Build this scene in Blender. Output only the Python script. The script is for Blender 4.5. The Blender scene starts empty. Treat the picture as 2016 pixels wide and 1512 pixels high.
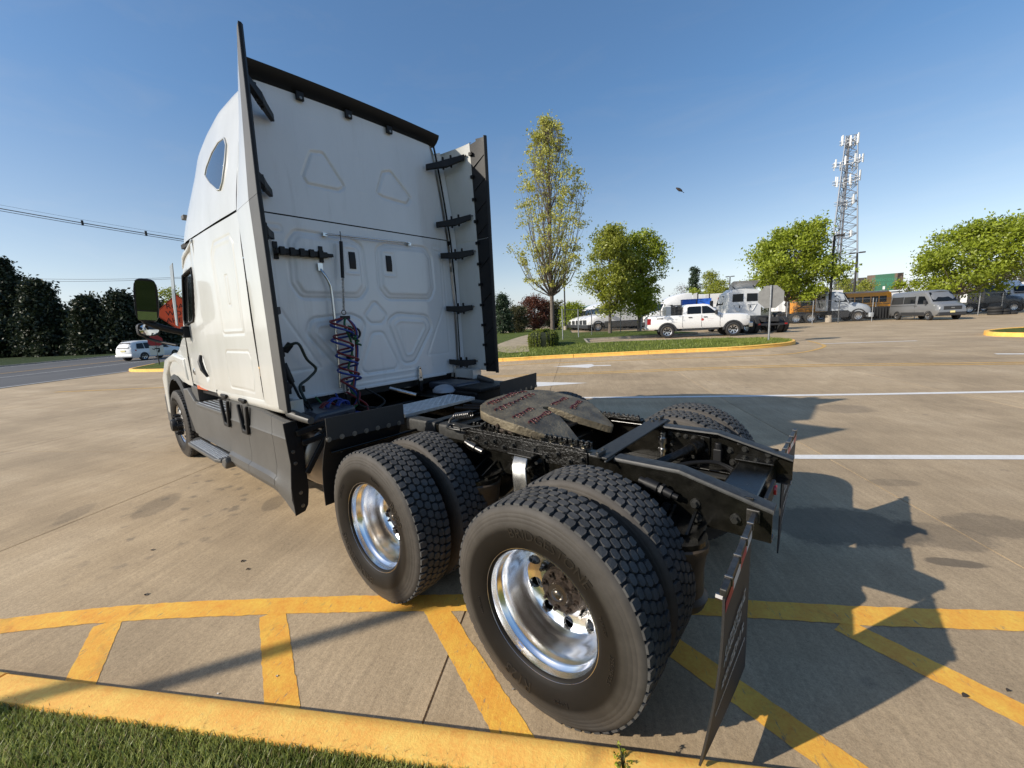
import bpy, bmesh, math, random
from mathutils import Vector, Matrix, geometry
sin, cos, pi, R = math.sin, math.cos, math.pi, math.radians
rnd = random.Random(7)
SC = bpy.context.scene
COL = SC.collection
# ------------------------------------------------------------------ camera
CAM = Vector((-0.97637, 2.44319, 1.77310)); YAW, PITCH, ROLL, FPX = -0.870565, -0.155598, -0.0486412, 790.677
IW, IH = 2016.0, 1512.0
_f = Vector((cos(YAW)*cos(PITCH), sin(YAW)*cos(PITCH), sin(PITCH)))
_r0 = Vector((sin(YAW), -cos(YAW), 0)); _u0 = _r0.cross(_f)
_r = cos(ROLL)*_r0 + sin(ROLL)*_u0; _u = -sin(ROLL)*_r0 + cos(ROLL)*_u0
cd = bpy.data.cameras.new('camera'); cam = bpy.data.objects.new('camera', cd); COL.objects.link(cam)
cd.sensor_width = 36; cd.lens = FPX/IW*36; cd.clip_start = .02; cd.clip_end = 4000
cam.matrix_world = Matrix(((_r.x, _u.x, -_f.x, CAM.x), (_r.y, _u.y, -_f.y, CAM.y), (_r.z, _u.z, -_f.z, CAM.z), (0, 0, 0, 1)))
SC.camera = cam
# ------------------------------------------------------------------ sky, sun, exposure
SUN_AZ, SUN_EL = R(61.3), R(28.8)            # direction towards the sun, ccw from +X
w = bpy.data.worlds.new('World'); SC.world = w; w.use_nodes = True
nt = w.node_tree; bg = nt.nodes['Background']; bg.inputs[1].default_value = .108
sky = nt.nodes.new('ShaderNodeTexSky'); sky.sky_type = 'NISHITA'; sky.sun_disc = False
sky.sun_elevation = SUN_EL; sky.sun_rotation = pi/2-SUN_AZ; sky.air_density = 1.0; sky.dust_density = .8; sky.ozone_density = 1.6; sky.altitude = 50
tc = nt.nodes.new('ShaderNodeTexCoord'); mp = nt.nodes.new('ShaderNodeMapping'); mp.inputs['Scale'].default_value = (1.5, 4.0, 11); mp.inputs['Rotation'].default_value = (0, .12, R(35))
nz = nt.nodes.new('ShaderNodeTexNoise'); nz.inputs['Scale'].default_value = 1.6; nz.inputs['Detail'].default_value = 7; nz.inputs['Roughness'].default_value = .62; nz.inputs['Distortion'].default_value = .6
cr = nt.nodes.new('ShaderNodeValToRGB'); cr.color_ramp.elements[0].position = .50; cr.color_ramp.elements[1].position = .86; cr.color_ramp.elements[1].color = (.13, .13, .13, 1)
bw = nt.nodes.new('ShaderNodeRGBToBW'); mul = nt.nodes.new('ShaderNodeMath'); mul.operation = 'MULTIPLY'; mul.inputs[1].default_value = 1.5
mx = nt.nodes.new('ShaderNodeMix'); mx.data_type = 'RGBA'
L = nt.links.new
L(tc.outputs['Generated'], mp.inputs[0]); L(mp.outputs[0], nz.inputs['Vector']); L(nz.outputs[0], cr.inputs[0])
hs = nt.nodes.new('ShaderNodeHueSaturation'); hs.inputs['Saturation'].default_value = 1.22; L(sky.outputs[0], hs.inputs['Color'])
L(sky.outputs[0], bw.inputs[0]); L(bw.outputs[0], mul.inputs[0])
L(cr.outputs[0], mx.inputs[0]); L(hs.outputs[0], mx.inputs[6]); L(mul.outputs[0], mx.inputs[7]); sp = nt.nodes.new('ShaderNodeSeparateXYZ'); L(tc.outputs['Generated'], sp.inputs[0])
hz = nt.nodes.new('ShaderNodeValToRGB'); e_ = hz.color_ramp.elements; e_[0].position = 0; e_[0].color = (.72, .72, .72, 1); e_[1].position = .42; e_[1].color = (0, 0, 0, 1); q_ = e_.new(.12); q_.color = (.40, .40, .40, 1); L(sp.outputs['Z'], hz.inputs[0])     # pale haze low over the horizon, the same all round
m3 = nt.nodes.new('ShaderNodeVectorMath'); m3.operation = 'SCALE'; m3.inputs[3].default_value = 1.0; cc = nt.nodes.new('ShaderNodeCombineColor'); mm = nt.nodes.new('ShaderNodeMath'); mm.operation = 'MULTIPLY'; mm.inputs[1].default_value = 1.12; L(bw.outputs[0], mm.inputs[0])
mr_, mb_ = nt.nodes.new('ShaderNodeMath'), nt.nodes.new('ShaderNodeMath'); mr_.operation = mb_.operation = 'MULTIPLY'; mr_.inputs[1].default_value = .97; mb_.inputs[1].default_value = 1.06; L(mm.outputs[0], mr_.inputs[0]); L(mm.outputs[0], mb_.inputs[0]); L(mr_.outputs[0], cc.inputs[0]); L(mm.outputs[0], cc.inputs[1]); L(mb_.outputs[0], cc.inputs[2])
mx2 = nt.nodes.new('ShaderNodeMix'); mx2.data_type = 'RGBA'; L(hz.outputs[0], mx2.inputs[0]); L(mx.outputs[2], mx2.inputs[6]); L(cc.outputs[0], mx2.inputs[7]); ad_ = nt.nodes.new('ShaderNodeVectorMath'); ad_.operation = 'MULTIPLY_ADD'; ad_.inputs[1].default_value = (.93, .93, .93); ad_.inputs[2].default_value = (.25, .42, .74); L(mx2.outputs[2], ad_.inputs[0]); L(ad_.outputs[0], bg.inputs[0])
sd = bpy.data.lights.new('sun', 'SUN'); sun = bpy.data.objects.new('sun', sd); COL.objects.link(sun)
sd.energy = 4.4; sd.angle = R(.53); sd.color = (1.0, .92, .80)
sun.rotation_euler = Vector((-cos(SUN_AZ)*cos(SUN_EL), -sin(SUN_AZ)*cos(SUN_EL), -sin(SUN_EL))).to_track_quat('-Z', 'Y').to_euler()
sun.location = (10, 20, 30)
SC.view_settings.view_transform = 'Standard'; SC.view_settings.look = 'None'; SC.view_settings.gamma = 1
SC.view_settings.use_curve_mapping = False; SC.view_settings.exposure = .38
SC.render.engine = 'CYCLES'; SC.cycles.max_bounces = 8; SC.cycles.use_denoising = True
# ------------------------------------------------------------------ places
def ss(a, b, v):
    t = min(1, max(0, (v-a)/(b-a))); return t*t*(3-2*t)
def H(x, y):                                    # the lot rises a little to the right, falls a little to the road
    return .25*ss(6, 18, -y)*(1-ss(15, 40, x)) - .12*ss(26, 46, -y)*(1-ss(15, 40, x)) - .22*ss(20, 45, x)
def ray(px, py): return _f + _r*((px-IW/2)/FPX) - _u*((py-IH/2)/FPX)
def at(px, py, depth): return CAM + ray(px, py)*depth
def gnd(px, py, off=0.0):
    d = ray(px, py); z = 0; P = CAM
    for _ in range(60):
        P = CAM + d*((z+off-CAM.z)/d.z); z = .5*z+.5*H(P.x, P.y)
    return P
def depth_of(P): return (Vector(P)-CAM).dot(_f)
UA = R(30.5); UD = Vector((cos(UA), sin(UA), 0)); VD = Vector((-sin(UA), cos(UA), 0))
def uv(u, v, off=0.0):
    P = UD*u+VD*v; return Vector((P.x, P.y, H(P.x, P.y)+off))
# ------------------------------------------------------------------ materials
MT = {}
def mat(name, col, rough=.5, metal=0.0, var=0.0, vs=6.0, bump=0.0, bs=60.0, coat=0.0, spec=.5, col2=None, det=5, trans=0.0, emit=None, rvar=0.0, world=False):
    if name in MT: return MT[name]
    m = bpy.data.materials.new(name); m.use_nodes = True; MT[name] = m
    n = m.node_tree; b = n.nodes['Principled BSDF']; l = n.links.new
    c = tuple(col)+(1,)
    b.inputs['Base Color'].default_value = c; b.inputs['Roughness'].default_value = rough; b.inputs['Metallic'].default_value = metal
    b.inputs['Coat Weight'].default_value = coat; b.inputs['Coat Roughness'].default_value = .06; b.inputs['Specular IOR Level'].default_value = spec
    b.inputs['Transmission Weight'].default_value = trans
    if emit: b.inputs['Emission Color'].default_value = tuple(emit[:3])+(1,); b.inputs['Emission Strength'].default_value = emit[3]
    if var or bump or rvar:
        t = n.nodes.new('ShaderNodeTexCoord'); src = t.outputs['Object']
        if world: src = n.nodes.new('ShaderNodeNewGeometry').outputs['Position']
    if var or rvar:
        z = n.nodes.new('ShaderNodeTexNoise'); z.inputs['Scale'].default_value = vs; z.inputs['Detail'].default_value = det; z.inputs['Roughness'].default_value = .62
        l(src, z.inputs['Vector'])
        if var:
            q = n.nodes.new('ShaderNodeValToRGB'); c2 = tuple(col2) if col2 else tuple(max(0, k*(1-var)) for k in col)
            c1 = tuple(col) if col2 else tuple(min(1, k*(1+var*.6)) for k in col)
            q.color_ramp.elements[0].position = .36; q.color_ramp.elements[1].position = .66
            q.color_ramp.elements[0].color = c2+(1,); q.color_ramp.elements[1].color = c1+(1,)
            l(z.outputs[0], q.inputs[0]); l(q.outputs[0], b.inputs['Base Color'])
        if rvar:
            mr = n.nodes.new('ShaderNodeMapRange'); mr.inputs[3].default_value = max(.02, rough-rvar); mr.inputs[4].default_value = min(1, rough+rvar)
            l(z.outputs[0], mr.inputs[0]); l(mr.outputs[0], b.inputs['Roughness'])
    if bump:
        z = n.nodes.new('ShaderNodeTexNoise'); z.inputs['Scale'].default_value = bs; z.inputs['Detail'].default_value = 4; l(src, z.inputs['Vector'])
        k = n.nodes.new('ShaderNodeBump'); k.inputs['Strength'].default_value = bump; k.inputs['Distance'].default_value = .02
        l(z.outputs[0], k.inputs['Height']); l(k.outputs[0], b.inputs['Normal'])
    return m
def nodes(name):                                # an empty principled material for hand-made graphs
    m = bpy.data.materials.new(name); m.use_nodes = True; MT[name] = m
    return m, m.node_tree, m.node_tree.nodes['Principled BSDF'], m.node_tree.links.new
def nnoise(n, vec, scale, detail=5, rough=.6, dist=0.0, stretch=None, rot=0.0):
    if stretch:
        k = n.nodes.new('ShaderNodeMapping'); k.vector_type = 'TEXTURE'; k.inputs['Scale'].default_value = tuple(1/q for q in stretch); k.inputs['Rotation'].default_value = (0, 0, rot)
        n.links.new(vec, k.inputs[0]); vec = k.outputs[0]
    z = n.nodes.new('ShaderNodeTexNoise'); z.inputs['Scale'].default_value = scale; z.inputs['Detail'].default_value = detail
    z.inputs['Roughness'].default_value = rough; z.inputs['Distortion'].default_value = dist; n.links.new(vec, z.inputs['Vector']); return z.outputs[0]
def nramp(n, fac, stops):
    q = n.nodes.new('ShaderNodeValToRGB'); e = q.color_ramp.elements
    while len(e) < len(stops): e.new(.5)
    for k, (p, c) in zip(e, stops): k.position = p; k.color = (c if len(c) == 4 else tuple(c)+(1,))
    n.links.new(fac, q.inputs[0]); return q.outputs[0]
def nmix(n, fac, a, b, mode='MIX'):
    k = n.nodes.new('ShaderNodeMix'); k.data_type = 'RGBA'; k.blend_type = mode
    for s, v in ((0, fac), (6, a), (7, b)):
        if isinstance(v, (int, float)): k.inputs[s].default_value = v
        elif isinstance(v, tuple): k.inputs[s].default_value = v if len(v) == 4 else v+(1,)
        else: n.links.new(v, k.inputs[s])
    return k.outputs[2]
def nbump(n, h, strength, dist, normal=None):
    k = n.nodes.new('ShaderNodeBump'); k.inputs['Strength'].default_value = strength; k.inputs['Distance'].default_value = dist
    n.links.new(h, k.inputs['Height'])
    if normal: n.links.new(normal, k.inputs['Normal'])
    return k.outputs[0]
# ------------------------------------------------------------------ mesh builder
class MB:
    def __init__(s): s.v = []; s.f = []
    def add(s, v, f):
        o = len(s.v); s.v += [tuple(p) for p in v]; s.f += [tuple(i+o for i in q) for q in f]; return s
    def box(s, c, d, rot=None):
        x, y, z = d[0]/2, d[1]/2, d[2]/2
        P = [Vector(p) for p in ((-x,-y,-z),(x,-y,-z),(x,y,-z),(-x,y,-z),(-x,-y,z),(x,-y,z),(x,y,z),(-x,y,z))]
        if rot is not None: P = [rot @ p for p in P]
        c = Vector(c)
        return s.add([p+c for p in P], [(3,2,1,0),(4,5,6,7),(0,1,5,4),(1,2,6,5),(2,3,7,6),(3,0,4,7)])
    def bx(s, x0, x1, y0, y1, z0, z1): return s.box(((x0+x1)/2, (y0+y1)/2, (z0+z1)/2), (abs(x1-x0), abs(y1-y0), abs(z1-z0)))
    def hexa(s, b, t):                            # four bottom points, four top points
        return s.add(list(b)+list(t), [(3,2,1,0),(4,5,6,7),(0,1,5,4),(1,2,6,5),(2,3,7,6),(3,0,4,7)])
    def bar(s, a, b, wd, ht, up=(0,0,1)):         # box beam from a to b
        a, b = Vector(a), Vector(b); d = (b-a); n = d.normalized(); sd = n.cross(Vector(up))
        if sd.length < 1e-4: sd = n.cross(Vector((1,0,0)))
        sd.normalize(); u = sd.cross(n)
        o = [(-sd*wd/2-u*ht/2), (sd*wd/2-u*ht/2), (sd*wd/2+u*ht/2), (-sd*wd/2+u*ht/2)]
        return s.hexa([a+k for k in o], [b+k for k in o])
    def cyl(s, a, b, r0, r1=None, n=12, caps=True):
        r1 = r0 if r1 is None else r1; a, b = Vector(a), Vector(b); q = (b-a).to_track_quat('Z', 'Y')
        A = [a+q @ Vector((r0*cos(2*pi*i/n), r0*sin(2*pi*i/n), 0)) for i in range(n)]; B = [b+q @ Vector((r1*cos(2*pi*i/n), r1*sin(2*pi*i/n), 0)) for i in range(n)]
        f = [(i, (i+1) % n, n+(i+1) % n, n+i) for i in range(n)]
        if caps: f += [tuple(range(n-1, -1, -1)), tuple(range(n, 2*n))]
        return s.add(A+B, f)
    def tube(s, pts, r, n=8, caps=True):
        P = [Vector(p) for p in pts]; m = len(P); rs = r if isinstance(r, (list, tuple)) else [r]*m
        t0 = (P[1]-P[0]).normalized(); nx = t0.orthogonal().normalized(); V = []
        for i in range(m):
            t = (P[min(i+1, m-1)]-P[max(i-1, 0)])
            t = t.normalized() if t.length > 1e-9 else t0
            nx = (nx-t*nx.dot(t)); nx = nx.normalized() if nx.length > 1e-6 else t.orthogonal().normalized(); by = t.cross(nx)
            V += [P[i]+(nx*cos(2*pi*k/n)+by*sin(2*pi*k/n))*rs[i] for k in range(n)]
        f = [(i*n+k, i*n+(k+1) % n, (i+1)*n+(k+1) % n, (i+1)*n+k) for i in range(m-1) for k in range(n)]
        if caps: f += [tuple(range(n-1, -1, -1)), tuple(range((m-1)*n, m*n))]
        return s.add(V, f)
    def lathe(s, prof, o=(0,0,0), ax='Y', n=32, closed=False):   # prof: (axial, radius)
        V = []; o = Vector(o)
        for a, r in prof:
            for i in range(n):
                c, k = r*cos(2*pi*i/n), r*sin(2*pi*i/n)
                V.append(o+Vector({'Y': (c, a, k), 'X': (a, c, k), 'Z': (c, k, a)}[ax]))
        m = len(prof); f = [(j*n+i, j*n+(i+1) % n, ((j+1) % m)*n+(i+1) % n, ((j+1) % m)*n+i) for j in range(m if closed else m-1) for i in range(n)]
        return s.add(V, f)
    def prism(s, poly, plane, d0, d1):            # polygon in 'xy','xz','yz' pushed from d0 to d1
        def P(a, b, d): return {'xy': (a, b, d), 'xz': (a, d, b), 'yz': (d, a, b)}[plane]
        n = len(poly); V = [P(a, b, d0) for a, b in poly]+[P(a, b, d1) for a, b in poly]
        return s.add(V, [tuple(range(n-1, -1, -1)), tuple(range(n, 2*n))]+[(i, (i+1) % n, n+(i+1) % n, n+i) for i in range(n)])
    def loft(s, rings, closed=True, caps=True):
        n = len(rings[0]); m = len(rings); V = [p for q in rings for p in q]; k = n if closed else n-1
        f = [(j*n+i, j*n+(i+1) % n, (j+1)*n+(i+1) % n, (j+1)*n+i) for j in range(m-1) for i in range(k)]
        if caps: f += [tuple(range(n-1, -1, -1)), tuple(range((m-1)*n, m*n))]
        return s.add(V, f)
    def grid(s, fn, nu, nv):
        V = [fn(i/nu, j/nv) for j in range(nv+1) for i in range(nu+1)]; k = nu+1
        return s.add(V, [(j*k+i, j*k+i+1, (j+1)*k+i+1, (j+1)*k+i) for j in range(nv) for i in range(nu)])
    def bolt(s, p, d, r=.012, h=.012):            # washer, hexagon head
        p, d = Vector(p), Vector(d).normalized(); s.cyl(p-d*.004, p+d*h*.25, r*1.45, n=12); return s.cyl(p, p+d*h, r, r*.92, n=6)
    def xf(s, M): s.v = [tuple(M @ Vector(p)) for p in s.v]; return s
    def mesh(s, name, material, smooth=None, fix=True):
        me = bpy.data.meshes.new(name); me.from_pydata(s.v, [], s.f)
        if fix:
            b = bmesh.new(); b.from_mesh(me); bmesh.ops.recalc_face_normals(b, faces=b.faces); b.to_mesh(me); b.free()
        if smooth is not None:
            me.shade_smooth()
            if smooth < 179: me.set_sharp_from_angle(angle=R(smooth))
        if material: me.materials.append(material)
        return me
    def build(s, name, material, parent=None, smooth=None, bevel=0.0, fix=True, seg=2):
        return link(name, s.mesh(name, material, smooth, fix), parent, bevel, seg)
def link(name, me, parent=None, bevel=0.0, seg=2):
    o = bpy.data.objects.new(name, me); COL.objects.link(o)
    if parent: o.parent = parent
    if bevel:
        k = o.modifiers.new('bevel', 'BEVEL'); k.width = bevel; k.segments = seg; k.limit_method = 'ANGLE'; k.angle_limit = R(35); k.harden_normals = False
    return o
def empty(name, loc=(0,0,0), rz=0.0, label=None, cat=None, group=None):
    o = bpy.data.objects.new(name, None); COL.objects.link(o); o.location = loc; o.rotation_euler = (0, 0, rz); o.empty_display_size = .2
    if label: tag(o, label, cat, group)
    return o
def tag(o, label=None, cat=None, group=None, kind=None):
    for k, v in (('label', label), ('category', cat), ('group', group), ('kind', kind)):
        if v: o[k] = v
    return o
def copy_tree(o, parent=None):
    c = o.copy(); COL.objects.link(c); c.parent = parent
    for ch in list(o.children): copy_tree(ch, c)
    return c
def lerp(a, b, t): return a+(b-a)*t
def interp(tab, x):                               # piecewise linear rows (x, a, b, ...)
    if x <= tab[0][0]: return tab[0][1:]
    for p, q in zip(tab, tab[1:]):
        if x <= q[0]:
            t = (x-p[0])/(q[0]-p[0]); return tuple(lerp(a, b, t) for a, b in zip(p[1:], q[1:]))
    return tab[-1][1:]
def text_geo(txt, size, ext=.002, res=2, align='CENTER'):
    c = bpy.data.curves.new('lettering', 'FONT'); c.body = txt; c.size = size; c.extrude = ext; c.resolution_u = res; c.align_x = align; c.align_y = 'CENTER'
    o = bpy.data.objects.new('lettering', c); COL.objects.link(o); dg = bpy.context.evaluated_depsgraph_get(); dg.update()
    me = o.evaluated_get(dg).to_mesh(); v = [p.co.copy() for p in me.vertices]; f = [tuple(q.vertices) for q in me.polygons]
    o.evaluated_get(dg).to_mesh_clear(); bpy.data.objects.remove(o); bpy.data.curves.remove(c)
    return v, f
def sheet(name, pts, off, material, parent=None, step=1.5, kind=None):     # polygon laid on the terrain, cut fine enough to follow it
    P = [Vector((p[0], p[1])) for p in pts]; n = len(P)
    x0, x1 = min(p.x for p in P), max(p.x for p in P); y0, y1 = min(p.y for p in P), max(p.y for p in P)
    def inside(q):
        c = False
        for i in range(n):
            a, b = P[i], P[i-1]
            if (a.y > q.y) != (b.y > q.y) and q.x < (b.x-a.x)*(q.y-a.y)/(b.y-a.y)+a.x: c = not c
        return c
    V = []; E = []
    for i in range(n):
        a, b = P[i], P[(i+1) % n]; k = max(1, int((b-a).length/step))
        V += [a.lerp(b, j/k) for j in range(k)]
    m = len(V); E = [(i, (i+1) % m) for i in range(m)]
    y = y0+step/2
    while y < y1:
        x = x0+step/2
        while x < x1:
            q = Vector((x+.01*sin(y*9), y+.01*cos(x*7)))
            if inside(q): V.append(q)
            x += step
        y += step
    r = geometry.delaunay_2d_cdt(V, E, [], 1, 1e-4)
    me = bpy.data.meshes.new(name); me.from_pydata([(p.x, p.y, H(p.x, p.y)+off) for p in r[0]], [], [tuple(q) for q in r[2]])
    b = bmesh.new(); b.from_mesh(me); bmesh.ops.recalc_face_normals(b, faces=b.faces)
    if b.faces and sum(q.normal.z*q.calc_area() for q in b.faces) < 0: bmesh.ops.reverse_faces(b, faces=b.faces)
    b.to_mesh(me); b.free(); me.materials.append(material)
    o = link(name, me, parent)
    if kind: o['kind'] = kind
    return o
def strip(name, pts, wd, off, material, parent=None, step=.6, rag=0.0):       # painted line
    P = [Vector((p[0], p[1])) for p in pts]; Q = []
    for a, b in zip(P, P[1:]):
        k = max(1, int((b-a).length/step)); Q += [a.lerp(b, j/k) for j in range(k)]
    Q.append(P[-1]); V = []
    for i, q in enumerate(Q):
        t = (Q[min(i+1, len(Q)-1)]-Q[max(i-1, 0)]).normalized(); nn = Vector((-t.y, t.x))*wd/2
        for c in (q+nn*(1+rnd.uniform(-rag, rag)), q-nn*(1+rnd.uniform(-rag, rag))): V.append((c.x, c.y, H(c.x, c.y)+off))
    f = [(2*i, 2*i+1, 2*i+3, 2*i+2) for i in range(len(Q)-1)]
    m = MB(); m.add(V, f); me = m.mesh(name, material, fix=False)
    if me.polygons and me.polygons[0].normal.z < 0: me.flip_normals()
    return link(name, me, parent)
# ================================================================== ground
STAINS = [(gnd(*p).x, gnd(*p).y, a, b_, r_, s_) for p, a, b_, r_, s_ in (((1650, 1035), .62, .36, R(30), .62), ((1850, 1055), .36, .22, R(30), .4), ((1960, 1035), .34, .22, R(30), .45), ((1880, 1108), .2, .06, R(25), .7), ((310, 995), .34, .18, R(-35), .4), ((540, 990), .2, .12, R(-35), .45), ((150, 1010), .3, .12, R(-30), .3), ((700, 1050), .2, .14, R(0), .3), ((1760, 950), .25, .1, R(30), .3), ((1660, 805), .5, .35, R(30), .35))]
def concrete(name, base, dark, light, brush=True):
    m, n, b, l = nodes(name)
    g = n.nodes.new('ShaderNodeNewGeometry').outputs['Position']
    a = nnoise(n, g, .55, 6, .6); c = nramp(n, a, [(.3, dark), (.5, base), (.72, light)])
    fine = nmix(n, .5, nnoise(n, g, 48, 6, .75), nnoise(n, g, 150, 3, .8)); c = nmix(n, .62, c, nramp(n, fine, [(.34, (.16,.155,.15)), (.5, (.5,.5,.5)), (.66, (.76,.76,.76))]), 'OVERLAY')
    brm = nnoise(n, g, 26, 5, .75, .1, (1, .05, 1), UA); c = nmix(n, .3, c, nramp(n, brm, [(.32, (.28,.275,.27)), (.68, (.66,.66,.66))]), 'OVERLAY')
    mid = nnoise(n, g, 5, 6, .7, .3, (1, .35, 1), UA); c = nmix(n, .35, c, nramp(n, mid, [(.3, (.33,.32,.31)), (.7, (.62,.62,.62))]), 'OVERLAY')
    st = nnoise(n, g, 1.5, 5, .6, .6); msk = nramp(n, st, [(.655, (0,0,0)), (.72, (1,1,1))])          # old drips of oil
    vo = n.nodes.new('ShaderNodeTexVoronoi'); vo.inputs['Scale'].default_value = 3.4; l(g, vo.inputs['Vector'])
    spot = nramp(n, vo.outputs['Distance'], [(.09, (1,1,1)), (.17, (0,0,0))]); region = nramp(n, nnoise(n, g, .5, 3), [(.5, (0,0,0)), (.62, (1,1,1))])
    spots = nmix(n, 1.0, spot, region, 'MULTIPLY')
    for cx, cy, ra, rb, rot_, st_ in STAINS:
        mpp = n.nodes.new('ShaderNodeMapping'); mpp.vector_type = 'TEXTURE'; mpp.inputs['Location'].default_value = (cx, cy, 0); mpp.inputs['Rotation'].default_value = (0, 0, rot_); mpp.inputs['Scale'].default_value = (ra, rb, 99); l(g, mpp.inputs[0])
        wob = n.nodes.new('ShaderNodeVectorMath'); wob.operation = 'LENGTH'; l(mpp.outputs[0], wob.inputs[0]); ad = n.nodes.new('ShaderNodeMath'); ad.operation = 'ADD'; l(wob.outputs['Value'], ad.inputs[0])
        sc_ = n.nodes.new('ShaderNodeMath'); sc_.operation = 'MULTIPLY_ADD'; sc_.inputs[1].default_value = .9; sc_.inputs[2].default_value = -.45; l(nnoise(n, g, 5, 6, .7), sc_.inputs[0]); l(sc_.outputs[0], ad.inputs[1])
        c = nmix(n, nramp(n, ad.outputs[0], [(.82, (st_,)*3), (1.0, (0, 0, 0))]), c, (.10, .082, .062))
    mpp = n.nodes.new('ShaderNodeMapping'); mpp.vector_type = 'TEXTURE'; mpp.inputs['Location'].default_value = (4.6, 1.15, 0); mpp.inputs['Rotation'].default_value = (0, 0, R(-42)); mpp.inputs['Scale'].default_value = (2.6, 1.0, 99); l(g, mpp.inputs[0]); wl = n.nodes.new('ShaderNodeVectorMath'); wl.operation = 'LENGTH'; l(mpp.outputs[0], wl.inputs[0]); drip = nramp(n, wl.outputs['Value'], [(.5, (1, 1, 1)), (1.15, (0, 0, 0))])
    vo2 = n.nodes.new('ShaderNodeTexVoronoi'); vo2.inputs['Scale'].default_value = 5.5; l(g, vo2.inputs['Vector']); dsp = nramp(n, nmix(n, .5, vo2.outputs['Distance'], nnoise(n, g, 11, 4)), [(.30, (1, 1, 1)), (.40, (0, 0, 0))]); c = nmix(n, nmix(n, 1.0, nmix(n, 1.0, drip, dsp, 'MULTIPLY'), (.55,)*3, 'MULTIPLY'), c, (.13, .11, .085))
    c = nmix(n, nmix(n, 1.0, msk, (.20,)*3, 'MULTIPLY'), c, (.14, .12, .095)); c = nmix(n, nmix(n, 1.0, spots, (.45,.45,.45), 'MULTIPLY'), c, (.075, .067, .06))
    oi = n.nodes.new('ShaderNodeObjectInfo').outputs['Random']; c = nmix(n, .5, c, nramp(n, oi, [(0, (.40,.40,.40)), (1, (.60,.595,.58))]), 'OVERLAY')
    trk = nnoise(n, g, 1.1, 5, .62, .5, (.12, 1, 1), R(22)); c = nmix(n, .30, c, nramp(n, trk, [(.35, (.30,.29,.28)), (.6, (.56,.56,.56))]), 'OVERLAY')
    l(c, b.inputs['Base Color']); b.inputs['Roughness'].default_value = .86; b.inputs['Specular IOR Level'].default_value = .3
    h = nmix(n, .5, nnoise(n, g, 160, 4, .7), nnoise(n, g, 34, 5, .7, 0, (1, .06, 1), UA))
    l(nbump(n, h, .55, .006), b.inputs['Normal'])
    return m
M_CON = concrete('broom finished concrete', (.41, .312, .198), (.33, .252, .16), (.48, .376, .25))
m, n, b, l = nodes('asphalt'); g = n.nodes.new('ShaderNodeNewGeometry').outputs['Position']
c = nramp(n, nnoise(n, g, .25, 5, .6, 0, (1, .3, 1), R(44)), [(.3, (.055,.056,.06)), (.7, (.095,.094,.093))]); c = nmix(n, .5, c, nramp(n, nnoise(n, g, 60, 5, .8), [(.3, (.3,.3,.3)), (.7, (.65,.65,.65))]), 'OVERLAY')
l(c, b.inputs['Base Color']); b.inputs['Roughness'].default_value = .85; M_ASP = m
def paint(name, col, wear):
    m, n, b, l = nodes(name); g = n.nodes.new('ShaderNodeNewGeometry').outputs['Position']
    c = nmix(n, .6, col, nramp(n, nnoise(n, g, 6, 7, .75), [(.3, (.27,.25,.22)), (.7, (.60,.60,.60))]), 'OVERLAY'); c = nmix(n, .5, c, nramp(n, nnoise(n, g, 60, 5, .8), [(.3, (.28,.26,.24)), (.6, (.54,.54,.54))]), 'OVERLAY')
    gr_ = nramp(n, nnoise(n, g, 2.3, 6, .7, .8), [(.58, (0, 0, 0)), (.74, (.5, .5, .5))]); c = nmix(n, gr_, c, (.22, .15, .06))
    wn = nramp(n, nnoise(n, g, 38, 7, .8, 0, (1, .25, 1), UA), [(wear-.06, (1,1,1)), (wear+.03, (0,0,0))]); c = nmix(n, wn, c, (.24, .195, .14))
    l(c, b.inputs['Base Color']); b.inputs['Roughness'].default_value = .7; b.inputs['Specular IOR Level'].default_value = .35
    h = nmix(n, .5, nnoise(n, g, 120, 4, .7), nnoise(n, g, 34, 5, .7, 0, (1, .06, 1), UA)); l(nbump(n, h, .55, .006), b.inputs['Normal']); return m
M_YEL = paint('yellow traffic paint', (.80, .47, .075), .385); M_YELK = paint('yellow kerb paint', (.88, .56, .135), .33); M_WHI = paint('white traffic paint', (.72, .71, .69), .3)
M_YEL2 = paint('worn yellow lane paint', (.62, .40, .12), .40)
def turf(name, a, c2):
    m, n, b, l = nodes(name); g = n.nodes.new('ShaderNodeNewGeometry').outputs['Position']
    c = nramp(n, nnoise(n, g, .6, 5, .65), [(.32, a), (.68, c2)]); c = nmix(n, .75, c, nramp(n, nnoise(n, g, 26, 5, .8), [(.3, (.2,.22,.15)), (.7, (.72,.72,.6))]), 'OVERLAY')
    l(c, b.inputs['Base Color']); b.inputs['Roughness'].default_value = .9; b.inputs['Specular IOR Level'].default_value = .15
    l(nbump(n, nnoise(n, g, 30, 5, .8), 1.0, .05), b.inputs['Normal']); return m
M_TURF = turf('mown turf', (.065, .092, .018), (.125, .15, .035)); M_TURFL = turf('dark roadside turf', (.02, .04, .012), (.04, .06, .02))  # second turf is a darker tone, for the grass across the road
M_PATH = mat('dry pale path', (.36, .29, .19), .95, var=.25, vs=2, bump=.3, bs=40)
M_CURB = mat('bare kerb concrete', (.40, .345, .275), .9, var=.25, vs=5, bump=.25, bs=90)
M_DIRT = mat('far ground', (.11, .105, .06), .95, var=.4, vs=.05, world=True)

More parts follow.
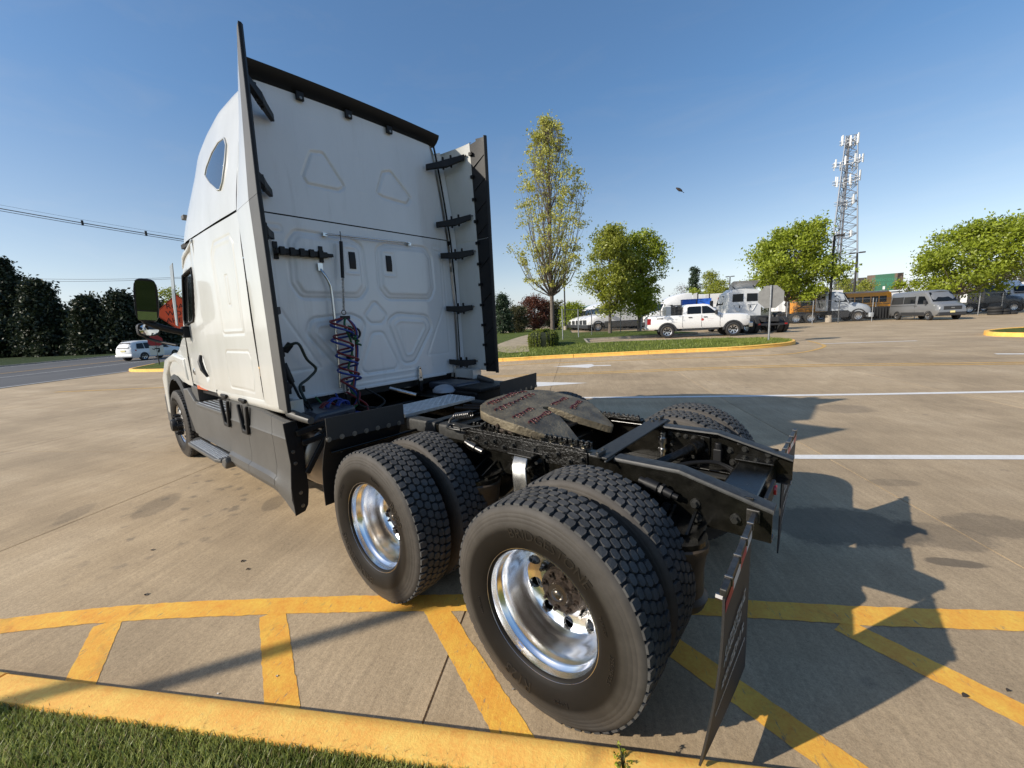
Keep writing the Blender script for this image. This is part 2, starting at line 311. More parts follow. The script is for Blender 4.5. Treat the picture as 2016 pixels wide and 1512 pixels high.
# one sheet to the horizon, then the concrete lot with its slabs
gm = MB(); gm.grid(lambda a, c: (lambda x, y: (x, y, H(x, y)-.05))((a-.5)*2400, (c-.5)*2400), 2, 2); g_ = gm.build('ground', M_DIRT, fix=False); g_['kind'] = 'structure'
gm.v = [(x, y, -.6) for x, y, z in gm.v]; g_.data.vertices.foreach_set('co', [k for p in gm.v for k in p])
pv = MB(); N = 90
def _pv(a, c):
    u, v = -70+a*150, -110+c*160; P = UD*u+VD*v; return (P.x, P.y, H(P.x, P.y)-.012)
pv.grid(_pv, N, N); pave = pv.build('pavement', M_CON, fix=False); pave['kind'] = 'structure'
UJ = [-14.6, -10.6, -6.55, -2.47, 1.13, 5.42, 10.0, 14.0, 18.0, 22.0]; VJ = [1.245, -2.5, -6.2, -9.9, -13.6, -17.3, -21, -24.7]
for i in range(len(UJ)-1):
    for j in range(len(VJ)-1):
        sb = MB(); jg = .006; u0, u1, v0, v1 = UJ[i]+jg, UJ[i+1]-jg, VJ[j]-(jg if j else 0), VJ[j+1]+jg; k = 4; V = []; F = []
        for q in range(k+1):
            for p in range(k+1): V.append(uv(lerp(u0, u1, p/k), lerp(v1, v0, q/k)))
        F = [(q*(k+1)+p, q*(k+1)+p+1, (q+1)*(k+1)+p+1, (q+1)*(k+1)+p) for q in range(k) for p in range(k)]
        per = [p for p in range(k+1)]+[q*(k+1)+k for q in range(1, k+1)]+[k*(k+1)+p for p in range(k-1, -1, -1)]+[q*(k+1) for q in range(k-1, 0, -1)]
        o = len(V); V += [V[p]-Vector((0, 0, .03)) for p in per]; z = len(per); F += [(per[p], o+p, o+(p+1) % z, per[(p+1) % z]) for p in range(z)]
        sb.add(V, F).build('slab', M_CON, pave)
# asphalt road beyond the lot
RD = Vector((.724, -.69, 0)); RN = Vector((.69, .724, 0)); R0 = Vector((27, 3.47, 0))
def rp(a, b): P = R0+RD*a+RN*b; return (P.x, P.y)
sheet('road', [rp(-60, 0), rp(70, 0), rp(70, 24), rp(-60, 24)], .004, M_ASP, step=4, kind='structure')
for nm, b_, wd, mt_ in (('edge_line', .25, .16, M_WHI), ('lane_line', 8.9, .13, M_WHI), ('centre_line', 13.3, .14, M_YEL2), ('centre_line', 13.7, .14, M_YEL2), ('edge_line', 23.2, .13, M_WHI)):
    o = strip(nm, [rp(-55, b_), rp(65, b_)], wd, .009, mt_, step=2); o['kind'] = 'structure'
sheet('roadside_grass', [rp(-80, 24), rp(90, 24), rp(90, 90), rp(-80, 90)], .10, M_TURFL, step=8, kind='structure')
kb = MB()
for a in range(-60, 70, 5):
    A, B = Vector(rp(a, 24)), Vector(rp(a+5, 24)); kb.hexa([(A.x, A.y, -.3), (B.x, B.y, -.3), (B.x+.12, B.y+.12, -.3), (A.x+.12, A.y+.12, -.3)], [(A.x, A.y, H(*A)+.13), (B.x, B.y, H(*B)+.13), (B.x+.12, B.y+.12, H(*B)+.13), (A.x+.12, A.y+.12, H(*A)+.13)])
kb.build('road_kerb', M_CURB)['kind'] = 'structure'
# ------------------------------------------------------------------ painted marks near the truck
YL = [(4.6, 4.7), (3.9, 3.75), (3.08, 2.824), (2.55, 2.289), (1.81, 1.666), (1.08, 1.097), (.3, .53), (-.437, .033), (-1.15, -.40), (-1.82, -.84), (-3.4, -1.86), (-6, -3.5)]
def smooth_pl(P, k=6):
    out = []
    for i in range(len(P)-1):
        p0, p1, p2, p3 = P[max(i-1, 0)], P[i], P[i+1], P[min(i+2, len(P)-1)]
        for j in range(k):
            t = j/k; out.append(tuple(.5*((2*b)+(-a+c)*t+(2*a-5*b+4*c-d)*t*t+(-a+3*b-3*c+d)*t**3) for a, b, c, d in zip(p0, p1, p2, p3)))
    return out+[tuple(P[-1])]
hatch = strip('hatching_line', smooth_pl(YL), .155, .0032, M_YEL, step=.035, rag=.05); hatch['kind'] = 'structure'
for a, b_ in (((1.86, 2.58), (2.54, 2.377)), ((.88, 1.96), (1.75, 1.697)), ((-.1, 1.40), (.95, 1.034)), ((-1.18, .70), (.08, .34)), ((-2.6, .26), (-1.04, -.24)), ((-4.2, -.6), (-2.4, -1.2))):
    o = strip('hatching_line', [a, b_], .145, .0018, M_YEL, step=.03, rag=.05); o['kind'] = 'structure'
for p, q, wd in (((1560, 900), (2016, 901), .145), ):
    A, B = gnd(*p), gnd(*q); d = (B-A).normalized(); o = strip('lane_line', [(A+d*-3)[:2], (B+d*18)[:2]], wd, .005, M_WHI); o['kind'] = 'structure'
A, B = gnd(1175, 783), gnd(2016, 771); d = (B-A).normalized(); strip('lane_line', [(A-d*6)[:2], (B+d*16)[:2]], .15, .005, M_WHI)['kind'] = 'structure'
A, Bm, B = gnd(985, 741), gnd(1500, 722), gnd(2016, 715)
for s in (-.14, .14): strip('centre_line', smooth_pl([tuple((p+VD*s)[:2]) for p in (A+(A-Bm)*1.2, A, Bm, B, B+(B-Bm)*2)]), .1, .005, M_YEL2)['kind'] = 'structure'
def arrow(tip, tail, head, wd, hw):
    A, B = Vector(tip[:2]), Vector(tail[:2]); d = (B-A).normalized(); nn = Vector((-d.y, d.x)); hb = A+d*head
    return [A, hb+nn*hw, hb+d*.15+nn*wd, B+nn*wd, B-nn*wd, hb+d*.15-nn*wd, hb-nn*hw]
sheet('lane_arrow', arrow(gnd(1088, 722), gnd(1203, 719.5), 1.35, .09, .46), .005, M_WHI, step=.6, kind='structure')
sheet('lane_arrow', arrow(gnd(1157, 754), gnd(1050, 757), 1.5, .1, .42), .005, M_WHI, step=.6, kind='structure')
A, B = gnd(1615, 677), gnd(1805, 671); strip('lane_line', [A[:2], B[:2]], .16, .005, M_WHI)['kind'] = 'structure'
A, B = gnd(1960, 697), gnd(2030, 697); strip('lane_line', [A[:2], (A+(B-A)*2.5)[:2]], .2, .005, M_WHI)['kind'] = 'structure'
strip('nose_line', smooth_pl([tuple(gnd(*p)[:2]) for p in ((1590, 671), (1618, 678), (1620, 684), (1578, 694), (1500, 700), (1300, 707), (1060, 716), (960, 722))]), .12, .005, M_YEL2)['kind'] = 'structure'
strip('stop_line', [gnd(110, 772)[:2], gnd(325, 763)[:2]], .16, .005, M_YEL2)['kind'] = 'structure'
# ------------------------------------------------------------------ near kerb of yellow segments and the grass behind it
kerb = empty('kerb', uv(1.2, 1.37), label='yellow painted kerb beside the rear wheels, edging the grass', cat='kerb')
kinv = Matrix.Translation(-kerb.location)
for u0, u1 in ((-9.3, -6.2), (-6.2, -3.2), (-3.2, .268), (.268, 3.3), (3.3, 6.3), (6.3, 9.3), (9.3, 12.3)):
    km = MB(); prof = [(1.245, -.2), (1.247, .118), (1.262, .131), (1.30, .134), (1.34, .135), (1.392, .136), (1.397, -.2)]; g_ = .008
    rings = []
    for k in range(7):
        u = lerp(u0+g_, u1-g_, k/6); rings.append([uv(u, v+rnd.uniform(-.002, .002), z+(rnd.uniform(-.002, .002) if z > 0 else 0)) for v, z in prof])
    km.loft(rings).xf(kinv).build('kerb_segment', M_YELK, kerb, smooth=40)
ve = sheet('verge', [uv(u, v)[:2] for u, v in ((-10, 1.392), (13, 1.392), (13, 30), (-10, 30))], .105, M_TURF, step=.6, kind='structure')
# ================================================================== the tractor unit: wheels, frame, running gear
M_GROOVE = mat('tread groove rubber', (.006, .006, .006), .8)
M_RUB = mat('tyre rubber', (.062, .060, .057), .75, var=.3, vs=9, bump=.15, bs=140, spec=.4)
m, n, b, l = nodes('dusty sidewall rubber'); t_ = n.nodes.new('ShaderNodeTexCoord').outputs['Object']
mp_ = n.nodes.new('ShaderNodeMapping'); mp_.inputs['Scale'].default_value = (1, 0, 1); l(t_, mp_.inputs[0])
ln_ = n.nodes.new('ShaderNodeVectorMath'); ln_.operation = 'LENGTH'; l(mp_.outputs[0], ln_.inputs[0])
c_ = nramp(n, ln_.outputs['Value'], [(.30, (.006, .0045, .003)), (.388, (.009, .007, .005)), (.408, (.040, .035, .029)), (.47, (.068, .061, .053)), (.495, (.060, .055, .05))])
c_ = nmix(n, .55, c_, nramp(n, nnoise(n, t_, 9, 6, .7), [(.3, (.28,.26,.24)), (.7, (.64,.63,.62))]), 'OVERLAY'); l(c_, b.inputs['Base Color']); b.inputs['Roughness'].default_value = .62; b.inputs['Specular IOR Level'].default_value = .22; M_SIDE = m
M_LET = mat('raised sidewall lettering', (.014, .012, .010), .42, spec=.4)
M_ALU = mat('polished aluminium', (.93, .93, .925), .2, 1.0, rvar=.06, vs=14)
M_STEEL = mat('bright steel', (.62, .62, .62), .28, 1.0, var=.2, vs=30)
M_RUST = mat('rusty cast iron', (.045, .032, .024), .55, .5, var=.55, vs=45, bump=.3, bs=120)
M_FRAME = mat('black frame paint', (.007, .0066, .0052), .24, spec=.35, var=.4, vs=16, bump=.05, bs=220, rvar=.1)
M_DUSTF = mat('dusty frame top', (.030, .030, .028), .5, var=.4, vs=30, bump=.08, bs=200, spec=.45)
M_GREASE = mat('black grease', (.006, .0055, .0045), .3, spec=.4, bump=.5, bs=60)
M_BLK = mat('black plastic', (.008, .008, .0085), .5, spec=.32, bump=.05, bs=300)
M_FLAP = mat('black rubber sheet', (.022, .020, .019), .62, var=.2, vs=4, bump=.05, bs=50)
M_BOLT = mat('zinc bolt', (.22, .205, .18), .4, .8)
M_BOLTB = mat('black bolt', (.03, .03, .028), .3, .3)
M_FIFTH = mat('worn fifth wheel plate', (.21, .175, .115), .55, .3, var=.6, vs=9, bump=.45, bs=55, col2=(.085, .07, .048), rvar=.15)
M_GREASER = mat('dark red grease', (.075, .014, .012), .22, spec=.7, bump=.6, bs=90)
M_DIAM = mat('aluminium tread plate', (.66, .68, .70), .38, .9, var=.15, vs=20)
M_CHRD = mat('dull dark chrome', (.16, .155, .15), .3, .9)
truck = empty('semi_truck', (0, 0, 0), label='white sleeper cab tractor unit with bare black frame, parked across yellow hatching', cat='truck')

# ---- tyre ------------------------------------------------------------------
SIDEP = [(.100, .287), (.112, .291), (.117, .301), (.121, .306), (.129, .325), (.1375, .358), (.1415, .388), (.1415, .408), (.1385, .428), (.1375, .430), (.1378, .433), (.1345, .446), (.1335, .4475), (.1340, .4505), (.1300, .463), (.1290, .4645), (.1295, .4675), (.1240, .479), (.1185, .489), (.1120, .4945)]
def side_y(r):
    P = SIDEP
    for a, b in zip(P, P[1:]):
        if a[1] <= r <= b[1]: return lerp(a[0], b[0], (r-a[1])/max(1e-6, b[1]-a[1]))
    return P[-1][0]
def tyre_mesh():
    t = MB(); n = 96
    t.lathe(SIDEP, n=n); t.lathe([(-a, r) for a, r in SIDEP], n=n)
    me = t.mesh('tyre', M_SIDE, 50)
    b = MB(); NB = 60; RT = .5075
    def P(y, th, r): return (r*cos(th), y, r*sin(th))
    def block(y, th, pts, cut=.0):                # pts: (dy, dtheta) ring
        k = len(pts); V = [P(y+a, th+c, .494) for a, c in pts]+[P(y+a*.94, th+c*.93, RT-(abs(y+a) > .1)*.004) for a, c in pts]
        b.add(V, [tuple(range(k, 2*k))]+[(i, (i+1) % k, k+(i+1) % k, k+i) for i in range(k)])
    dt = 2*pi/NB; w = .0195; e = dt*.46
    for row, y in enumerate((-.045, 0, .045)):
        for i in range(NB):
            th = dt*(i+.5*(row % 2))
            block(y, th, [(-w, -e*.55), (-w*.2, -e), (w*.75, -e*.9), (w, -e*.35), (w, e*.55), (w*.2, e), (-w*.75, e*.9), (-w, e*.35)])
    for s in (-1, 1):
        for i in range(NB):
            th = dt*(i+.25); y = s*.0905
            block(y, th, [(s*-.0205, -e*.5), (s*-.004, -e*.86), (s*.0235, -e*.74), (s*.0235, e*.74), (s*-.004, e*.86), (s*-.0205, e*.62)])
    q_ = MB(); q_.lathe([(.1121, .4944), (.105, .4935), (0, .4945), (-.105, .4935), (-.1121, .4944)], n=96); fl_ = q_.mesh('tread_base', M_GROOVE, 60)
    bm2 = b.mesh('tread', M_RUB, None)
    return me, bm2, fl_
TY_ME, TR_ME, TF_ME = tyre_mesh()
def let_meshes(words):
    out = []
    for txt, size, rad, th0, ext in words:        # th0: angle of the middle of the word, measured from +Z (top) towards -X (rear)
        v, f = text_geo(txt, size, .0022); o = MB()
        V = []
        for p in v:
            r = rad+p.y; a = th0+p.x/rad
            V.append((-sin(a)*r, side_y(min(.48, max(.29, r)))+p.z+.0004, cos(a)*r))
        o.add(V, f); out.append(o.mesh('lettering', M_LET))
    return out
# ---- rims ------------------------------------------------------------------
def holed_disc(m, prof_y, r0, r1, rh, hr, nh=10, ph=0.0, nr=16):
    # annulus with round holes; prof_y(r) gives the dish
    for k in range(nh):
        a0, a1 = ph+2*pi*k/nh, ph+2*pi*(k+1)/nh; ac = (a0+a1)/2; hole = []; bd = []
        for j in range(nr):
            t = 2*pi*j/nr; c, s = cos(t), sin(t); r = rh+hr*s; a = ac+hr*c/rh; hole.append((r, a))
            q = max(abs(c), abs(s)); c2, s2 = c/q, s/q; bd.append((lerp(r0, r1, (s2+1)/2), lerp(a0, a1, (c2+1)/2)))
        def pt(r, a, dy=0): return (r*cos(a), prof_y(r)+dy, r*sin(a))
        V = [pt(*p) for p in hole]+[pt((p[0]*.5+q[0]*.5), (p[1]*.5+q[1]*.5)) for p, q in zip(hole, bd)]+[pt(*p) for p in bd]+[pt(p[0], p[1], -.022) for p in hole]
        f = []
        for j in range(nr):
            i = (j+1) % nr
            f += [(j, i, nr+i, nr+j), (nr+j, nr+i, 2*nr+i, 2*nr+j), (3*nr+j, 3*nr+i, i, j)]
        m.add(V, f)
def rim_dual():
    m = MB(); dish = [(.25, -.055), (.247, -.075), (.240, -.098), (.228, -.118), (.205, -.133), (.178, -.143), (.165, -.147), (.09, -.148)]
    def py(r):
        for a, b in zip(dish, dish[1:]):
            if b[0] <= r <= a[0]: return lerp(a[1], b[1], (a[0]-r)/(a[0]-b[0]))
        return dish[0][1] if r > .25 else dish[-1][1]
    m.lathe([(.098, .303), (.110, .3065), (.1165, .3035), (.1165, .299), (.108, .2945), (.098, .2925), (.088, .2885), (.070, .2868), (.060, .283), (.050, .272), (.040, .2655), (-.005, .2605), (-.030, .2575), (-.055, .25), (-.068, .2485), (-.075, .247), (-.087, .2445), (-.098, .240), (-.112, .2325)], n=96)
    m.lathe([(py(.2325), .2325), (py(.2295), .2295)], n=96)
    holed_disc(m, py, .1745, .2295, .203, .0275)
    m.lathe([(py(.1745), .1745), (-.1475, .165), (-.148, .12), (-.148, .09)], n=96)
    return m.mesh('rim', M_ALU, 38, fix=False)
def hub_dual():
    m = MB(); m.lathe([(-.148, .128), (-.135, .128), (-.132, .112), (-.090, .104), (-.086, .108), (-.074, .108), (-.0735, .062), (-.055, .056), (-.050, .054)], n=40)
    for k in range(8):
        a = 2*pi*(k+.3)/8; p = Vector((.088*cos(a), -.074, .088*sin(a))); m.cyl(p, p+Vector((0, .014, 0)), .0135, n=6); m.cyl(p, p+Vector((0, .03, 0)), .0075, n=8)
    return m.mesh('hub', M_RUST, 40)
def cap_dual():
    m = MB(); m.lathe([(-.050, .054), (-.046, .052), (-.045, .032), (-.036, .028), (-.03, .02), (-.027, .001)], n=28); return m.mesh('hub_cap', mat('dark greasy steel', (.10, .085, .07), .25, .8), 40)
def nut_mesh():
    m = MB(); m.cyl((0, 0, 0), (0, .008, 0), .024, n=16); m.cyl((0, .008, 0), (0, .03, 0), .0165, .0155, n=6); m.cyl((0, .03, 0), (0, .046, 0), .0095, n=10); return m.mesh('wheel_nut', M_CHRD, 40)
NUT_ME = nut_mesh(); RIM_ME = rim_dual(); HUB_ME = hub_dual(); CAP_ME = cap_dual()
def rim_inner():
    m = MB(); m.lathe([(-.105, .302), (-.115, .3), (-.10, .288), (-.05, .27), (.02, .262), (.08, .285), (.112, .29), (.115, .302)], n=48); m.lathe([(.02, .262), (.13, .22), (.145, .15), (.147, .09)], n=48); return m.mesh('rim', M_ALU, 40, fix=False)
RIMI_ME = rim_inner()
def drum_mesh():
    m = MB(); m.lathe([(-.17, .10), (-.17, .215), (.03, .22), (.04, .18)], n=40); return m.mesh('brake_drum', M_RUST, 40)
DRUM_ME = drum_mesh()
def wheel(x, y, side, rz, words, outer=True, dual=True, z=.492):
    wh = bpy.data.objects.new('wheel', None); COL.objects.link(wh); wh.parent = truck; wh.location = (x, y, z); wh.empty_display_size = .1
    wh.rotation_euler = (0, rz, 0) if side > 0 else (0, rz, pi)
    t = link('tyre', TY_ME, wh); link('tread', TR_ME, wh); link('tread_base', TF_ME, wh)
    if outer and words:
        for q in let_meshes(words): link('lettering', q, wh)
    if dual:
        if outer:
            link('rim', RIM_ME, wh); link('hub', HUB_ME, wh); link('hub_cap', CAP_ME, wh)
            for k in range(10):
                a = 2*pi*(k+.5)/10; nt_ = link('wheel_nut', NUT_ME, wh); nt_.location = (.143*cos(a), -.148, .143*sin(a))
        else: link('rim', RIMI_ME, wh); link('brake_drum', DRUM_ME, wh)
    return wh
AX2 = 1.324; YO, YI = 1.074, .737
WREAR = [('BRIDGESTONE', .066, .378, R(14), 0), ('R123', .075, .375, R(197), 0), ('Ecopia', .03, .372, R(160), 0), ('295/75R22.5', .026, .366, R(98), 0), ('TUBELESS', .018, .352, R(70), 0), ('MADE IN USA', .014, .345, R(255), 0)]
WMID = [('BRIDGESTONE', .066, .378, R(216), 0), ('R123', .075, .374, R(60), 0), ('Ecopia', .034, .372, R(20), 0), ('295/75R22.5', .026, .366, R(300), 0)]
# rotation 0 everywhere: words carry their own angle; note that th0 runs clockwise seen from outside on the left
wheel(0, YO, 1, 0, WREAR); wheel(AX2, YO, 1, 0, WMID)
wheel(0, YI, 1, .4, None, False); wheel(AX2, YI, 1, .9, None, False)
wheel(0, -YO, -1, .3, WREAR[:2]); wheel(AX2, -YO, -1, .7, WREAR[:2]); wheel(0, -YI, -1, .1, None, False); wheel(AX2, -YI, -1, .2, None, False)
tm = MB(); P = [(side_y(.292+.0)+0, 0)]
def sticker(wh_x):
    o = MB(); r = .2872; a0 = R(205)
    V = []; F = []
    for i in range(5):
        a = a0+i*.030
        for y in (.070, .102): V.append((-sin(a)*(r-.0012 if y < .09 else r+.0045), y, cos(a)*(r-.0012 if y < .09 else r+.0045)))
    F = [(2*i, 2*i+1, 2*i+3, 2*i+2) for i in range(4)]; o.add(V, F)
    s = o.build('sticker', mat('blue and white decal', (.75, .78, .82), .4, var=.9, vs=40, col2=(.05, .16, .5)), truck); s.location = (wh_x, YO, .492)
sticker(0)
# ---- steer wheels -----------------------------------------------------------
SX = 6.60
def steer_meshes():
    m = MB(); dish = [(.27, .085), (.262, .092), (.24, .10), (.19, .115), (.165, .118), (.09, .118)]
    def py(r):
        for a, b in zip(dish, dish[1:]):
            if b[0] <= r <= a[0]: return lerp(a[1], b[1], (a[0]-r)/(a[0]-b[0]))
        return dish[-1][1]
    m.lathe([(.098, .303), (.1165, .3035), (.108, .2945), (.09, .288), (.075, .284), (.07, .275), (.085, .27), (py(.24), .24)], n=72); holed_disc(m, py, .178, .24, .21, .026); m.lathe([(py(.178), .178), (.118, .16), (.118, .09)], n=72)
    h = MB(); h.lathe([(.118, .112), (.16, .108), (.165, .092), (.21, .088), (.225, .075), (.228, .001)], n=40)
    q = MB(); q.cyl((0, 0, 0), (0, .03, 0), .021, .019, n=6); q.cyl((0, .03, 0), (0, .062, 0), .017, .012, n=10)
    return m.mesh('rim', M_ALU, 38, fix=False), h.mesh('hub', M_BLK, 40), q.mesh('wheel_nut', M_BLK, 40)
SR, SH, SN = steer_meshes()
for s in (1, -1):
    wh = wheel(SX, s*1.045, s, 0, WREAR[:2] if s > 0 else None, True, False)
    link('rim', SR, wh); link('hub', SH, wh)
    for k in range(10): q = link('wheel_nut', SN, wh); a = 2*pi*k/10; q.location = (.143*cos(a), .118, .143*sin(a))

# ---- frame rails -------------------------------------------------------------
XE = -.766
def rail(s):
    m = MB(); y0, y1 = s*.43, s*.422
    top = [(7.4, .98), (-.36, .98), (XE, .876)]; bot = .712
    m.prism([(7.4, bot), (7.4, .98), (-.36, .98), (XE, .876), (XE, bot+.008)], 'xz', y0, y1)
    yi = s*.345
    for a, b in zip(top, top[1:]): m.hexa([(a[0], y1, a[1]-.009), (b[0], y1, b[1]-.009), (b[0], yi, b[1]-.009), (a[0], yi, a[1]-.009)], [(a[0], y1, a[1]+.0), (b[0], y1, b[1]+.0), (b[0], yi, b[1]), (a[0], yi, a[1])])
    m.hexa([(7.4, y1, bot), (XE, y1, bot+.008), (XE, yi, bot+.008), (7.4, yi, bot)], [(7.4, y1, bot+.009), (XE, y1, bot+.017), (XE, yi, bot+.017), (7.4, yi, bot+.009)])
    o = m.build('frame_rail', M_FRAME, truck, bevel=.004)
    q = MB()                                       # rounded dusty flange cap
    for a, b in (((-.005, .98), (-.36, .98)), ((-.36, .98), (XE-.004, .875))):
        rings = []
        for x, z in (a, b):
            rings.append([(x, s*.436, z-.012), (x, s*.436, z-.002), (x, s*.431, z+.006), (x, s*.42, z+.0085), (x, s*.36, z+.0085), (x, s*.345, z+.006), (x, s*.342, z-.004), (x, s*.40, z-.004)])
        q.loft(rings)
    q.build('rail_flange', M_DUSTF, truck, smooth=40)
    q = MB()
    for a, b in (((1.93, .98), (1.55, .98)), ((1.50, .98), (1.20, .98))):
        rings = []
        for x, z in (a, b): rings.append([(x, s*.440, z-.09), (x, s*.443, z-.01), (x, s*.434, z+.010), (x, s*.42, z+.014), (x, s*.35, z+.014), (x, s*.342, z+.004), (x, s*.345, z-.006), (x, s*.43, z-.09)])
        q.loft(rings)
    q.build('rail_cover', M_DUSTF, truck, smooth=40, bevel=.006)
    return o
rail(1); rail(-1)
def bolts(name, pts, d, r, h, mt_=None, parent=None):
    m = MB(); m.bolt((0, 0, 0), d, r, h); me = m.mesh(name, mt_ or M_BOLTB, 40)
    for p in pts: o = link(name, me, parent or truck); o.location = p
bolts('rail_bolt', [(-.30, .43, .845), (-.44, .43, .83), (-.30, .43, .775), (-.45, .43, .757), (-.62, .43, .80)], (0, 1, 0), .0165, .03)
bolts('rail_bolt', [(-.42, -.421, .86), (-.44, -.421, .78), (-.62, -.421, .80), (-.62, -.421, .745), (-.05, -.421, .86), (-.05, -.421, .80), (-.28, -.421, .84)], (0, 1, 0), .015, .022)
# ---- tie plate, crossmembers ---------------------------------------------------
m = MB(); m.bx(.005, .118, -.50, .50, .9905, 1.0025); m.build('tie_plate', M_DUSTF, truck, bevel=.003)
for s in (1, -1):
    m = MB(); m.bx(.045, .058, s*.43, s*.52, 1.0025, 1.026); m.bx(.0, .012, s*.40, s*.52, .98, .9915); m.build('plate_lip', M_DUSTF, truck, bevel=.003)
    bolts('plate_bolt', [(.085, s*.455, 1.0025), (.085, s*.385, 1.0025)], (0, 0, 1), .011, .012)
m = MB(); m.hexa([(-.69, -.42, .73), (-.47, -.42, .73), (-.47, .42, .73), (-.69, .42, .73)], [(-.67, -.42, .825), (-.49, -.42, .835), (-.49, .42, .835), (-.67, .42, .825)]); m.build('rear_crossmember', M_FRAME, truck, bevel=.012, seg=3)
for s in (1, -1):
    m = MB(); m.bx(-.68, -.47, s*.30, s*.42, .836, .848); m.bx(-.69, -.46, s*.41, s*.42, .845, .915); m.build('gusset_plate', M_FRAME, truck, bevel=.004)
    bolts('gusset_bolt', [(-.52, s*.335, .848), (-.585, s*.325, .848), (-.645, s*.345, .848)], (0, 0, 1), .0125, .016); bolts('gusset_bolt', [(-.51, s*.409, .885), (-.64, s*.409, .875)], (0, -s, 0), .014, .02)
m = MB(); m.bx(-.712, -.692, -.15, .15, .735, .815); m.build('lamp_bar', M_BLK, truck, bevel=.006)
m = MB(); m.cyl((-.712, -.09, .775), (-.724, -.09, .775), .028, n=16); m.build('tail_lamp', mat('red lens', (.35, .01, .008), .25, coat=.5), truck, smooth=40)
for x in (.55, 1.62, 2.9): m = MB(); m.bx(x-.09, x+.09, -.42, .42, .74, .93); m.build('crossmember', M_FRAME, truck, bevel=.008)
# inside the tail: gusset web, valve, torque rod, hoses
m = MB(); m.prism([(.0, .96), (-.30, .93), (-.30, .80), (-.16, .73), (.0, .73)], 'xz', -.418, -.405)
m.build('rail_gusset', M_FRAME, truck, bevel=.003)
bolts('gusset_bolt', [(-.04-.052*k, -.404, .925-.004*k) for k in range(5)]+[(-.1, -.404, .80), (-.2, -.404, .78)], (0, 1, 0), .012, .016)
m = MB(); m.tube([(.08, .10, .78), (-.05, -.05, .80), (-.16, -.22, .845), (-.2, -.33, .86)], [.03, .028, .028, .034], 12); m.cyl((-.2, -.33, .86), (-.23, -.40, .875), .05, .055, 14); m.build('torque_rod', M_GREASE, truck, smooth=40)
m = MB(); m.cyl((.0, -.36, .74), (.0, -.36, .94), .022, n=12); m.cyl((.0, -.36, .86), (.0, -.36, .90), .034, n=10); m.cyl((.0, -.36, .80), (.0, -.36, .82), .032, n=10); m.build('air_fitting', M_STEEL, truck, smooth=40)
m = MB(); m.box((-.36, -.37, .83), (.05, .05, .09)); m.cyl((-.36, -.37, .87), (-.36, -.37, .915), .022, n=12); m.build('valve', M_BLK, truck, bevel=.006)
rn = random.Random(3)
for k in range(6):
    o_ = (rn.uniform(-.02, .02), rn.uniform(-.02, .02), rn.uniform(-.012, .012)); m = MB()
    pts = [(.25, .12, .76), (.08, .02, .77), (-.1, -.1, .775), (-.25, -.2, .81), (-.38, -.26, .815), (-.5, -.24, .77), (-.56, -.12, .73)]
    m.tube(smooth_pl([tuple(a+b*(1 if i not in (3, 4) else .5) for a, b in zip(p, o_)) for i, p in enumerate(pts)], 5), .0075, 6); m.build('air_hose', M_BLK, truck, smooth=60)
m = MB(); m.bx(-.55, .1, -.25, -.20, .735, .748); m.build('hose_tray', M_DUSTF, truck)
# ---- axles, suspension ------------------------------------------------------
for x in (0, AX2):
    m = MB(); m.cyl((x, -.9, .492), (x, .9, .492), .075, n=20); m.lathe([(-.26, .08), (-.2, .15), (-.1, .215), (.06, .23), (.16, .19), (.24, .09)], (x, 0, .492), n=28); m.lathe([(0, .2), (.1, .17), (.28, .10), (.36, .07)], (x, .02, .52), 'X', 20); m.build('drive_axle', M_FRAME, truck, smooth=45)
m = MB(); m.cyl((.36, .02, .52), (AX2-.2, .02, .53), .045, n=16); m.cyl((AX2+.36, .02, .52), (3.2, 0, .68), .055, n=16); m.build('driveshaft', M_FRAME, truck, smooth=40)
for x, s in ((-.40, 1), (-.40, -1), (.93, 1), (.93, -1)):
    m = MB(); m.lathe([(.37, .085), (.375, .125), (.42, .14), (.44, .12), (.56, .118), (.64, .128), (.665, .138), (.69, .138), (.705, .12), (.71, .05)], (x, s*.565, 0), 'Z', 28)
    m.build('air_bag', mat('dusty air bag rubber', (.05, .036, .022), .5, var=.4, vs=8), truck, smooth=40)
    m = MB(); m.cyl((x, s*.565, .70), (x, s*.565, .725), .13, n=24); m.bx(x-.10, x+.10, s*.43, s*.60, .725, .737)
    for k in (-.05, .05): m.bar((x+k, s*.60, .735), (x+k, s*.445, .80), .012, .02)
    m.build('air_bag_mount', M_FRAME, truck, smooth=40)
for x in (0, AX2):
    for s in (1, -1): m = MB(); m.hexa([(x+.62, s*.40, .62), (x+.62, s*.49, .62), (x-.45, s*.49, .40), (x-.45, s*.40, .40)], [(x+.62, s*.40, .68), (x+.62, s*.49, .68), (x-.45, s*.49, .44), (x-.45, s*.40, .44)]); m.build('suspension_arm', M_FRAME, truck, bevel=.008)
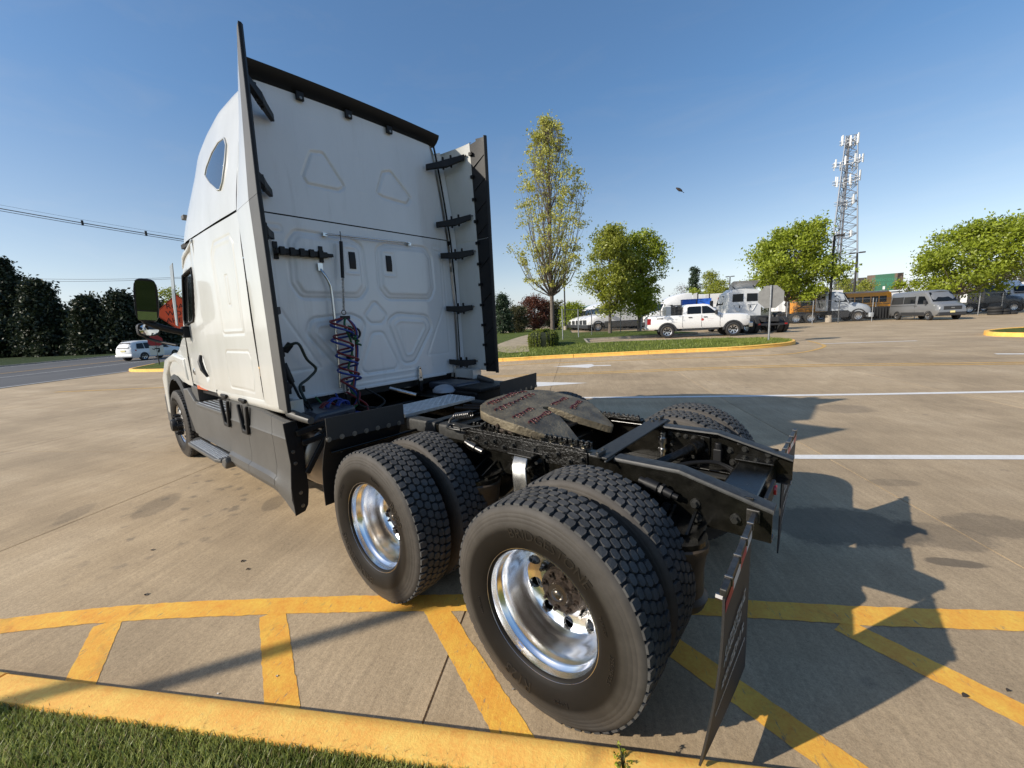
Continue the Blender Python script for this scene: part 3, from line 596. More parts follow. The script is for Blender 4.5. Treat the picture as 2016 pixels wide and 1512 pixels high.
for s in (1, -1):                                   # bright equaliser bracket with hanger bolts
    m = MB(); q = [(.60, .44, .90), (.585, .53, .905), (.565, .58, .86), (.545, .60, .78), (.53, .605, .62)]
    rings = [[(x-.055, s*y, z-.012), (x+.055, s*y, z-.012), (x+.055, s*(y+.012), z+.008), (x-.055, s*(y+.012), z+.008)] for x, y, z in q]
    m.loft(rings).build('hanger_bracket', mat('painted bright bracket', (.42, .41, .38), .25, .85, var=.3, vs=25), truck, smooth=35, bevel=.004)
    m = MB(); m.hexa([(.44, s*.431, .70), (.74, s*.431, .70), (.74, s*.455, .70), (.44, s*.455, .70)], [(.47, s*.431, .93), (.71, s*.431, .93), (.71, s*.46, .93), (.47, s*.46, .93)]); m.bx(.50, .70, s*.45, s*.54, .905, .925); m.build('hanger_plate', M_FRAME, truck, bevel=.006)
    bolts('hanger_bolt', [(.46+.07*k, s*.455, .72+.035*k) for k in range(3)]+[(.49, s*.455, .88), (.68, s*.455, .88), (.70, s*.455, .80)], (0, s, 0), .014, .05)
m = MB(); m.tube([(-.17, .47, .905), (-.22, .475, .895), (-.30, .48, .88), (-.34, .48, .868)], .022, 12); m.cyl((-.20, .473, .899), (-.27, .477, .886), .031, n=12); m.cyl((-.285, .478, .883), (-.30, .48, .88), .034, n=6); m.cyl((-.33, .48, .87), (-.37, .48, .86), .014, n=10); m.build('air_coupling', M_BLK, truck, smooth=40)
m = MB(); m.tube([(1.16, .47, .90), (1.10, .475, .885), (1.03, .48, .87), (.98, .48, .86)], .02, 12); m.cyl((1.12, .475, .89), (1.05, .478, .875), .03, n=12); m.build('air_coupling', M_CHRD, truck, smooth=40)
# ---- fifth wheel -------------------------------------------------------------
for s in (1, -1):
    m = MB(); m.bx(.16, 1.20, s*.368, s*.424, .9905, 1.0); m.bx(.17, 1.18, s*.352, s*.372, .995, 1.028); m.bx(.17, 1.18, s*.424, s*.436, .97, 1.004); m.build('slide_rail', M_GREASE, truck, bevel=.004)
    m = MB()
    for k in range(26): m.box((.19+k*.0385, s*.375, 1.024), (.019, .022, .028))
    m.build('slide_rack', M_GREASE, truck, bevel=.005)
    bolts('slide_bolt', [(.20+.078*k, s*.408, 1.0) for k in range(13)], (0, 0, 1), .0145, .02, mat('oily bolt', (.12, .11, .09), .18, .9))
    m = MB(); m.bx(.16, 1.22, s*.431, s*.442, .87, .985); m.build('slide_angle', M_GREASE, truck, bevel=.004)
    bolts('angle_bolt', [(.19+.088*k, s*.442, .945-.028*(k % 2)) for k in range(12)], (0, s, 0), .013, .028)
fx, fz, tl = .74, 1.108, R(9.5)
FM = Matrix.Translation((fx, 0, fz)) @ Matrix.Rotation(-tl, 4, 'Y')
def fifth():
    # plan outline, x forward: rounded front, throat at the rear
    half = [(.43, .0), (.427, .12), (.41, .24), (.36, .36), (.28, .44), (.18, .462), (.02, .462), (-.10, .45), (-.22, .40), (-.35, .315), (-.42, .27), (-.435, .24), (-.42, .215), (-.26, .115), (-.14, .052), (-.04, .044), (.02, .036), (.045, .0)]
    poly = [(x, y) for x, y in half]+[(x, -y) for x, y in half[-2:0:-1]]
    P2 = [Vector(p) for p in poly]; nb = len(P2)
    V = list(P2); E = [(i, (i+1) % nb) for i in range(nb)]
    x = -.43
    while x < .43:
        y = -.45
        while y < .46:
            V.append(Vector((x+rnd.uniform(-.004, .004), y+rnd.uniform(-.004, .004)))); y += .035
        x += .035
    r = geometry.delaunay_2d_cdt(V, E, [], 1, 1e-4); m = MB()
    def zt(x, y):                                  # ramps fall away behind the throat
        e = max(0, -x-.10); return -e*.22-.004*((abs(y)/.46)**6)
    top = [(p.x, p.y, zt(p.x, p.y)) for p in r[0]]; m.add(top, [tuple(f) for f in r[2]])
    o = len(m.v); m.v += [(p.x, p.y, zt(p.x, p.y)) for p in P2]+[(p.x*1.0, p.y*1.005, zt(p.x, p.y)-(.016)) for p in P2]+[(p.x*.99, p.y*.99, zt(p.x, p.y)-(.062 if p.x > -.2 else .05)) for p in P2]
    for k in range(2): m.f += [(o+k*nb+i, o+k*nb+(i+1) % nb, o+(k+1)*nb+(i+1) % nb, o+(k+1)*nb+i) for i in range(nb)]
    m.xf(FM); me = m.mesh('top_plate', M_FIFTH, 35)
    fw = empty('fifth_wheel', (0, 0, 0)); fw.parent = truck
    link('top_plate', me, fw)
    m = MB()
    for s in (1, -1): m.hexa([(fx-.17, s*.33, 1.0), (fx+.17, s*.33, 1.0), (fx+.17, s*.40, 1.0), (fx-.17, s*.40, 1.0)], [(fx-.06, s*.345, 1.085), (fx+.06, s*.345, 1.085), (fx+.06, s*.385, 1.085), (fx-.06, s*.385, 1.085)])
    m.bx(fx-.2, fx+.2, -.34, .34, .985, 1.005); m.build('pivot_bracket', M_RUST, fw, bevel=.006)
    m = MB()
    for s in (1, -1):
        m.cyl((fx, s*.41, 1.06), (fx, s*.45, 1.06), .03, n=14); m.bx(fx-.03, fx+.03, s*.425, s*.445, 1.03, 1.09)
    m.cyl((fx+.1, .36, 1.07), (fx+.1, .47, 1.068), .014, n=8); m.build('pivot_pin', M_RUST, fw, smooth=40)
    m = MB(); m.tube([(fx+.25, .30, 1.10), (fx+.33, .40, 1.02), (fx+.47, .46, .995)], .008, 8); m.tube(smooth_pl([(fx+.47, .46, .995), (fx+.57, .42, 1.0), (fx+.62, .44, 1.0), (fx+.58, .50, .995), (fx+.45, .49, .992)], 5), .009, 8); m.build('release_handle', M_BOLTB, fw, smooth=50)
    # squiggles of grease: wavy beads on the plate
    gm = [((.33, .30), (.40, -.10), 9, .018), ((.20, .36), (.30, -.22), 9, .018), ((.02, .37), (.07, .10), 6, .016), ((-.11, .36), (-.06, .06), 8, .016), ((.02, -.10), (.06, -.36), 6, .015), ((-.12, -.16), (-.06, -.38), 6, .015), ((.40, -.06), (.38, -.22), 4, .012)]
    for a, b, nw, am in gm:
        pts = []; K = nw*6
        for k in range(K+1):
            t = k/K; x = lerp(a[0], b[0], t)+am*1.3*sin(t*nw*2*pi)*(1+.35*sin(t*9)); y = lerp(a[1], b[1], t)+.010*cos(t*nw*2*pi); pts.append(FM @ Vector((x, y, zt(x, y)+.003)))
        m = MB(); m.tube(pts, [.0036+.0018*abs(sin(k*.9)) for k in range(K+1)], 5); m.build('grease_bead', M_GREASER, fw, smooth=80)
    m = MB(); m.prism([(.06, .03), (.0, .042), (-.02, .038), (-.02, -.038), (.0, -.042), (.06, -.03)], 'xy', -.05, -.035); m.xf(FM).build('lock_jaw', M_RUST, fw)
    m = MB()                                        # coiled air line by the front corner
    pts = [(1.30+.10*t-.03*sin(t*3), .30+.0*t+.028*cos(t*2*pi*7), 1.03+.028*sin(t*2*pi*7)+.05*sin(t*pi)) for t in [i/90 for i in range(91)]]; pts = [(1.40-.16*t, .34-.02*t+.026*cos(t*2*pi*8), 1.04+.026*sin(t*2*pi*8)+.03*t) for t in [i/96 for i in range(97)]]
    m.tube(pts, .005, 6); m.tube(smooth_pl([(1.40, .366, 1.04), (1.43, .37, 1.02), (1.44, .38, .99)], 4), .011, 8); m.build('coiled_line', M_CHRD, fw, smooth=60)
fifth()
# ---- mud flaps ----------------------------------------------------------------
M_MTXT = mat('flap print', (.40, .385, .36), .6); M_REFR = mat('red reflective tape', (.42, .012, .02), .35); M_REFW = mat('white reflective tape', (.55, .53, .52), .35)
def fbow(y, t): k = (y-.555)/.563; return k*(-.016+.055*t**1.8)
for s in (1, -1):
    fl = empty('mud_flap', (-.70, s*.46, .86)); fl.parent = truck
    def loc(m): return m.xf(Matrix.Translation((.70, -s*.46, -.86)))
    tz = lambda y: .856+.02*(y-.45)
    m = MB(); m.bar((-.698, s*.45, .853), (-.716, s*1.125, .870), .022, .026); m.bx(-.72, -.665, s*.436, s*.450, .81, .872); m.bx(-.712, -.690, s*.450, s*.49, .825, .862); loc(m).build('hanger_bar', mat('galvanised bar', (.07, .066, .06), .4, .7, var=.4, vs=40), fl, bevel=.004)
    for y in (.58, .73, .88, 1.04): m = MB(); m.bx(-.7135-.027*(y-.45), -.6865-.027*(y-.45), s*y, s*(y+.010), .838+.025*(y-.45), .872+.025*(y-.45)); loc(m).build('clamp_band', M_CHRD, fl, bevel=.002)
    m = MB(); rings = []
    for k in range(13):
        t = k/12; z = lerp(.846, .15, t); r_ = []
        for y, e in ((.555, 0), (.70, .003), (.85, .002), (1.0, .0), (1.118, -.004)): r_.append((-.701+fbow(y, t)+e*sin(t*4), s*y, z))
        rings.append([(x-.004, y, z) for x, y, z in r_]+[(x+.004, y, z) for x, y, z in r_[::-1]])
    m.loft(rings); loc(m).build('flap_sheet', M_FLAP, fl, smooth=40)
    def onflap(m):
        return m
    for i in range(4):
        y0, y1 = .56+i*.1395, .56+(i+1)*.1395; m = MB(); m.add([(-.7085+fbow(y0, .075), s*y0, .795), (-.7085+fbow(y1, .075), s*y1, .795), (-.708+fbow(y1, .02), s*y1, .835), (-.708+fbow(y0, .02), s*y0, .835)], [(0, 1, 2, 3)]); loc(m).build('reflective_tape', M_REFR if i % 2 else M_REFW, fl)
    for z, sz, y0_, y1_ in ((.60, .05, -.21, .16), (.55, .035, -.21, .10), (.44, .055, -.19, .17), (.345, .018, -.23, .22)):   # worn print, too steep to read
        q_ = MB(); rz_ = random.Random(int(z*1000)); yy = y0_; V = []
        while yy < y1_:
            w_ = rz_.uniform(.25, .5)*sz; h1, h2 = rz_.uniform(.55, 1)*sz, rz_.uniform(0, .25)*sz; q_.bx(yy, yy+w_*.45, -h1/2-h2*.3, h1/2, 0, .0006)
            if rz_.random() < .6: q_.bx(yy, yy+w_*1.25, h1/2-.2*sz, h1/2-.04*sz, 0, .0007)
            if rz_.random() < .5: q_.bx(yy, yy+w_*1.2, -h1/2, -h1/2+.15*sz, 0, .0007)
            yy += w_*1.55
        v, f = [Vector(p) for p in q_.v], q_.f; m = MB()
        for p in v:
            zz = z+p.y; t = (.846-zz)/.681; yy_ = .84-s*p.x; V.append((-.7072+fbow(yy_, t)-p.z-.0022, s*yy_, zz))
        m.add(V, f); loc(m).build('flap_lettering', M_MTXT, fl)['kind'] = 'stuff'
    m = MB(); m.cyl((-.695, s*1.10, .835), (-.722, s*1.10, .834), .005, n=8); m.cyl((-.69, s*1.10, .835), (-.712, s*1.10, .835), .011, n=6); loc(m).build('flap_bolt', M_CHRD, fl)
# ---- quarter fenders in front of the drive wheels ---------------------------------
for s in (1, -1):
    m = MB(); pr = [(1.745, 1.165), (1.752, 1.04), (1.775, .985), (1.82, .90), (1.865, .78), (1.885, .65), (1.885, .50)]
    rings = [[(x, s*.60, z), (x, s*1.225, z+.004), (x+.007, s*1.225, z+.004), (x+.007, s*.60, z)] for x, z in pr[1:]]
    m.loft(rings).build('quarter_fender', M_BLK, truck, smooth=40)
    m = MB(); rings = [[(x-.006, s*.59, z-.004), (x-.006, s*1.22, z+.012), (x+.001, s*1.22, z+.012), (x+.001, s*.59, z-.004)] for x, z in ((1.742, 1.165), (1.748, 1.0))]
    m.loft(rings).build('fender_flap', M_FLAP, truck, bevel=.002)
    bolts('fender_bolt', [(1.742, s*(.64+.095*k), 1.012+.002*k) for k in range(7)], (-1, 0, 0), .013, .006, M_BOLT)
    bolts('fender_bolt', [(1.808, s*(.70+.2*k), .90) for k in range(3)], (-1, 0, 0), .008, .006, M_BOLT)
    m = MB(); m.tube([(1.80, s*.43, .90), (1.80, s*.70, .905), (1.80, s*1.18, .91)], .012, 8); m.build('fender_stay', M_FRAME, truck, smooth=60)
# ---- deck plate -------------------------------------------------------------------
m = MB(); m.bx(1.95, 2.33, -.42, .44, 1.008, 1.018); m.bx(1.945, 1.957, -.42, .44, .985, 1.018); m.build('deck_plate', M_DIAM, truck, bevel=.003)
m = MB()
for i in range(11):
    for j in range(24):
        x, y = 1.972+i*.0335, -.405+j*.0355; a = pi/4 if (i+j) % 2 else -pi/4; m.box((x, y, 1.0195), (.024, .009, .0035), Matrix.Rotation(a, 3, 'Z'))
m.build('tread_pattern', M_DIAM, truck)
for k in range(3):
    m = MB(); m.tube(smooth_pl([(1.9, -.1-.12*k, .97), (1.6, -.15-.1*k, .985), (1.3, -.2-.05*k, .98), (1.0, -.25, .97)], 5), .014, 8); m.build('air_hose', M_BLK, truck, smooth=60)
m = MB(); m.bx(1.62, 1.70, -.35, .35, .95, .975); m.bx(1.36, 1.42, -.35, .35, .945, .965); m.build('hose_support', M_FRAME, truck, bevel=.004)
# ================================================================== the tractor unit: cab
def paintmat(name, col, dirt=.0):
    m, n, b, l = nodes(name); t = n.nodes.new('ShaderNodeTexCoord').outputs['Object']
    c = nmix(n, .28, col, nramp(n, nnoise(n, t, 2.2, 6, .65, .2, (1, 1, .35)), [(.35, (.34,.33,.31)), (.65, (.56,.56,.56))]), 'OVERLAY')
    rs = nnoise(n, t, 5.0, 7, .7, .1, (1, 1, .10)); c = nmix(n, nramp(n, rs, [(.56, (0, 0, 0)), (.78, (dirt,)*3)]), c, (.30, .285, .26)); sp_ = nnoise(n, t, 70, 4, .8); c = nmix(n, nramp(n, sp_, [(.64, (0, 0, 0)), (.72, (dirt*.9,)*3)]), c, (.22, .21, .20))
    l(c, b.inputs['Base Color']); b.inputs['Roughness'].default_value = .33; b.inputs['Coat Weight'].default_value = .55; b.inputs['Coat Roughness'].default_value = .05
    l(nbump(n, nnoise(n, t, 3.0, 2), .05, .01), b.inputs['Coat Normal']); return m
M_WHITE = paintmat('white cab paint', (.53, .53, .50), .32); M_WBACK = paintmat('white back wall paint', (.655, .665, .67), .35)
M_GREY = mat('grey moulded skirt', (.075, .073, .068), .45, var=.14, vs=2.5, bump=.03, bs=350, spec=.5)
M_GREYL = mat('grey extender trim', (.078, .076, .071), .55, var=.18, vs=2.0, bump=.03, bs=300)
M_GLASS = mat('dark cab glass', (.012, .014, .015), .04, spec=.9, coat=.6)
M_MIR = mat('mirror glass', (.10, .12, .13), .03, 1.0); M_MIRB = mat('bright mirror glass', (.62, .65, .68), .03, 1.0)  # door mirror glass darkened in its colour to imitate a dark reflection
M_CHR = mat('dull chrome', (.55, .55, .54), .22, 1.0, rvar=.1, vs=20)
M_SEAM = mat('seam gap', (.006, .006, .006), .8)
def sd_poly(P, y, z):                                # signed distance to polygon
    d = 1e9; s = 1; n = len(P)
    for i in range(n):
        ax, ay = P[i]; bx_, by = P[i-1]; ex, ey = bx_-ax, by-ay; wx, wy = y-ax, z-ay
        t = max(0, min(1, (wx*ex+wy*ey)/(ex*ex+ey*ey+1e-12))); px, py = wx-ex*t, wy-ey*t; d = min(d, px*px+py*py)
        c1, c2, c3 = z >= ay, z < by, ex*wy > ey*wx
        if (c1 and c2 and c3) or (not c1 and not c2 and not c3): s = -s
    return s*math.sqrt(d)
def rrect(y0, y1, z0, z1): return [(y0, z0), (y1, z0), (y1, z1), (y0, z1)]
def inset(P, k):
    cy, cz = sum(p[0] for p in P)/len(P), sum(p[1] for p in P)/len(P)
    return [(cy+(a-cy)*k, cz+(b-cz)*k) for a, b in P]
def bnd(P): return (min(a for a, b in P), max(a for a, b in P), min(b for a, b in P), max(b for a, b in P))
def emboss(shapes, a, b):                            # shapes: (poly, round, mode, depth, width)
    h = 0
    for P, r, mode, dep, wd, B in shapes:
        m_ = r+wd*2+.02
        if not (B[0]-m_ < a < B[1]+m_ and B[2]-m_ < b < B[3]+m_): continue
        d = sd_poly(P, a, b)-r
        if mode == 'groove': h += dep*max(0, 1-abs(d)/wd)**1.2 if abs(d) < wd else 0
        else: h += dep*ss(wd, -wd, d) if wd else 0
    return h
def S(P, r, mode, dep, wd): return (P, r, mode, dep, wd, bnd(P))
def ssd(x): return x
XW = 2.95
PAN = [(.165, 2.56), (.22, 2.585), (.70, 2.595), (.735, 2.55), (.745, 2.23), (.71, 2.163), (.20, 2.165), (.155, 2.22)]
TRP = [(.24, 1.80), (.29, 1.825), (.63, 1.80), (.645, 1.76), (.41, 1.44), (.36, 1.435)]
low = []
for s in (1, -1):
    q = [(s*a, b) for a, b in PAN]; low += [S(q, .085, 'groove', -.014, .018), S(inset(q, .93), .05, 'step', .011, .014)]
    q = [(s*a, b) for a, b in TRP]; low += [S(q, .09, 'groove', -.015, .02), S(inset(q, .86), .03, 'groove', .010, .015)]
    low += [S(rrect(*sorted((s*.160, s*.272)), 2.345, 2.565), .02, 'groove', .007, .010)]
    low += [S([(s*.86, 2.66), (s*.97, 2.66), (s*.97, 2.0), (s*.90, 1.86), (s*.66, 1.42), (s*.92, 1.42), (s*1.0, 1.42), (s*1.0, 2.70), (s*.86, 2.70)], .006, 'groove', -.007, .012)]
low += [S([(0, 2.0), (.085, 1.90), (.05, 1.86), (-.05, 1.86), (-.085, 1.90)], .04, 'groove', -.012, .015)]
low += [S([(.03, 1.66), (-.03, 1.66), (-.16, 1.36), (.16, 1.36)], .06, 'groove', -.012, .016), S(rrect(-.48, .48, 1.205, 1.25), .012, 'groove', .007, .012), S(rrect(-.06, .06, 2.70, 2.78), .02, 'groove', .004, .008)]
upp = [S([(.49, 3.385), (.40, 3.40), (.235, 3.165), (.275, 3.135), (.56, 3.13), (.585, 3.175)], .02, 'groove', -.019, .017), S([(-.265, 3.385), (-.345, 3.41), (-.565, 3.20), (-.52, 3.15), (-.235, 3.165), (-.185, 3.185)], .02, 'groove', -.019, .017),
       S(rrect(-.02, .06, 3.16, 3.47), .012, 'groove', .003, .008), S([(.66, 3.71), (.38, 3.715), (.38, 3.665), (.62, 3.665), (.62, 3.33), (.66, 3.33)], .003, 'groove', .002, .004), S([(-.30, 3.715), (-.62, 3.72), (-.62, 3.33), (-.585, 3.33), (-.585, 3.675), (-.30, 3.67)], .003, 'groove', .002, .004)]
def hw(z): return interp([(1.1, 1.155), (2.0, 1.175), (2.78, 1.135), (3.3, 1.065), (3.70, 1.0), (3.90, .955)], z)[0]   # half width of the back wall
def wall_grid(name, z0, z1, shapes, ny, nz):
    g = MB()
    def fn(a, c):
        z = lerp(z0, z1, c); w_ = hw(z); y = lerp(-w_, w_, a); e = max(0, abs(y)-(w_-.07))/.07
        return (XW+.045*e*e-emboss(shapes, y, z)-(.0), y, z)
    g.grid(fn, ny, nz); return g.build(name, M_WBACK, truck, smooth=179, fix=False)
wall_grid('back_panel', 1.15, 2.795, low, 190, 140); wall_grid('roof_back_panel', 2.807, 3.87, upp, 190, 90)
m = MB(); m.bx(XW+.03, XW+.06, -1.12, 1.12, 2.78, 2.82); m.build('panel_seam', M_SEAM, truck)
for s in (1, -1):                                    # thin weld line, vent flaps with black outlets
    m = MB(); rings = []
    for k in range(8): t = k/7; rings.append([(XW-.012-.010*sin(pi*t), s*y, lerp(2.378, 2.538, t)) for y in (.180, .190, .205, .235, .248)])
    rings = [[(XW-.004, s*y, lerp(2.375, 2.541, k/7)) if j in (0, 5) else (XW-.014-.007*sin(pi*k/7)-(.006 if 0 < j < 5 else 0), s*y, lerp(2.378-.006*(k == 0), 2.538, k/7)) for j, y in enumerate((.178, .182, .198, .228, .244, .249))] for k in range(8)]
    m.loft(rings, closed=False, caps=False); m.build('air_outlet', M_BLK, truck, smooth=50, fix=False)
m = MB()
for s in (1, -1):
    for k in range(9): m.cyl((XW-.001, s*(1.035), 1.45+k*.14), (XW-.005, s*1.035, 1.45+k*.14), .007, n=8)
for k in range(14): m.cyl((XW-.001, -.72+k*.11, 1.29), (XW-.004, -.72+k*.11, 1.29), .006, n=8)
st_ = m.build('rivets', M_WBACK, truck); st_.name = 'rivet_row'; st_['kind'] = 'stuff'
# bottom flange of the wall and its latch brackets
m = MB(); m.bx(XW-.012, XW+.02, -.92, .95, 1.135, 1.165); m.build('sill_flange', M_WBACK, truck, bevel=.006)
for y in (.43, -.49, -1.06):
    m = MB(); z0 = 1.25 if y > -1 else 1.21
    m.prism([(y-.028, z0-.13), (y+.028, z0-.13), (y+.03, z0-.10), (y+.014, z0+.03), (y, z0+.045), (y-.014, z0+.03), (y-.03, z0-.10)], 'yz', XW-.045, XW-.012); m.build('cab_latch', M_CHR if y < 0 else M_STEEL, truck, bevel=.004)
    m = MB(); m.cyl((XW-.05, y, z0+.02), (XW-.04, y, z0+.02), .008, n=8); m.cyl((XW-.05, y, z0-.09), (XW-.04, y, z0-.09), .01, n=8); m.bx(XW-.04, XW-.015, y-.02, y+.02, z0-.25, z0-.11); m.build('latch_pin', M_BLK, truck)
# ---- side walls of the sleeper ------------------------------------------------
def sidew(x, z): return interp([(1.1, 1.195), (1.25, 1.205), (1.9, 1.212), (2.5, 1.205), (2.80, 1.19)], z)[0]-.012*ss(3.9, 2.95, x)
sshape = [S([(3.16, 1.80), (3.68, 1.80), (3.70, 2.52), (3.62, 2.605), (3.20, 2.605), (3.14, 2.55)], .02, 'groove', -.011, .016), S([(3.20, 1.83), (3.64, 1.83), (3.66, 2.50), (3.6, 2.56), (3.24, 2.56), (3.19, 2.5)], .02, 'step', -.006, .012), S(rrect(3.40, 3.435, 2.06, 2.29), .018, 'groove', -.011, .009),
          S([(3.13, 1.27), (3.72, 1.28), (3.74, 1.36), (3.72, 1.58), (3.68, 1.60), (3.13, 1.60), (3.10, 1.55), (3.09, 1.36)], .02, 'groove', -.014, .009)]
for s in (1, -1):
    g = MB(); x0, x1 = 2.93, 4.30
    g.grid(lambda a, c: (lambda x, z: (x, s*(sidew(x, z)+emboss(sshape, x, z)), z))(lerp(x0, x1, a), lerp(1.19, 2.768, c)), 130, 140)
    g.build('sleeper_side', M_WHITE, truck, smooth=179, fix=False)
    m = MB(); m.bx(2.95, 4.9, s*1.13, s*1.165, 2.755, 2.80); m.build('panel_seam', M_SEAM, truck)
    rings = []                                       # rounded white sill under the sleeper
    for x, dy in ((4.28, 0), (3.6, 0), (2.75, .0), (2.60, -.01), (2.56, -.035)): rings.append([(x, s*(1.185+dy), 1.20), (x, s*(1.20+dy), 1.16), (x, s*(1.19+dy), 1.115), (x, s*(1.14+dy), 1.085), (x, s*(1.05+dy), 1.09), (x, s*(1.05+dy), 1.20)])
    m = MB(); m.loft(rings).build('sill', M_WHITE, truck, smooth=60)
    m = MB(); m.tube([(2.60, s*1.12, 1.10), (2.42, s*1.10, 1.075), (2.30, s*1.08, 1.06)], [.036, .034, .03], 14); m.build('sill_end', M_GREY, truck, smooth=50)
    # door with its window opening
    def dy(x, z): return 1.20-.10*ss(4.3, 5.9, x)**1.3-(.055*max(0, z-1.93)/.8)*ss(4.3, 4.75, x)
    WN = [(4.66, 2.50), (4.62, 2.42), (4.74, 2.02), (4.80, 1.965), (5.50, 1.93), (5.56, 2.0), (5.35, 2.50)]
    dsh = [S(WN, .02, 'step', -.02, .012), S([(4.315, 1.17), (4.315, 2.70), (5.2, 2.72), (5.68, 2.0), (5.7, 1.17)], .0, 'groove', -.008, .008), S([(4.50, 1.30), (4.68, 1.56), (4.74, 1.55), (4.6, 1.28)], .012, 'step', -.016, .012)]
    g = MB(); nx, nz = 72, 84
    g.grid(lambda a, c: (lambda x, z: (x, s*(dy(x, z)+emboss(dsh, x, z)), z))(lerp(4.295, 5.75, a), lerp(1.155, 2.768, c)), nx, nz)
    cut = []
    for f_ in g.f:
        c_ = [sum(g.v[i][k] for i in f_)/4 for k in (0, 2)]
        if c_[1] > 1.9 and c_[0] > 5.72-(c_[1]-1.9)*.55: continue
        cut.append(f_)
    g.f = cut; dr = g.build('door', M_WHITE, truck, smooth=179, fix=False)
    w_ = MB(); w_.add([(x, s*(dy(x, z)-.012), z) for x, z in WN], [tuple(range(len(WN)))]); w_.build('window', M_GLASS, dr)
    w_ = MB(); cc = (5.08, 2.22); pts = [(x, s*(dy(x, z)+.002), z) for x, z in [(cc[0]+(a-cc[0])*1.03, cc[1]+(b-cc[1])*1.05) for a, b in WN]]; w_.tube(pts+[pts[0]], .016, 6); w_.build('window_seal', M_BLK, dr, smooth=60)
    h_ = MB(); h_.tube([(4.52, s*1.205, 1.32), (4.56, s*1.23, 1.40), (4.61, s*1.232, 1.49), (4.645, s*1.21, 1.555)], [.014, .024, .024, .016], 10); h_.build('door_handle', M_BLK, dr, smooth=60)
    m = MB(); m.lathe([(0, .045), (.006, .045), (.010, .036), (.010, .0)], (0, 0, 0), n=24); o = m.build('badge', M_CHR, truck, smooth=30); o.location = (5.42, s*(dy(5.42, 1.33)+.001), 1.33); o.rotation_euler = (0, 0, 0 if s > 0 else pi)
    v, f = text_geo('A', .07, .001); m = MB(); m.add([(-p.x, .0112+p.z, p.y) for p in v], f); q = m.build('badge_letter', M_BLK, o)
    m = MB(); m.prism([(5.30, 1.165), (4.98, 1.16), (4.86, 1.125), (5.30, 1.115)], 'xz', s*1.10, s*1.155); m.build('marker_lamp', mat('amber lens', (.55, .09, .012), .25, coat=.4), truck, bevel=.006)
    # rain gutter over the door
    m = MB(); m.tube([(x, s*(dy(x, 2.73)-.005), z) for x, z in ((4.3, 2.745), (4.7, 2.74), (5.1, 2.70), (5.35, 2.60))], [.016, .03, .034, .02], 8); m.build('gutter', M_WHITE, truck, smooth=60)
# ---- roof cap -------------------------------------------------------------------
RZ = [(2.95, 3.90), (3.3, 3.905), (3.7, 3.895), (4.1, 3.84), (4.5, 3.745), (4.85, 3.62), (5.14, 3.46), (5.36, 3.28), (5.54, 3.08), (5.66, 2.93), (5.74, 2.82)]
def roof_ring(x):
    zr = interp(RZ, x)[0]; wt = interp([(2.95, .965), (3.6, .985), (4.4, .98), (5.0, .93), (5.5, .86), (5.74, .84)], x)[0]; wb = 1.19-.20*ss(4.4, 5.75, x)**1.2-.008*ss(3.5, 2.95, x); zb = 2.785
    P = []
    hgt = zr-zb; rc = min(.16, hgt*.45)
    for k in range(9): t = k/8; z = lerp(zb, zr-rc, t); P.append((lerp(wb, wt+.02, t**1.25), z))
    for k in range(1, 7): a = k/6*pi/2; P.append((wt+.02-rc*(1-cos(a)), zr-rc+rc*sin(a)))
    P.append(((wt-rc)*.6, zr+.03)); P.append((0, zr+.045))
    return [(x, y, z) for y, z in P]+[(x, -y, z) for y, z in P[-2::-1]]
xs = [2.955+.0*k for k in range(1)]+[lerp(2.99, 5.74, k/44) for k in range(45)]
m = MB(); m.loft([roof_ring(x) for x in xs], closed=False, caps=False).build('roof_cap', M_WHITE, truck, smooth=60, fix=False)
for s in (1, -1):                                    # teardrop window in the roof cap
    TW = [(3.90, 3.30), (3.87, 3.37), (3.70, 3.46), (3.52, 3.50), (3.36, 3.485), (3.28, 3.40), (3.27, 3.25), (3.30, 3.09), (3.35, 3.035), (3.43, 3.05), (3.68, 3.17)]
    def ry(x, z): r_ = roof_ring(x)[:15]; return [lerp(a[1], b[1], (z-a[2])/(b[2]-a[2])) for a, b in zip(r_, r_[1:]) if a[2] <= z <= b[2]][0]
    c_ = (3.44, 3.28); V = [(c_[0], s*(ry(*c_)+.006), c_[1])]
    for k in (.5, 1.0):
        for a, b in TW: x, z = c_[0]+(a-c_[0])*k, c_[1]+(b-c_[1])*k; V.append((x, s*(ry(x, z)+.005), z))
    n_ = len(TW); F = [(0, 1+i, 1+(i+1) % n_) for i in range(n_)]+[(1+i, 1+n_+i, 1+n_+(i+1) % n_, 1+(i+1) % n_) for i in range(n_)]
    m = MB(); m.add(V, F); o = m.build('roof_window', mat('tinted roof glass', (.02, .03, .045), .06, spec=.9, coat=.5), truck, smooth=179)
    m = MB(); pts = V[1+n_:]; m.tube(list(pts)+[pts[0]], .008, 6); m.build('window_seal', M_WHITE, o, smooth=80)
    m = MB(); m.box((5.30, s*.98, 3.20), (.10, .08, .05)); m.build('roof_marker', M_GREYL, truck, bevel=.008)
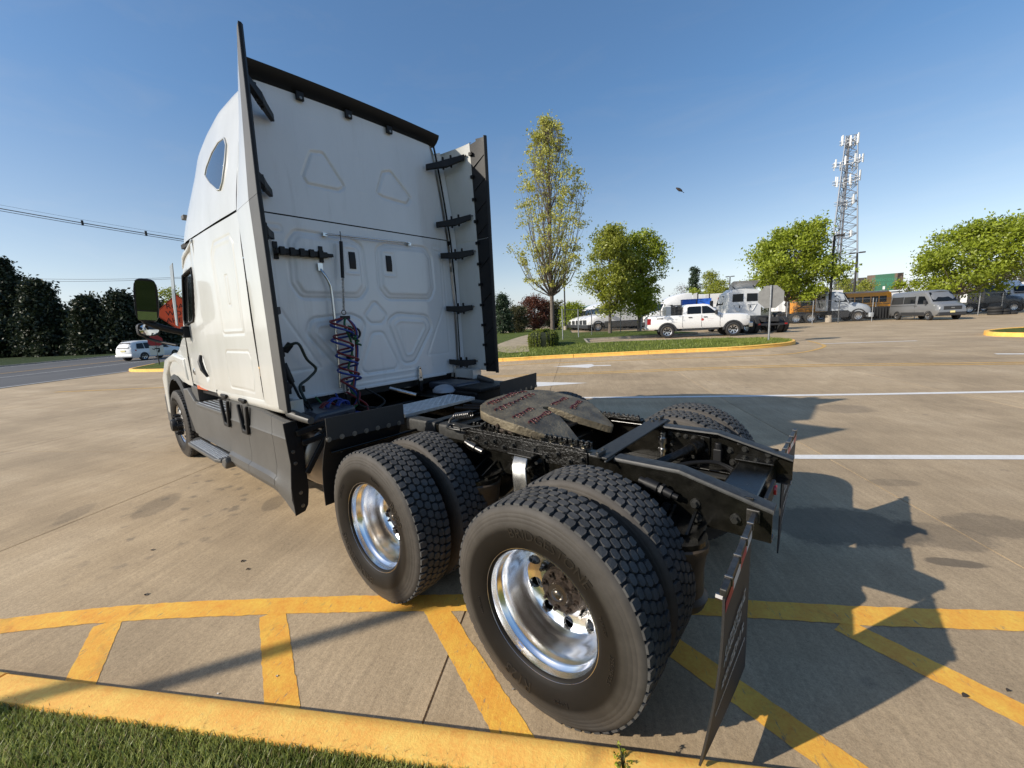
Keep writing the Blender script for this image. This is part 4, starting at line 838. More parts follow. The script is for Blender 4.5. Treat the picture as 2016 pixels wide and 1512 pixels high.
# cab front: windscreen, cowl, hood
def front_ring(x, w_, zs, zt, zb): return [(x, w_, zb), (x, w_+.01, lerp(zb, zs, .5)), (x, w_, zs-.06), (x, w_-.06, zs+.02), (x, w_*.6, zt-.02), (x, 0, zt), (x, -w_*.6, zt-.02), (x, -w_+.06, zs+.02), (x, -w_, zs-.06), (x, -w_-.01, lerp(zb, zs, .5)), (x, -w_, zb)]
m = MB(); m.loft([front_ring(x, w_, zs, zt, zb) for x, w_, zs, zt, zb in ((5.70, 1.11, 1.86, 1.95, 1.12), (5.95, 1.105, 1.78, 1.92, 1.12), (6.2, 1.10, 1.66, 1.86, 1.14), (6.5, 1.12, 1.53, 1.78, 1.16), (6.85, 1.12, 1.40, 1.67, 1.12), (7.2, 1.06, 1.26, 1.52, 1.0), (7.5, .96, 1.14, 1.35, .9), (7.72, .8, 1.0, 1.15, .85))], closed=False, caps=False).build('hood', M_WHITE, truck, smooth=50, fix=False)
m = MB(); m.grid(lambda a, c: (lerp(5.74, 6.02, 1-c)-.25*abs(a-.5)**2*4*.35, lerp(-1, 1, a)*lerp(1.03, .86, c), lerp(1.88, 2.84, c)), 16, 8); m.build('windscreen', M_GLASS, truck, smooth=179)
m = MB(); m.bx(7.5, 7.85, -1.1, 1.1, .35, .85); m.build('bumper', M_GREY, truck, bevel=.05, seg=4)
for s in (1, -1):
    m = MB()                                           # wheel arch lip
    rings = []
    for k in range(13):
        a = R(-8+k*16); c_, q_ = cos(a), sin(a); rr = .60
        rings.append([(SX+c_*(rr-.0), s*1.15, .52+q_*(rr+.05)), (SX+c_*(rr+.07), s*1.13, .52+q_*(rr+.12)), (SX+c_*(rr+.05), s*.9, .52+q_*(rr+.1)), (SX+c_*rr, s*.9, .52+q_*(rr+.05))])
    m.loft(rings).build('wheel_arch', M_BLK, truck, smooth=50)
    m = MB(); m.prism([(5.9, 1.15), (6.05, 1.35), (6.4, 1.42), (6.8, 1.40), (7.15, 1.20), (7.28, .9), (7.35, .55), (7.5, .55), (7.5, 1.15), (7.1, 1.45), (6.5, 1.55), (5.9, 1.5)], 'xz', s*1.02, s*1.135); m.build('hood_fender', M_WHITE, truck, bevel=.04, seg=3, smooth=50)
# ---- mirrors -------------------------------------------------------------------
def housing(c, w_, h_, d_, yaw, tilt=0, pit=0):
    m = MB(); rings = []
    for k, sc in ((0, .80), (.35, .97), (.75, 1.0), (1, .97)):
        ring = []
        for i in range(28):
            a = 2*pi*i/28; e = 4.0; ca, sa = cos(a), sin(a); rr = (abs(ca)**e+abs(sa)**e)**(-1/e); ring.append(((.5-k)*d_, w_/2*sc*rr*ca, h_/2*sc*rr*sa))
        rings.append(ring)
    M = Matrix.Translation(c) @ Matrix.Rotation(yaw, 4, 'Z') @ Matrix.Rotation(tilt, 4, 'X') @ Matrix.Rotation(pit, 4, 'Y'); m.loft(rings, caps=True); m.xf(M); return m, M
mi = empty('door_mirror', (5.1, 1.2, 1.9)); mi.parent = truck
def mloc(m): return m.xf(Matrix.Translation((-5.1, -1.2, -1.9)))
c0 = Vector((5.35, 1.475, 2.215)); hm, HM = housing(c0, .215, .50, .13, R(-12), R(5), R(-7)); mloc(hm).build('mirror_housing', M_BLK, mi, smooth=50)
def glassy(y0, y1, z0, z1): m = MB(); m.add([HM @ Vector((-.0665, y, z)) for y, z in ((y0, z0), (y1, z0), (y1, z1), (y0, z1))], [(0, 1, 2, 3)]); return m
mloc(glassy(-.086, .086, -.11, .222)).build('mirror_glass', M_MIR, mi); mloc(glassy(-.084, .084, -.222, -.125)).build('wide_angle_glass', M_MIRB, mi)
m = MB(); m.tube(smooth_pl([(5.38, 1.545, 2.06), (5.36, 1.52, 1.97), (5.34, 1.45, 1.925), (5.32, 1.35, 1.88), (5.30, 1.20, 1.83)], 4), [.03]*8+[.036]*8+[.045], 12); mloc(m).build('mirror_arm', M_BLK, mi, smooth=60)
m = MB(); m.box((5.30, 1.17, 1.83), (.12, .08, .14)); mloc(m).build('mirror_base', M_BLK, mi, bevel=.015)
m = MB(); m.prism([(5.05, 2.62), (5.20, 2.60), (5.36, 2.2), (5.40, 1.92), (5.30, 1.90), (5.20, 2.2)], 'xz', 1.232, 1.24); m.build('wind_deflector', mat('smoked deflector', (.22, .23, .23), .2, spec=.6), truck, bevel=.005)
hm2 = empty('hood_mirror', (6.35, 1.1, 1.6)); hm2.parent = truck
hm, HM = housing(Vector((6.75, 1.31, 1.90)), .25, .19, .12, R(8)); hm.xf(Matrix.Translation((-6.35, -1.1, -1.6))).build('mirror_housing', M_BLK, hm2, smooth=50)
m = MB(); rings = [[HM @ Vector((-.062-.018*(1-k*k), .112*k*cos(2*pi*i/20), .082*k*sin(2*pi*i/20))) for i in range(20)] for k in (1.0, .7, .35, .02)]; m.loft(rings, caps=False); m.xf(Matrix.Translation((-6.35, -1.1, -1.6))).build('mirror_glass', M_MIRB, hm2, smooth=179)
m = MB(); m.tube(smooth_pl([(6.75, 1.38, 1.83), (6.7, 1.30, 1.76), (6.55, 1.18, 1.70), (6.4, 1.08, 1.66)], 4), .02, 10); m.xf(Matrix.Translation((-6.35, -1.1, -1.6))).build('mirror_arm', M_BLK, hm2, smooth=60)
# ---- side extenders --------------------------------------------------------------
for s in (1, -1):
    up = empty('side_extender', (2.6, s*1.22, 3.2)); up.parent = truck; lo = empty('side_extender', (2.6, s*1.22, 2.0)); lo.parent = truck
    def yx(x, z):
        a = interp([(1.1, 1.192), (2.78, 1.19), (3.3, 1.105), (3.7, 1.03), (3.9, .975)], z)[0]; b = interp([(1.1, 1.235), (2.78, 1.235), (3.9, 1.215)], z)[0]; t = max(0, min(1, (2.93-x)/.6)); return lerp(a, b, t**.75)
    def panel(pts, th): m = MB(); m.add([(x, s*yx(x, z), z) for x, z in pts]+[(x, s*(yx(x, z)-th), z) for x, z in pts], [tuple(range(len(pts))), tuple(range(2*len(pts)-1, len(pts)-1, -1))]+[(i, (i+1) % len(pts), len(pts)+(i+1) % len(pts), len(pts)+i) for i in range(len(pts))]); return m
    X1 = lambda z: interp([(1.1, 2.475), (2.77, 2.50), (3.8, 2.475)], z)[0]+.045     # where the trim strip begins
    XT = lambda z: interp([(1.1, 2.335), (2.77, 2.335), (3.86, 2.315)], z)[0]     # trailing edge
    zz = [1.175+k*.2 for k in range(8)]+[2.758]
    lead = [(2.905, z) for z in zz]; pts = lead+[(X1(z), z) for z in zz[::-1]]
    def gpanel(name, zs, fa, fb, mt_, par, th=.012, n=8):
        g = MB(); k = len(zs)
        V = []
        for z in zs:
            for i in range(n+1): x = lerp(fa(z), fb(z), i/n); V.append((x, s*yx(x, z), z))
        for z in zs:
            for i in range(n+1): x = lerp(fa(z), fb(z), i/n); V.append((x, s*(yx(x, z)-th), z))
        q = n+1; o_ = k*q; F = [(j*q+i, j*q+i+1, (j+1)*q+i+1, (j+1)*q+i) for j in range(k-1) for i in range(n)]+[(o_+(j+1)*q+i, o_+(j+1)*q+i+1, o_+j*q+i+1, o_+j*q+i) for j in range(k-1) for i in range(n)]
        per = list(range(q))+[j*q+n for j in range(1, k)]+[(k-1)*q+i for i in range(n-1, -1, -1)]+[j*q for j in range(k-2, 0, -1)]
        F += [(per[i], per[(i+1) % len(per)], o_+per[(i+1) % len(per)], o_+per[i]) for i in range(len(per))]
        g.add(V, F); return g.xf(Matrix.Translation(-par.location)).build(name, mt_, par, smooth=40)
    zu = [2.761, 3.0, 3.2, 3.3, 3.4, 3.5, 3.55, 3.60, 3.65, 3.70, 3.76, 3.79, 3.80, 3.82]
    LE = lambda z: interp([(2.78, 2.925), (3.76, 2.925), (3.79, 2.70), (3.80, 2.62), (3.82, 2.50)], z)[0]
    gpanel('extender_panel', zz, lambda z: 2.905, X1, M_WHITE, lo); gpanel('extender_panel', zu, LE, X1, M_WHITE, up)
    gpanel('trim_strip', [1.16]+zz[1:], lambda z: X1(z)-.002, XT, M_GREYL if s > 0 else M_BLK, lo, .010, 3); gpanel('trim_strip', zu+[3.845], lambda z: X1(z)-.002 if z < 3.81 else 2.44, XT, M_GREYL if s > 0 else M_BLK, up, .010, 3)
    for par, z0, z1 in ((lo, 1.15, 2.758), (up, 2.7605, 3.85)):   # black rubber lip along the trailing edge
        m = MB(); rings = []
        for k in range(9):
            z = lerp(z0, z1, k/8); x = XT(z); y = yx(x, z); rings.append([(x-.012, s*(y+.001), z), (x-.012, s*(y-.018), z), (x+.004, s*(y-.034), z), (x+.012, s*(y-.034), z), (x+.012, s*(y-.0105), z), (x+.002, s*(y-.002), z)])
        m.loft(rings).xf(Matrix.Translation(-par.location)).build('rubber_lip', M_BLK, par, smooth=30)
        m = MB()
        if s < 0:                                        # ribs on the inside of the strip
            for k in range(4): m = MB(); za = lerp(z0+.05, z1-.25, k/3.2); m.bar((XT(za)+.01, s*(yx(XT(za), za)-.016), za+.13), (X1(za)-.02, s*(yx(X1(za), za)-.016), za), .006, .012); m.xf(Matrix.Translation(-par.location)).build('stiffening_rib', M_BLK, par)
    zc = [1.25+.245*k for k in range(11)]
    for z in zc:
        m = MB(); x = X1(z); y = yx(x, z); m.bx(x-.035, x+.012, s*(y-.032), s*(y-.0105), z-.016, z+.016); m.cyl((x-.02, s*(y-.032), z), (x-.02, s*(y-.038), z), .007, n=8); par = lo if z < 2.76 else up
        m.xf(Matrix.Translation(-par.location)).build('strip_clip', M_BLK, par)
    m = MB()                                             # dark seam between wall and extender
    m.tube([(XW-.008, s*(hw(z)+.012), z) for z in (1.2, 1.6, 2.0, 2.4, 2.78, 3.0, 3.3, 3.6, 3.75, 3.86)], .011, 6); m.build('seal_strip', M_SEAM, truck, smooth=60)
    # gusset filling between the cab corner and the extender
    g = MB(); g.grid(lambda a, c: (lambda z: (lerp(XW+.012, 2.88, a), s*lerp(hw(z)+.005, yx(2.9, z)-.014, a), z))(lerp(1.2, 3.78, c)), 2, 14); g.build('corner_filler', M_WBACK, truck, smooth=60, fix=False)
    # brackets from wall to extender
    for z, dz, ln in ((3.58, .10, 1), (2.955, .07, 1), (2.60, .02, 1), (1.965, .0, 0), (1.30, -.02, 0)):
        m = MB(); a = Vector((XW-.02, s*(hw(z)-.20), z)); b_ = Vector((2.60 if ln else 2.68, s*(yx(2.6, z)-.03), z+dz))
        mid = a.lerp(b_, .5)+Vector((-.02, 0, -.02)); rings = []
        for p, hh, tt in ((a, .062, .022), (a.lerp(mid, .6), .07, .03), (mid, .085, .045), (mid.lerp(b_, .5), .07, .035), (b_, .06, .022)): rings.append([p+Vector((-tt, s*-.012, -hh/2)), p+Vector((tt*.2, s*.012, -hh/2)), p+Vector((tt*.2, s*.012, hh/2)), p+Vector((-tt, s*-.012, hh/2))])
        br = m.loft(rings).build('extender_bracket', M_BLK, truck, bevel=.006)
        m = MB(); m.cyl(a+Vector((-.022, s*.02, 0)), a+Vector((-.032, s*.02, 0)), .011, n=10); m.build('bracket_bolt', M_BOLT, br); m = MB(); m.cyl(b_+Vector((-.026, 0, .012)), b_+Vector((-.034, 0, .012)), .010, n=10); m.build('bracket_bolt', M_BOLT, br)
        m = MB()
        for k in (.42, .62): p = a.lerp(b_, k); m.bx(p.x-.035, p.x-.02, p.y-.012, p.y+.012, p.z-.075, p.z+.06)
        m.build('bracket_ear', M_BLK, br, bevel=.004)
# ---- black roof spoiler with its tabs ---------------------------------------------
m = MB(); rings = []
for k in range(11):
    y = lerp(-.99, .99, k/10); zc_ = 3.905+.02*(1-(y/.99)**2); rings.append([(2.99, y, zc_+.02), (2.87, y, zc_+.052), (2.845, y, zc_+.045), (2.86, y, zc_+.01), (2.90, y, zc_-.028), (2.95, y, zc_-.055), (2.99, y, zc_-.05)])
m.loft(rings).build('roof_spoiler', M_BLK, truck, smooth=40)
for y in (.56, .10, -.36): m = MB(); m.box((2.925, y, 3.845), (.03, .07, .075)); o = m.build('spoiler_tab', M_BLK, truck, bevel=.008); m = MB(); m.cyl((2.91, y, 3.825), (2.903, y, 3.825), .012, n=10); m.build('tab_bolt', M_BOLT, o)
# ---- skirts ------------------------------------------------------------------------
for s in (1, -1):
    sk = empty('side_skirt', (3.9, s*1.2, .7)); sk.parent = truck; T_ = Matrix.Translation((-3.9, -s*1.2, -.7))
    def prof(x):                                       # outer line of the skirt from top to bottom
        zt = interp([(2.47, 1.052), (2.60, 1.058), (2.90, 1.082), (3.0, 1.095), (4.05, 1.105)], x)[0]; zb = interp([(2.47, .262), (2.55, .285), (2.68, .345), (2.85, .392), (4.3, .40)], x)[0]; sw = ss(2.95, 2.6, x)
        return [(1.165, zt), (1.195, zt-.012), (1.205, .92), (1.212, .905), (1.207, .885), (1.205, .62+.0), (1.215+.006*sw, .545-.03*sw), (1.245-.01*sw, .52-.04*sw), (1.25-.012*sw, lerp(zb, .5, .55)), (1.235-.01*sw, zb+.035), (1.225, zb), (1.18, zb)]
    def skirt(name, x0, x1, k):
        m = MB(); rings = []
        for i in range(k+1): x = lerp(x0, x1, i/k); P_ = prof(x); rings.append([(x, s*y, z) for y, z in P_]+[(x, s*(y-.03), z) for y, z in ((1.18, P_[-1][1]+.012), (1.19, .6), (1.165, P_[0][1]-.012))])
        return m.loft(rings).xf(T_).build(name, M_GREY, sk, smooth=30)
    skirt('skirt_panel', 2.475, 2.80, 8); skirt('skirt_panel', 2.806, 3.42, 8); skirt('skirt_panel', 3.426, 4.02, 6)
    def front(name, zt, zb, x0, x1, y0, y1):
        m = MB(); rings = []
        for x in (x0, lerp(x0, x1, .5), x1): rings.append([(x, s*y0, zt), (x, s*(y0+.012), lerp(zt, zb, .5)), (x, s*y1, zb), (x, s*(y1-.03), zb), (x, s*(y0-.03), zt)])
        return m.loft(rings).xf(T_).build(name, M_GREY, sk, smooth=30)
    front('step_panel', .955, .50, 4.026, 5.42, 1.185, 1.20)
    m = MB(); m.prism([(5.42, .955), (5.42, .50), (5.62, .50), (5.86, .80), (5.93, 1.08), (5.70, 1.10)], 'xz', s*1.10, s*1.185); m.xf(T_).build('arch_panel', M_GREY, sk, bevel=.015)
    m = MB(); m.bx(4.06, 5.35, s*.93, s*.945, .955, 1.14); m.bx(5.34, 5.62, s*.945, s*1.15, .955, 1.135); m.xf(T_).build('step_back', M_GREY, sk, bevel=.006)
    for nm, x0, x1, y0, y1, z in (('upper_step', 4.10, 5.40, .94, 1.215, .955), ('lower_step', 4.12, 5.55, 1.16, 1.335, .455)):
        st = empty(nm, (4.7, s*y1, z)); st.parent = sk; st.location = Vector((4.7, s*y1, z))-Vector((3.9, s*1.2, .7)); T2 = Matrix.Translation((-4.7, -s*y1, -z))
        m = MB(); m.prism([(x0, s*y0), (x0+.0, s*(y1-.03)), (x0+.10, s*y1), (x1-.2, s*y1), (x1, s*(y0+.06)), (x1, s*y0)], 'xy', z-.045, z); m.xf(T2).build('step_frame', M_GREY, st, bevel=.012)
        for r_ in range(5):
            yy = lerp(y0+.04, y1-.035, r_/4); m = MB()
            for k in range(26): xx = lerp(x0+.06, x1-.22, k/25); m.box((xx, s*yy, z+.004), (.026, .014, .010))
            q = m.xf(T2).build('tread_row', M_DIAM, st); q['kind'] = 'stuff'
        m = MB(); m.bx(x0+.04, x1-.2, s*(y0+.02), s*(y1-.02), z, z+.003); m.xf(T2).build('tread_plate', M_STEEL, st)
    m = MB(); m.prism([(4.10, .46), (3.98, .50), (3.96, .44), (4.02, .36), (4.16, .38)], 'xz', s*1.18, s*1.30); m.xf(T_).build('step_end', M_GREY, sk, bevel=.02)
    # black end panel facing the rear, with bolts
    m = MB(); m.prism([(s*1.232, 1.045), (s*1.128, 1.055), (s*1.10, .80), (s*1.10, .45), (s*1.12, .32), (s*1.15, .27), (s*1.23, .255), (s*1.236, .5), (s*1.215, .7)], 'yz', 2.462, 2.475); m.xf(T_).build('end_panel', M_BLK, sk, bevel=.004)
    for y, z in ((1.185, .80), (1.178, .70), (1.168, .44), (1.165, .325)): m = MB(); m.bolt((2.462, s*y, z), (-1, 0, 0), .011, .008); m.xf(T_).build('panel_bolt', M_BOLT, sk)
    for x in (4.0, 3.44):                                   # latch straps
        m = MB(); P_ = [(x+.10, 1.10), (x+.04, .86), (x-.04, .86), (x-.10, 1.10), (x-.135, 1.10), (x-.075, .82), (x+.075, .82), (x+.135, 1.10)]
        m.prism(P_, 'xz', s*1.205, s*1.235); q = m.xf(T_).build('latch_strap', M_BLK, sk, bevel=.008)
        m = MB(); m.bx(x-.03, x+.03, s*1.14, s*1.22, 1.115, 1.15); m.bx(x-.085, x+.085, s*1.20, s*1.225, 1.13, 1.165); m.xf(T_).build('latch_tongue', M_BLK, sk, bevel=.01)
    # tank with strap and brackets behind the skirt
    m = MB(); m.lathe([(2.50, .0), (2.50, .24), (2.52, .275), (2.56, .285), (4.4, .285), (4.42, .0)], (0, s*.81, .66), 'X', 36); m.build('fuel_tank', mat('brushed aluminium tank', (.52, .47, .42), .36, .9, var=.1, vs=3), truck, smooth=40)
    for x in (2.72, 3.5): m = MB(); m.lathe([(x, .287), (x, .296), (x+.07, .296), (x+.07, .287)], (0, s*.81, .66), 'X', 36); m.build('tank_strap', M_BLK, truck, smooth=30)
    m = MB(); m.bar((2.44, s*1.15, .95), (2.42, s*.70, 1.02), .035, .05); m.bar((2.43, s*1.12, .86), (2.42, s*.62, .92), .03, .045); m.bar((2.43, s*1.11, .60), (2.42, s*.92, .88), .03, .045); m.bar((2.43, s*.95, .90), (2.42, s*.86, 1.02), .03, .04); m.build('skirt_stay', M_BLK, truck, bevel=.008)
    m = MB(); m.loft([[(2.40, s*1.05, 1.0), (2.95, s*1.05, 1.0), (2.95, s*.98, 1.08), (2.40, s*.98, 1.08)], [(2.42, s*.62, 1.0), (2.95, s*.62, 1.0), (2.95, s*.62, 1.09), (2.42, s*.62, 1.09)]]); m.build('tank_cover', mat('blue black plastic', (.04, .045, .06), .28), truck, bevel=.03, seg=3)
    m = MB(); m.bx(2.1, 2.5, s*.60, s*1.10, .80, 1.02); 
    if s < 0: m.build('battery_box', M_BLK, truck, bevel=.02); m = MB(); m.bx(2.05, 2.55, -1.18, -.62, 1.02, 1.06); m.build('box_lid', M_BLK, truck, bevel=.01)
m = MB(); m.lathe([(0, .0), (.0, .16), (.03, .155), (.06, .12), (.075, .06), (.08, .0)], (2.62, -.62, 1.0), 'Z', 28); m.build('air_tank_dome', mat('grey enamel', (.30, .31, .34), .25, coat=.4), truck, smooth=50)
# dark mass under the cab: floor, gearbox
m = MB(); m.bx(3.0, 5.6, -1.1, 1.1, 1.06, 1.15); m.build('cab_floor', M_BLK, truck); m = MB(); m.bx(3.4, 6.6, -.33, .33, .5, 1.05); m.build('engine_block', M_FRAME, truck, bevel=.05)
m = MB(); m.bx(2.40, 2.50, -.42, .42, .90, .975); m.build('rear_cab_beam', M_FRAME, truck, bevel=.01)
m = MB(); m.tube([(2.85, -.02, 1.11), (2.70, -.12, 1.06), (2.60, -.18, 1.03)], .018, 10); m.build('bare_pipe', M_STEEL, truck, smooth=60)
# ---- hangers, coiled lines and cables on the back wall --------------------------------
m = MB(); m.tube([(XW-.03, .47, 2.672), (XW-.055, .40, 2.675), (XW-.06, -.40, 2.692), (XW-.03, -.49, 2.69)], .008, 8); m.box((XW-.02, .475, 2.672), (.03, .04, .03)); m.box((XW-.02, -.495, 2.69), (.03, .04, .03)); m.build('hose_rail', M_CHR, truck, smooth=50)
ts = empty('hose_tender', (XW-.07, .345, 2.68)); ts.parent = truck
def T0(m, r): return m.xf(Matrix.Translation(-r.location))
X0 = XW-.075
m = MB(); m.tube([(X0, .345, 2.71), (X0, .347, 2.60)], .004, 6); m.cyl((X0, .347, 2.615), (X0-.005, .372, 2.27), .0165, n=12); T0(m, ts).build('spring_sleeve', M_BLK, ts, smooth=50)
m = MB(); m.tube([(X0-.005+.011*cos(t*1.9), .372+.025*t/90+.011*sin(t*1.9), 2.27-.31*t/90) for t in range(91)], .004, 5); T0(m, ts).build('spring', M_STEEL, ts, smooth=60)
m = MB(); m.tube([(X0, .398+.022*sin(k*pi/8), 1.935+.022*cos(k*pi/8)) for k in range(17)], .004, 6); m.box((X0, .39, 1.885), (.03, .09, .035)); T0(m, ts).build('hose_clamp', M_BLK, ts, smooth=50)
m = MB(); m.tube(smooth_pl([(XW-.03, .56, 2.345), (XW-.05, .54, 2.30), (XW-.06, .505, 2.22), (XW-.06, .49, 2.1), (XW-.065, .50, 1.6), (XW-.07, .52, 1.2)], 5), .0135, 10); m.box((XW-.035, .56, 2.365), (.012, .045, .07)); m.build('hose_post', M_CHR, truck, smooth=60)
m = MB(); m.box((XW-.045, .72, 2.475), (.06, .46, .05)); 
for k in range(5): m.box((XW-.075, .90-.085*k, 2.475), (.035, .045, .072))
m.box((XW-.05, .465, 2.475), (.05, .06, .03)); m.build('gladhand_rack', M_BLK, truck, bevel=.006)
for y in (.93, .53): m = MB(); m.bx(XW-.025, XW-.012, y-.02, y+.02, 2.41, 2.56); m.build('rack_tab', M_BLK, truck, bevel=.004)
M_RED = mat('red hose', (.16, .012, .014), .35, spec=.5); M_BLU = mat('blue hose', (.012, .035, .22), .35, spec=.5); M_GRN = mat('green cable', (.012, .09, .03), .4, spec=.5)
def coil(name, mt_, cy, ph, z0, z1, turns, r, tx, tail):
    pts = []; K = turns*14
    for k in range(K+1):
        t = k/K; a = ph+2*pi*turns*t; rr = r*(1+.12*sin(3*t*pi+ph)); pts.append((XW-.15+rr*.85*cos(a), cy+.02*sin(t*5+ph)+rr*sin(a), lerp(z0, z1, t)+.012*sin(a*1.0)))
    m = MB(); m.tube([(X0, .40, 1.885)]+pts+smooth_pl([pts[-1]]+tail, 5)[1:], .0105, 8); m.build(name, mt_, truck, smooth=70)
coil('air_hose', M_BLU, .465, .2, 1.83, 1.24, 4, .098, 0, [(2.75, .42, 1.12), (2.66, .52, 1.02), (2.62, .60, 1.0), (2.68, .66, 1.06)])
coil('air_hose', M_RED, .46, 1.1, 1.84, 1.26, 4, .09, 0, [(2.75, .40, 1.15), (2.66, .50, 1.04), (2.66, .68, 1.0), (2.7, .74, 1.05)])
m = MB(); m.tube(smooth_pl([(X0, .39, 1.885), (X0-.05, .43, 1.80), (X0-.04, .38, 1.66), (X0, .36, 1.52), (X0-.03, .43, 1.38), (X0, .36, 1.28), (X0-.04, .44, 1.18), (X0-.1, .40, 1.05), (2.52, .62, 1.03), (2.45, .70, .98)], 6), .011, 8)
m.tube([(X0-.06+.02*cos(k*.7), .395-.02*sin(k*.7)-k*.0022, 1.80-.005*k) for k in range(40)], .010, 7); m.build('electric_cable', M_GRN, truck, smooth=70)
for mt_, dy_ in ((M_RED, 0), (M_BLU, -.018)): m = MB(); m.tube(smooth_pl([(X0, .375, 1.885), (X0-.04, .33+dy_, 1.78), (X0-.03, .325+dy_, 1.62), (X0-.02, .33+dy_, 1.5), (X0-.02, .37+dy_, 1.3), (X0-.04, .42+dy_, 1.15)], 5), .009, 7); m.build('air_hose', mt_, truck, smooth=70)
for mt_, c_, r_ in ((M_BLU, (2.60, .72, 1.075), .085), (M_RED, (2.63, .78, 1.06), .07), (M_BLU, (2.58, .66, 1.07), .06)):
    m = MB(); m.tube([(c_[0]+.03*sin(k*.21), c_[1]+r_*cos(k*.31), c_[2]+r_*.9*sin(k*.31)) for k in range(46)], .0085, 7); m.build('air_hose', mt_, truck, smooth=70)
m = MB(); m.tube([(XW-.03, .275+.052*cos(2*pi*k/24), 1.725+.052*sin(2*pi*k/24)) for k in range(25)], .011, 8, caps=False); m.build('grommet_ring', M_BLK, truck, smooth=60)
m = MB(); m.box((XW-.04, .365, 1.49), (.06, .06, .05)); m.build('plug_holder', M_BLK, truck, bevel=.01)
# gladhand manifold and cable at the left edge of the wall
m = MB(); m.tube(smooth_pl([(2.86, 1.02, 1.62), (2.80, .96, 1.66), (2.78, .90, 1.66), (2.80, .84, 1.52), (2.82, .76, 1.42), (2.82, .84, 1.34), (2.80, .93, 1.28), (2.74, .92, 1.15)], 5), .013, 8); m.build('electric_cable', mat('dark green cable', (.012, .022, .016), .4), truck, smooth=70)
m = MB(); m.box((2.86, 1.03, 1.60), (.07, .05, .09)); m.cyl((2.85, 1.0, 1.60), (2.82, .95, 1.67), .03, n=12); m.build('socket', M_BLK, truck, bevel=.01)
m = MB(); m.tube([(2.84, 1.02, 1.50), (2.83, 1.0, 1.38), (2.82, .98, 1.32)], [.022, .03, .022], 10); m.tube([(2.82, .98, 1.32), (2.80, .95, 1.2), (2.70, .90, 1.05)], .012, 8); m.box((2.86, 1.04, 1.47), (.05, .05, .12)); m.build('gladhand', M_BLK, truck, smooth=50)
for y in (.98, .86): m = MB(); m.box((XW-.03, y, 1.24), (.03, .035, .06)); m.build('wall_clip', M_BLK, truck, bevel=.006)
# more loose lines in the dark gap below
rn = random.Random(9)
for k in range(7):
    y = .30+.1*k; m = MB(); m.tube(smooth_pl([(2.80+rn.uniform(-.05, .05), y, 1.16), (2.6+rn.uniform(-.1, .1), y+rn.uniform(-.1, .1), 1.04), (2.45, y+rn.uniform(-.15, .15), .98), (2.2, y*.6, .93)], 5), .010, 7); m.build('air_hose', [M_BLK, M_BLK, M_RED, M_BLU, M_BLK, M_GRN, M_BLK][k], truck, smooth=70)
# ================================================================== lawn islands with yellow kerbs
def kerb_run(label, pts, mt_, joint=3.0, hgt=.14, wd=.16, inside=1, z0=0.0):
    P = [Vector((p[0], p[1], 0)) for p in pts]; D = [0]
    for a, b in zip(P, P[1:]): D.append(D[-1]+(b-a).length)
    def along(d):
        for i in range(len(P)-1):
            if d <= D[i+1] or i == len(P)-2: t = (d-D[i])/max(1e-6, D[i+1]-D[i]); return P[i].lerp(P[i+1], t)
    r_ = empty('kerb', (P[len(P)//2].x, P[len(P)//2].y, H(P[len(P)//2].x, P[len(P)//2].y)), label=label, cat='kerb'); T_ = Matrix.Translation(-r_.location)
    d = 0
    while d < D[-1]-.05:
        e = min(D[-1], d+joint); k = max(2, int((e-d)/.4)); rings = []
        for i in range(k+1):
            dd = lerp(d+.008, e-.008, i/k); p = along(dd); t = (along(min(D[-1], dd+.1))-along(max(0, dd-.1))).normalized(); nn = Vector((-t.y, t.x, 0))*inside
            h = H(p.x, p.y); rings.append([Vector((p.x, p.y, h-.1)), Vector((p.x, p.y, h+hgt-.02))+nn*.01, Vector((p.x, p.y, h+hgt))+nn*.03, Vector((p.x, p.y, h+hgt))+nn*wd, Vector((p.x, p.y, h-.1))+nn*wd])
        m = MB(); m.loft(rings).xf(T_).build('kerb_segment', mt_, r_, smooth=40); d = e
FK = [(38, -3.2), (34.2, -1.75), (32.4, -1.25), (30.6, -1.35), (27.9, -2.2), (22, -4.9), (16, -7.7), (10.42, -10.38), (8.67, -11.6), (6.2, -13.02), (3.93, -14.31), (2.35, -15.27), (1.33, -16.42), (.85, -17.25), (.70, -17.95), (.85, -19.0), (1.4, -19.95), (2.32, -20.55)]
FKs = smooth_pl(FK, 5); kerb_run('yellow painted kerb round the lawn island with the stop sign', FKs, M_YELK)
BK = [(2.32, -20.55), (4.0, -20.75), (5.6, -20.3), (8.87, -18.9), (10.1, -17.6), (12.6, -21.6), (10.2, -24.0), (7.6, -26.2), (7.0, -27.0), (7.2, -27.9), (8.6, -29.6), (14.5, -34.5)]
kerb_run('bare concrete kerb round the short drive with the pickup', BK, M_CURB, hgt=.12)
lawn_poly = [Vector(p) for p in FKs+BK[1:]+[(20.8, -33.2), (36.5, -58), (70, -75), (110, -60), (80, -20), (50, -8)]]
lw = sheet('lawn', lawn_poly, .115, M_TURF, step=1.4, kind='structure')
sheet('footpath', [gnd(*p, .12)[:2] for p in ((960, 688), (985, 676), (1020, 664), (1050, 657), (1062, 657), (1040, 672), (1042, 692), (1000, 695))], .125, M_PATH, step=1.5, kind='structure')
RI = smooth_pl([(-9.8, -20.3), (-7.8, -20.9), (-6.2, -21.8), (-5.6, -22.4), (-5.5, -23.2), (-5.75, -24.3), (-6.6, -25.8), (-8, -27.2)], 4)
kerb_run('yellow painted kerb of the small grass island out by the van', RI, M_YELK, hgt=.15); sheet('lawn', RI+[(-12, -26), (-12, -21)], .12, M_TURF, step=1, kind='structure')
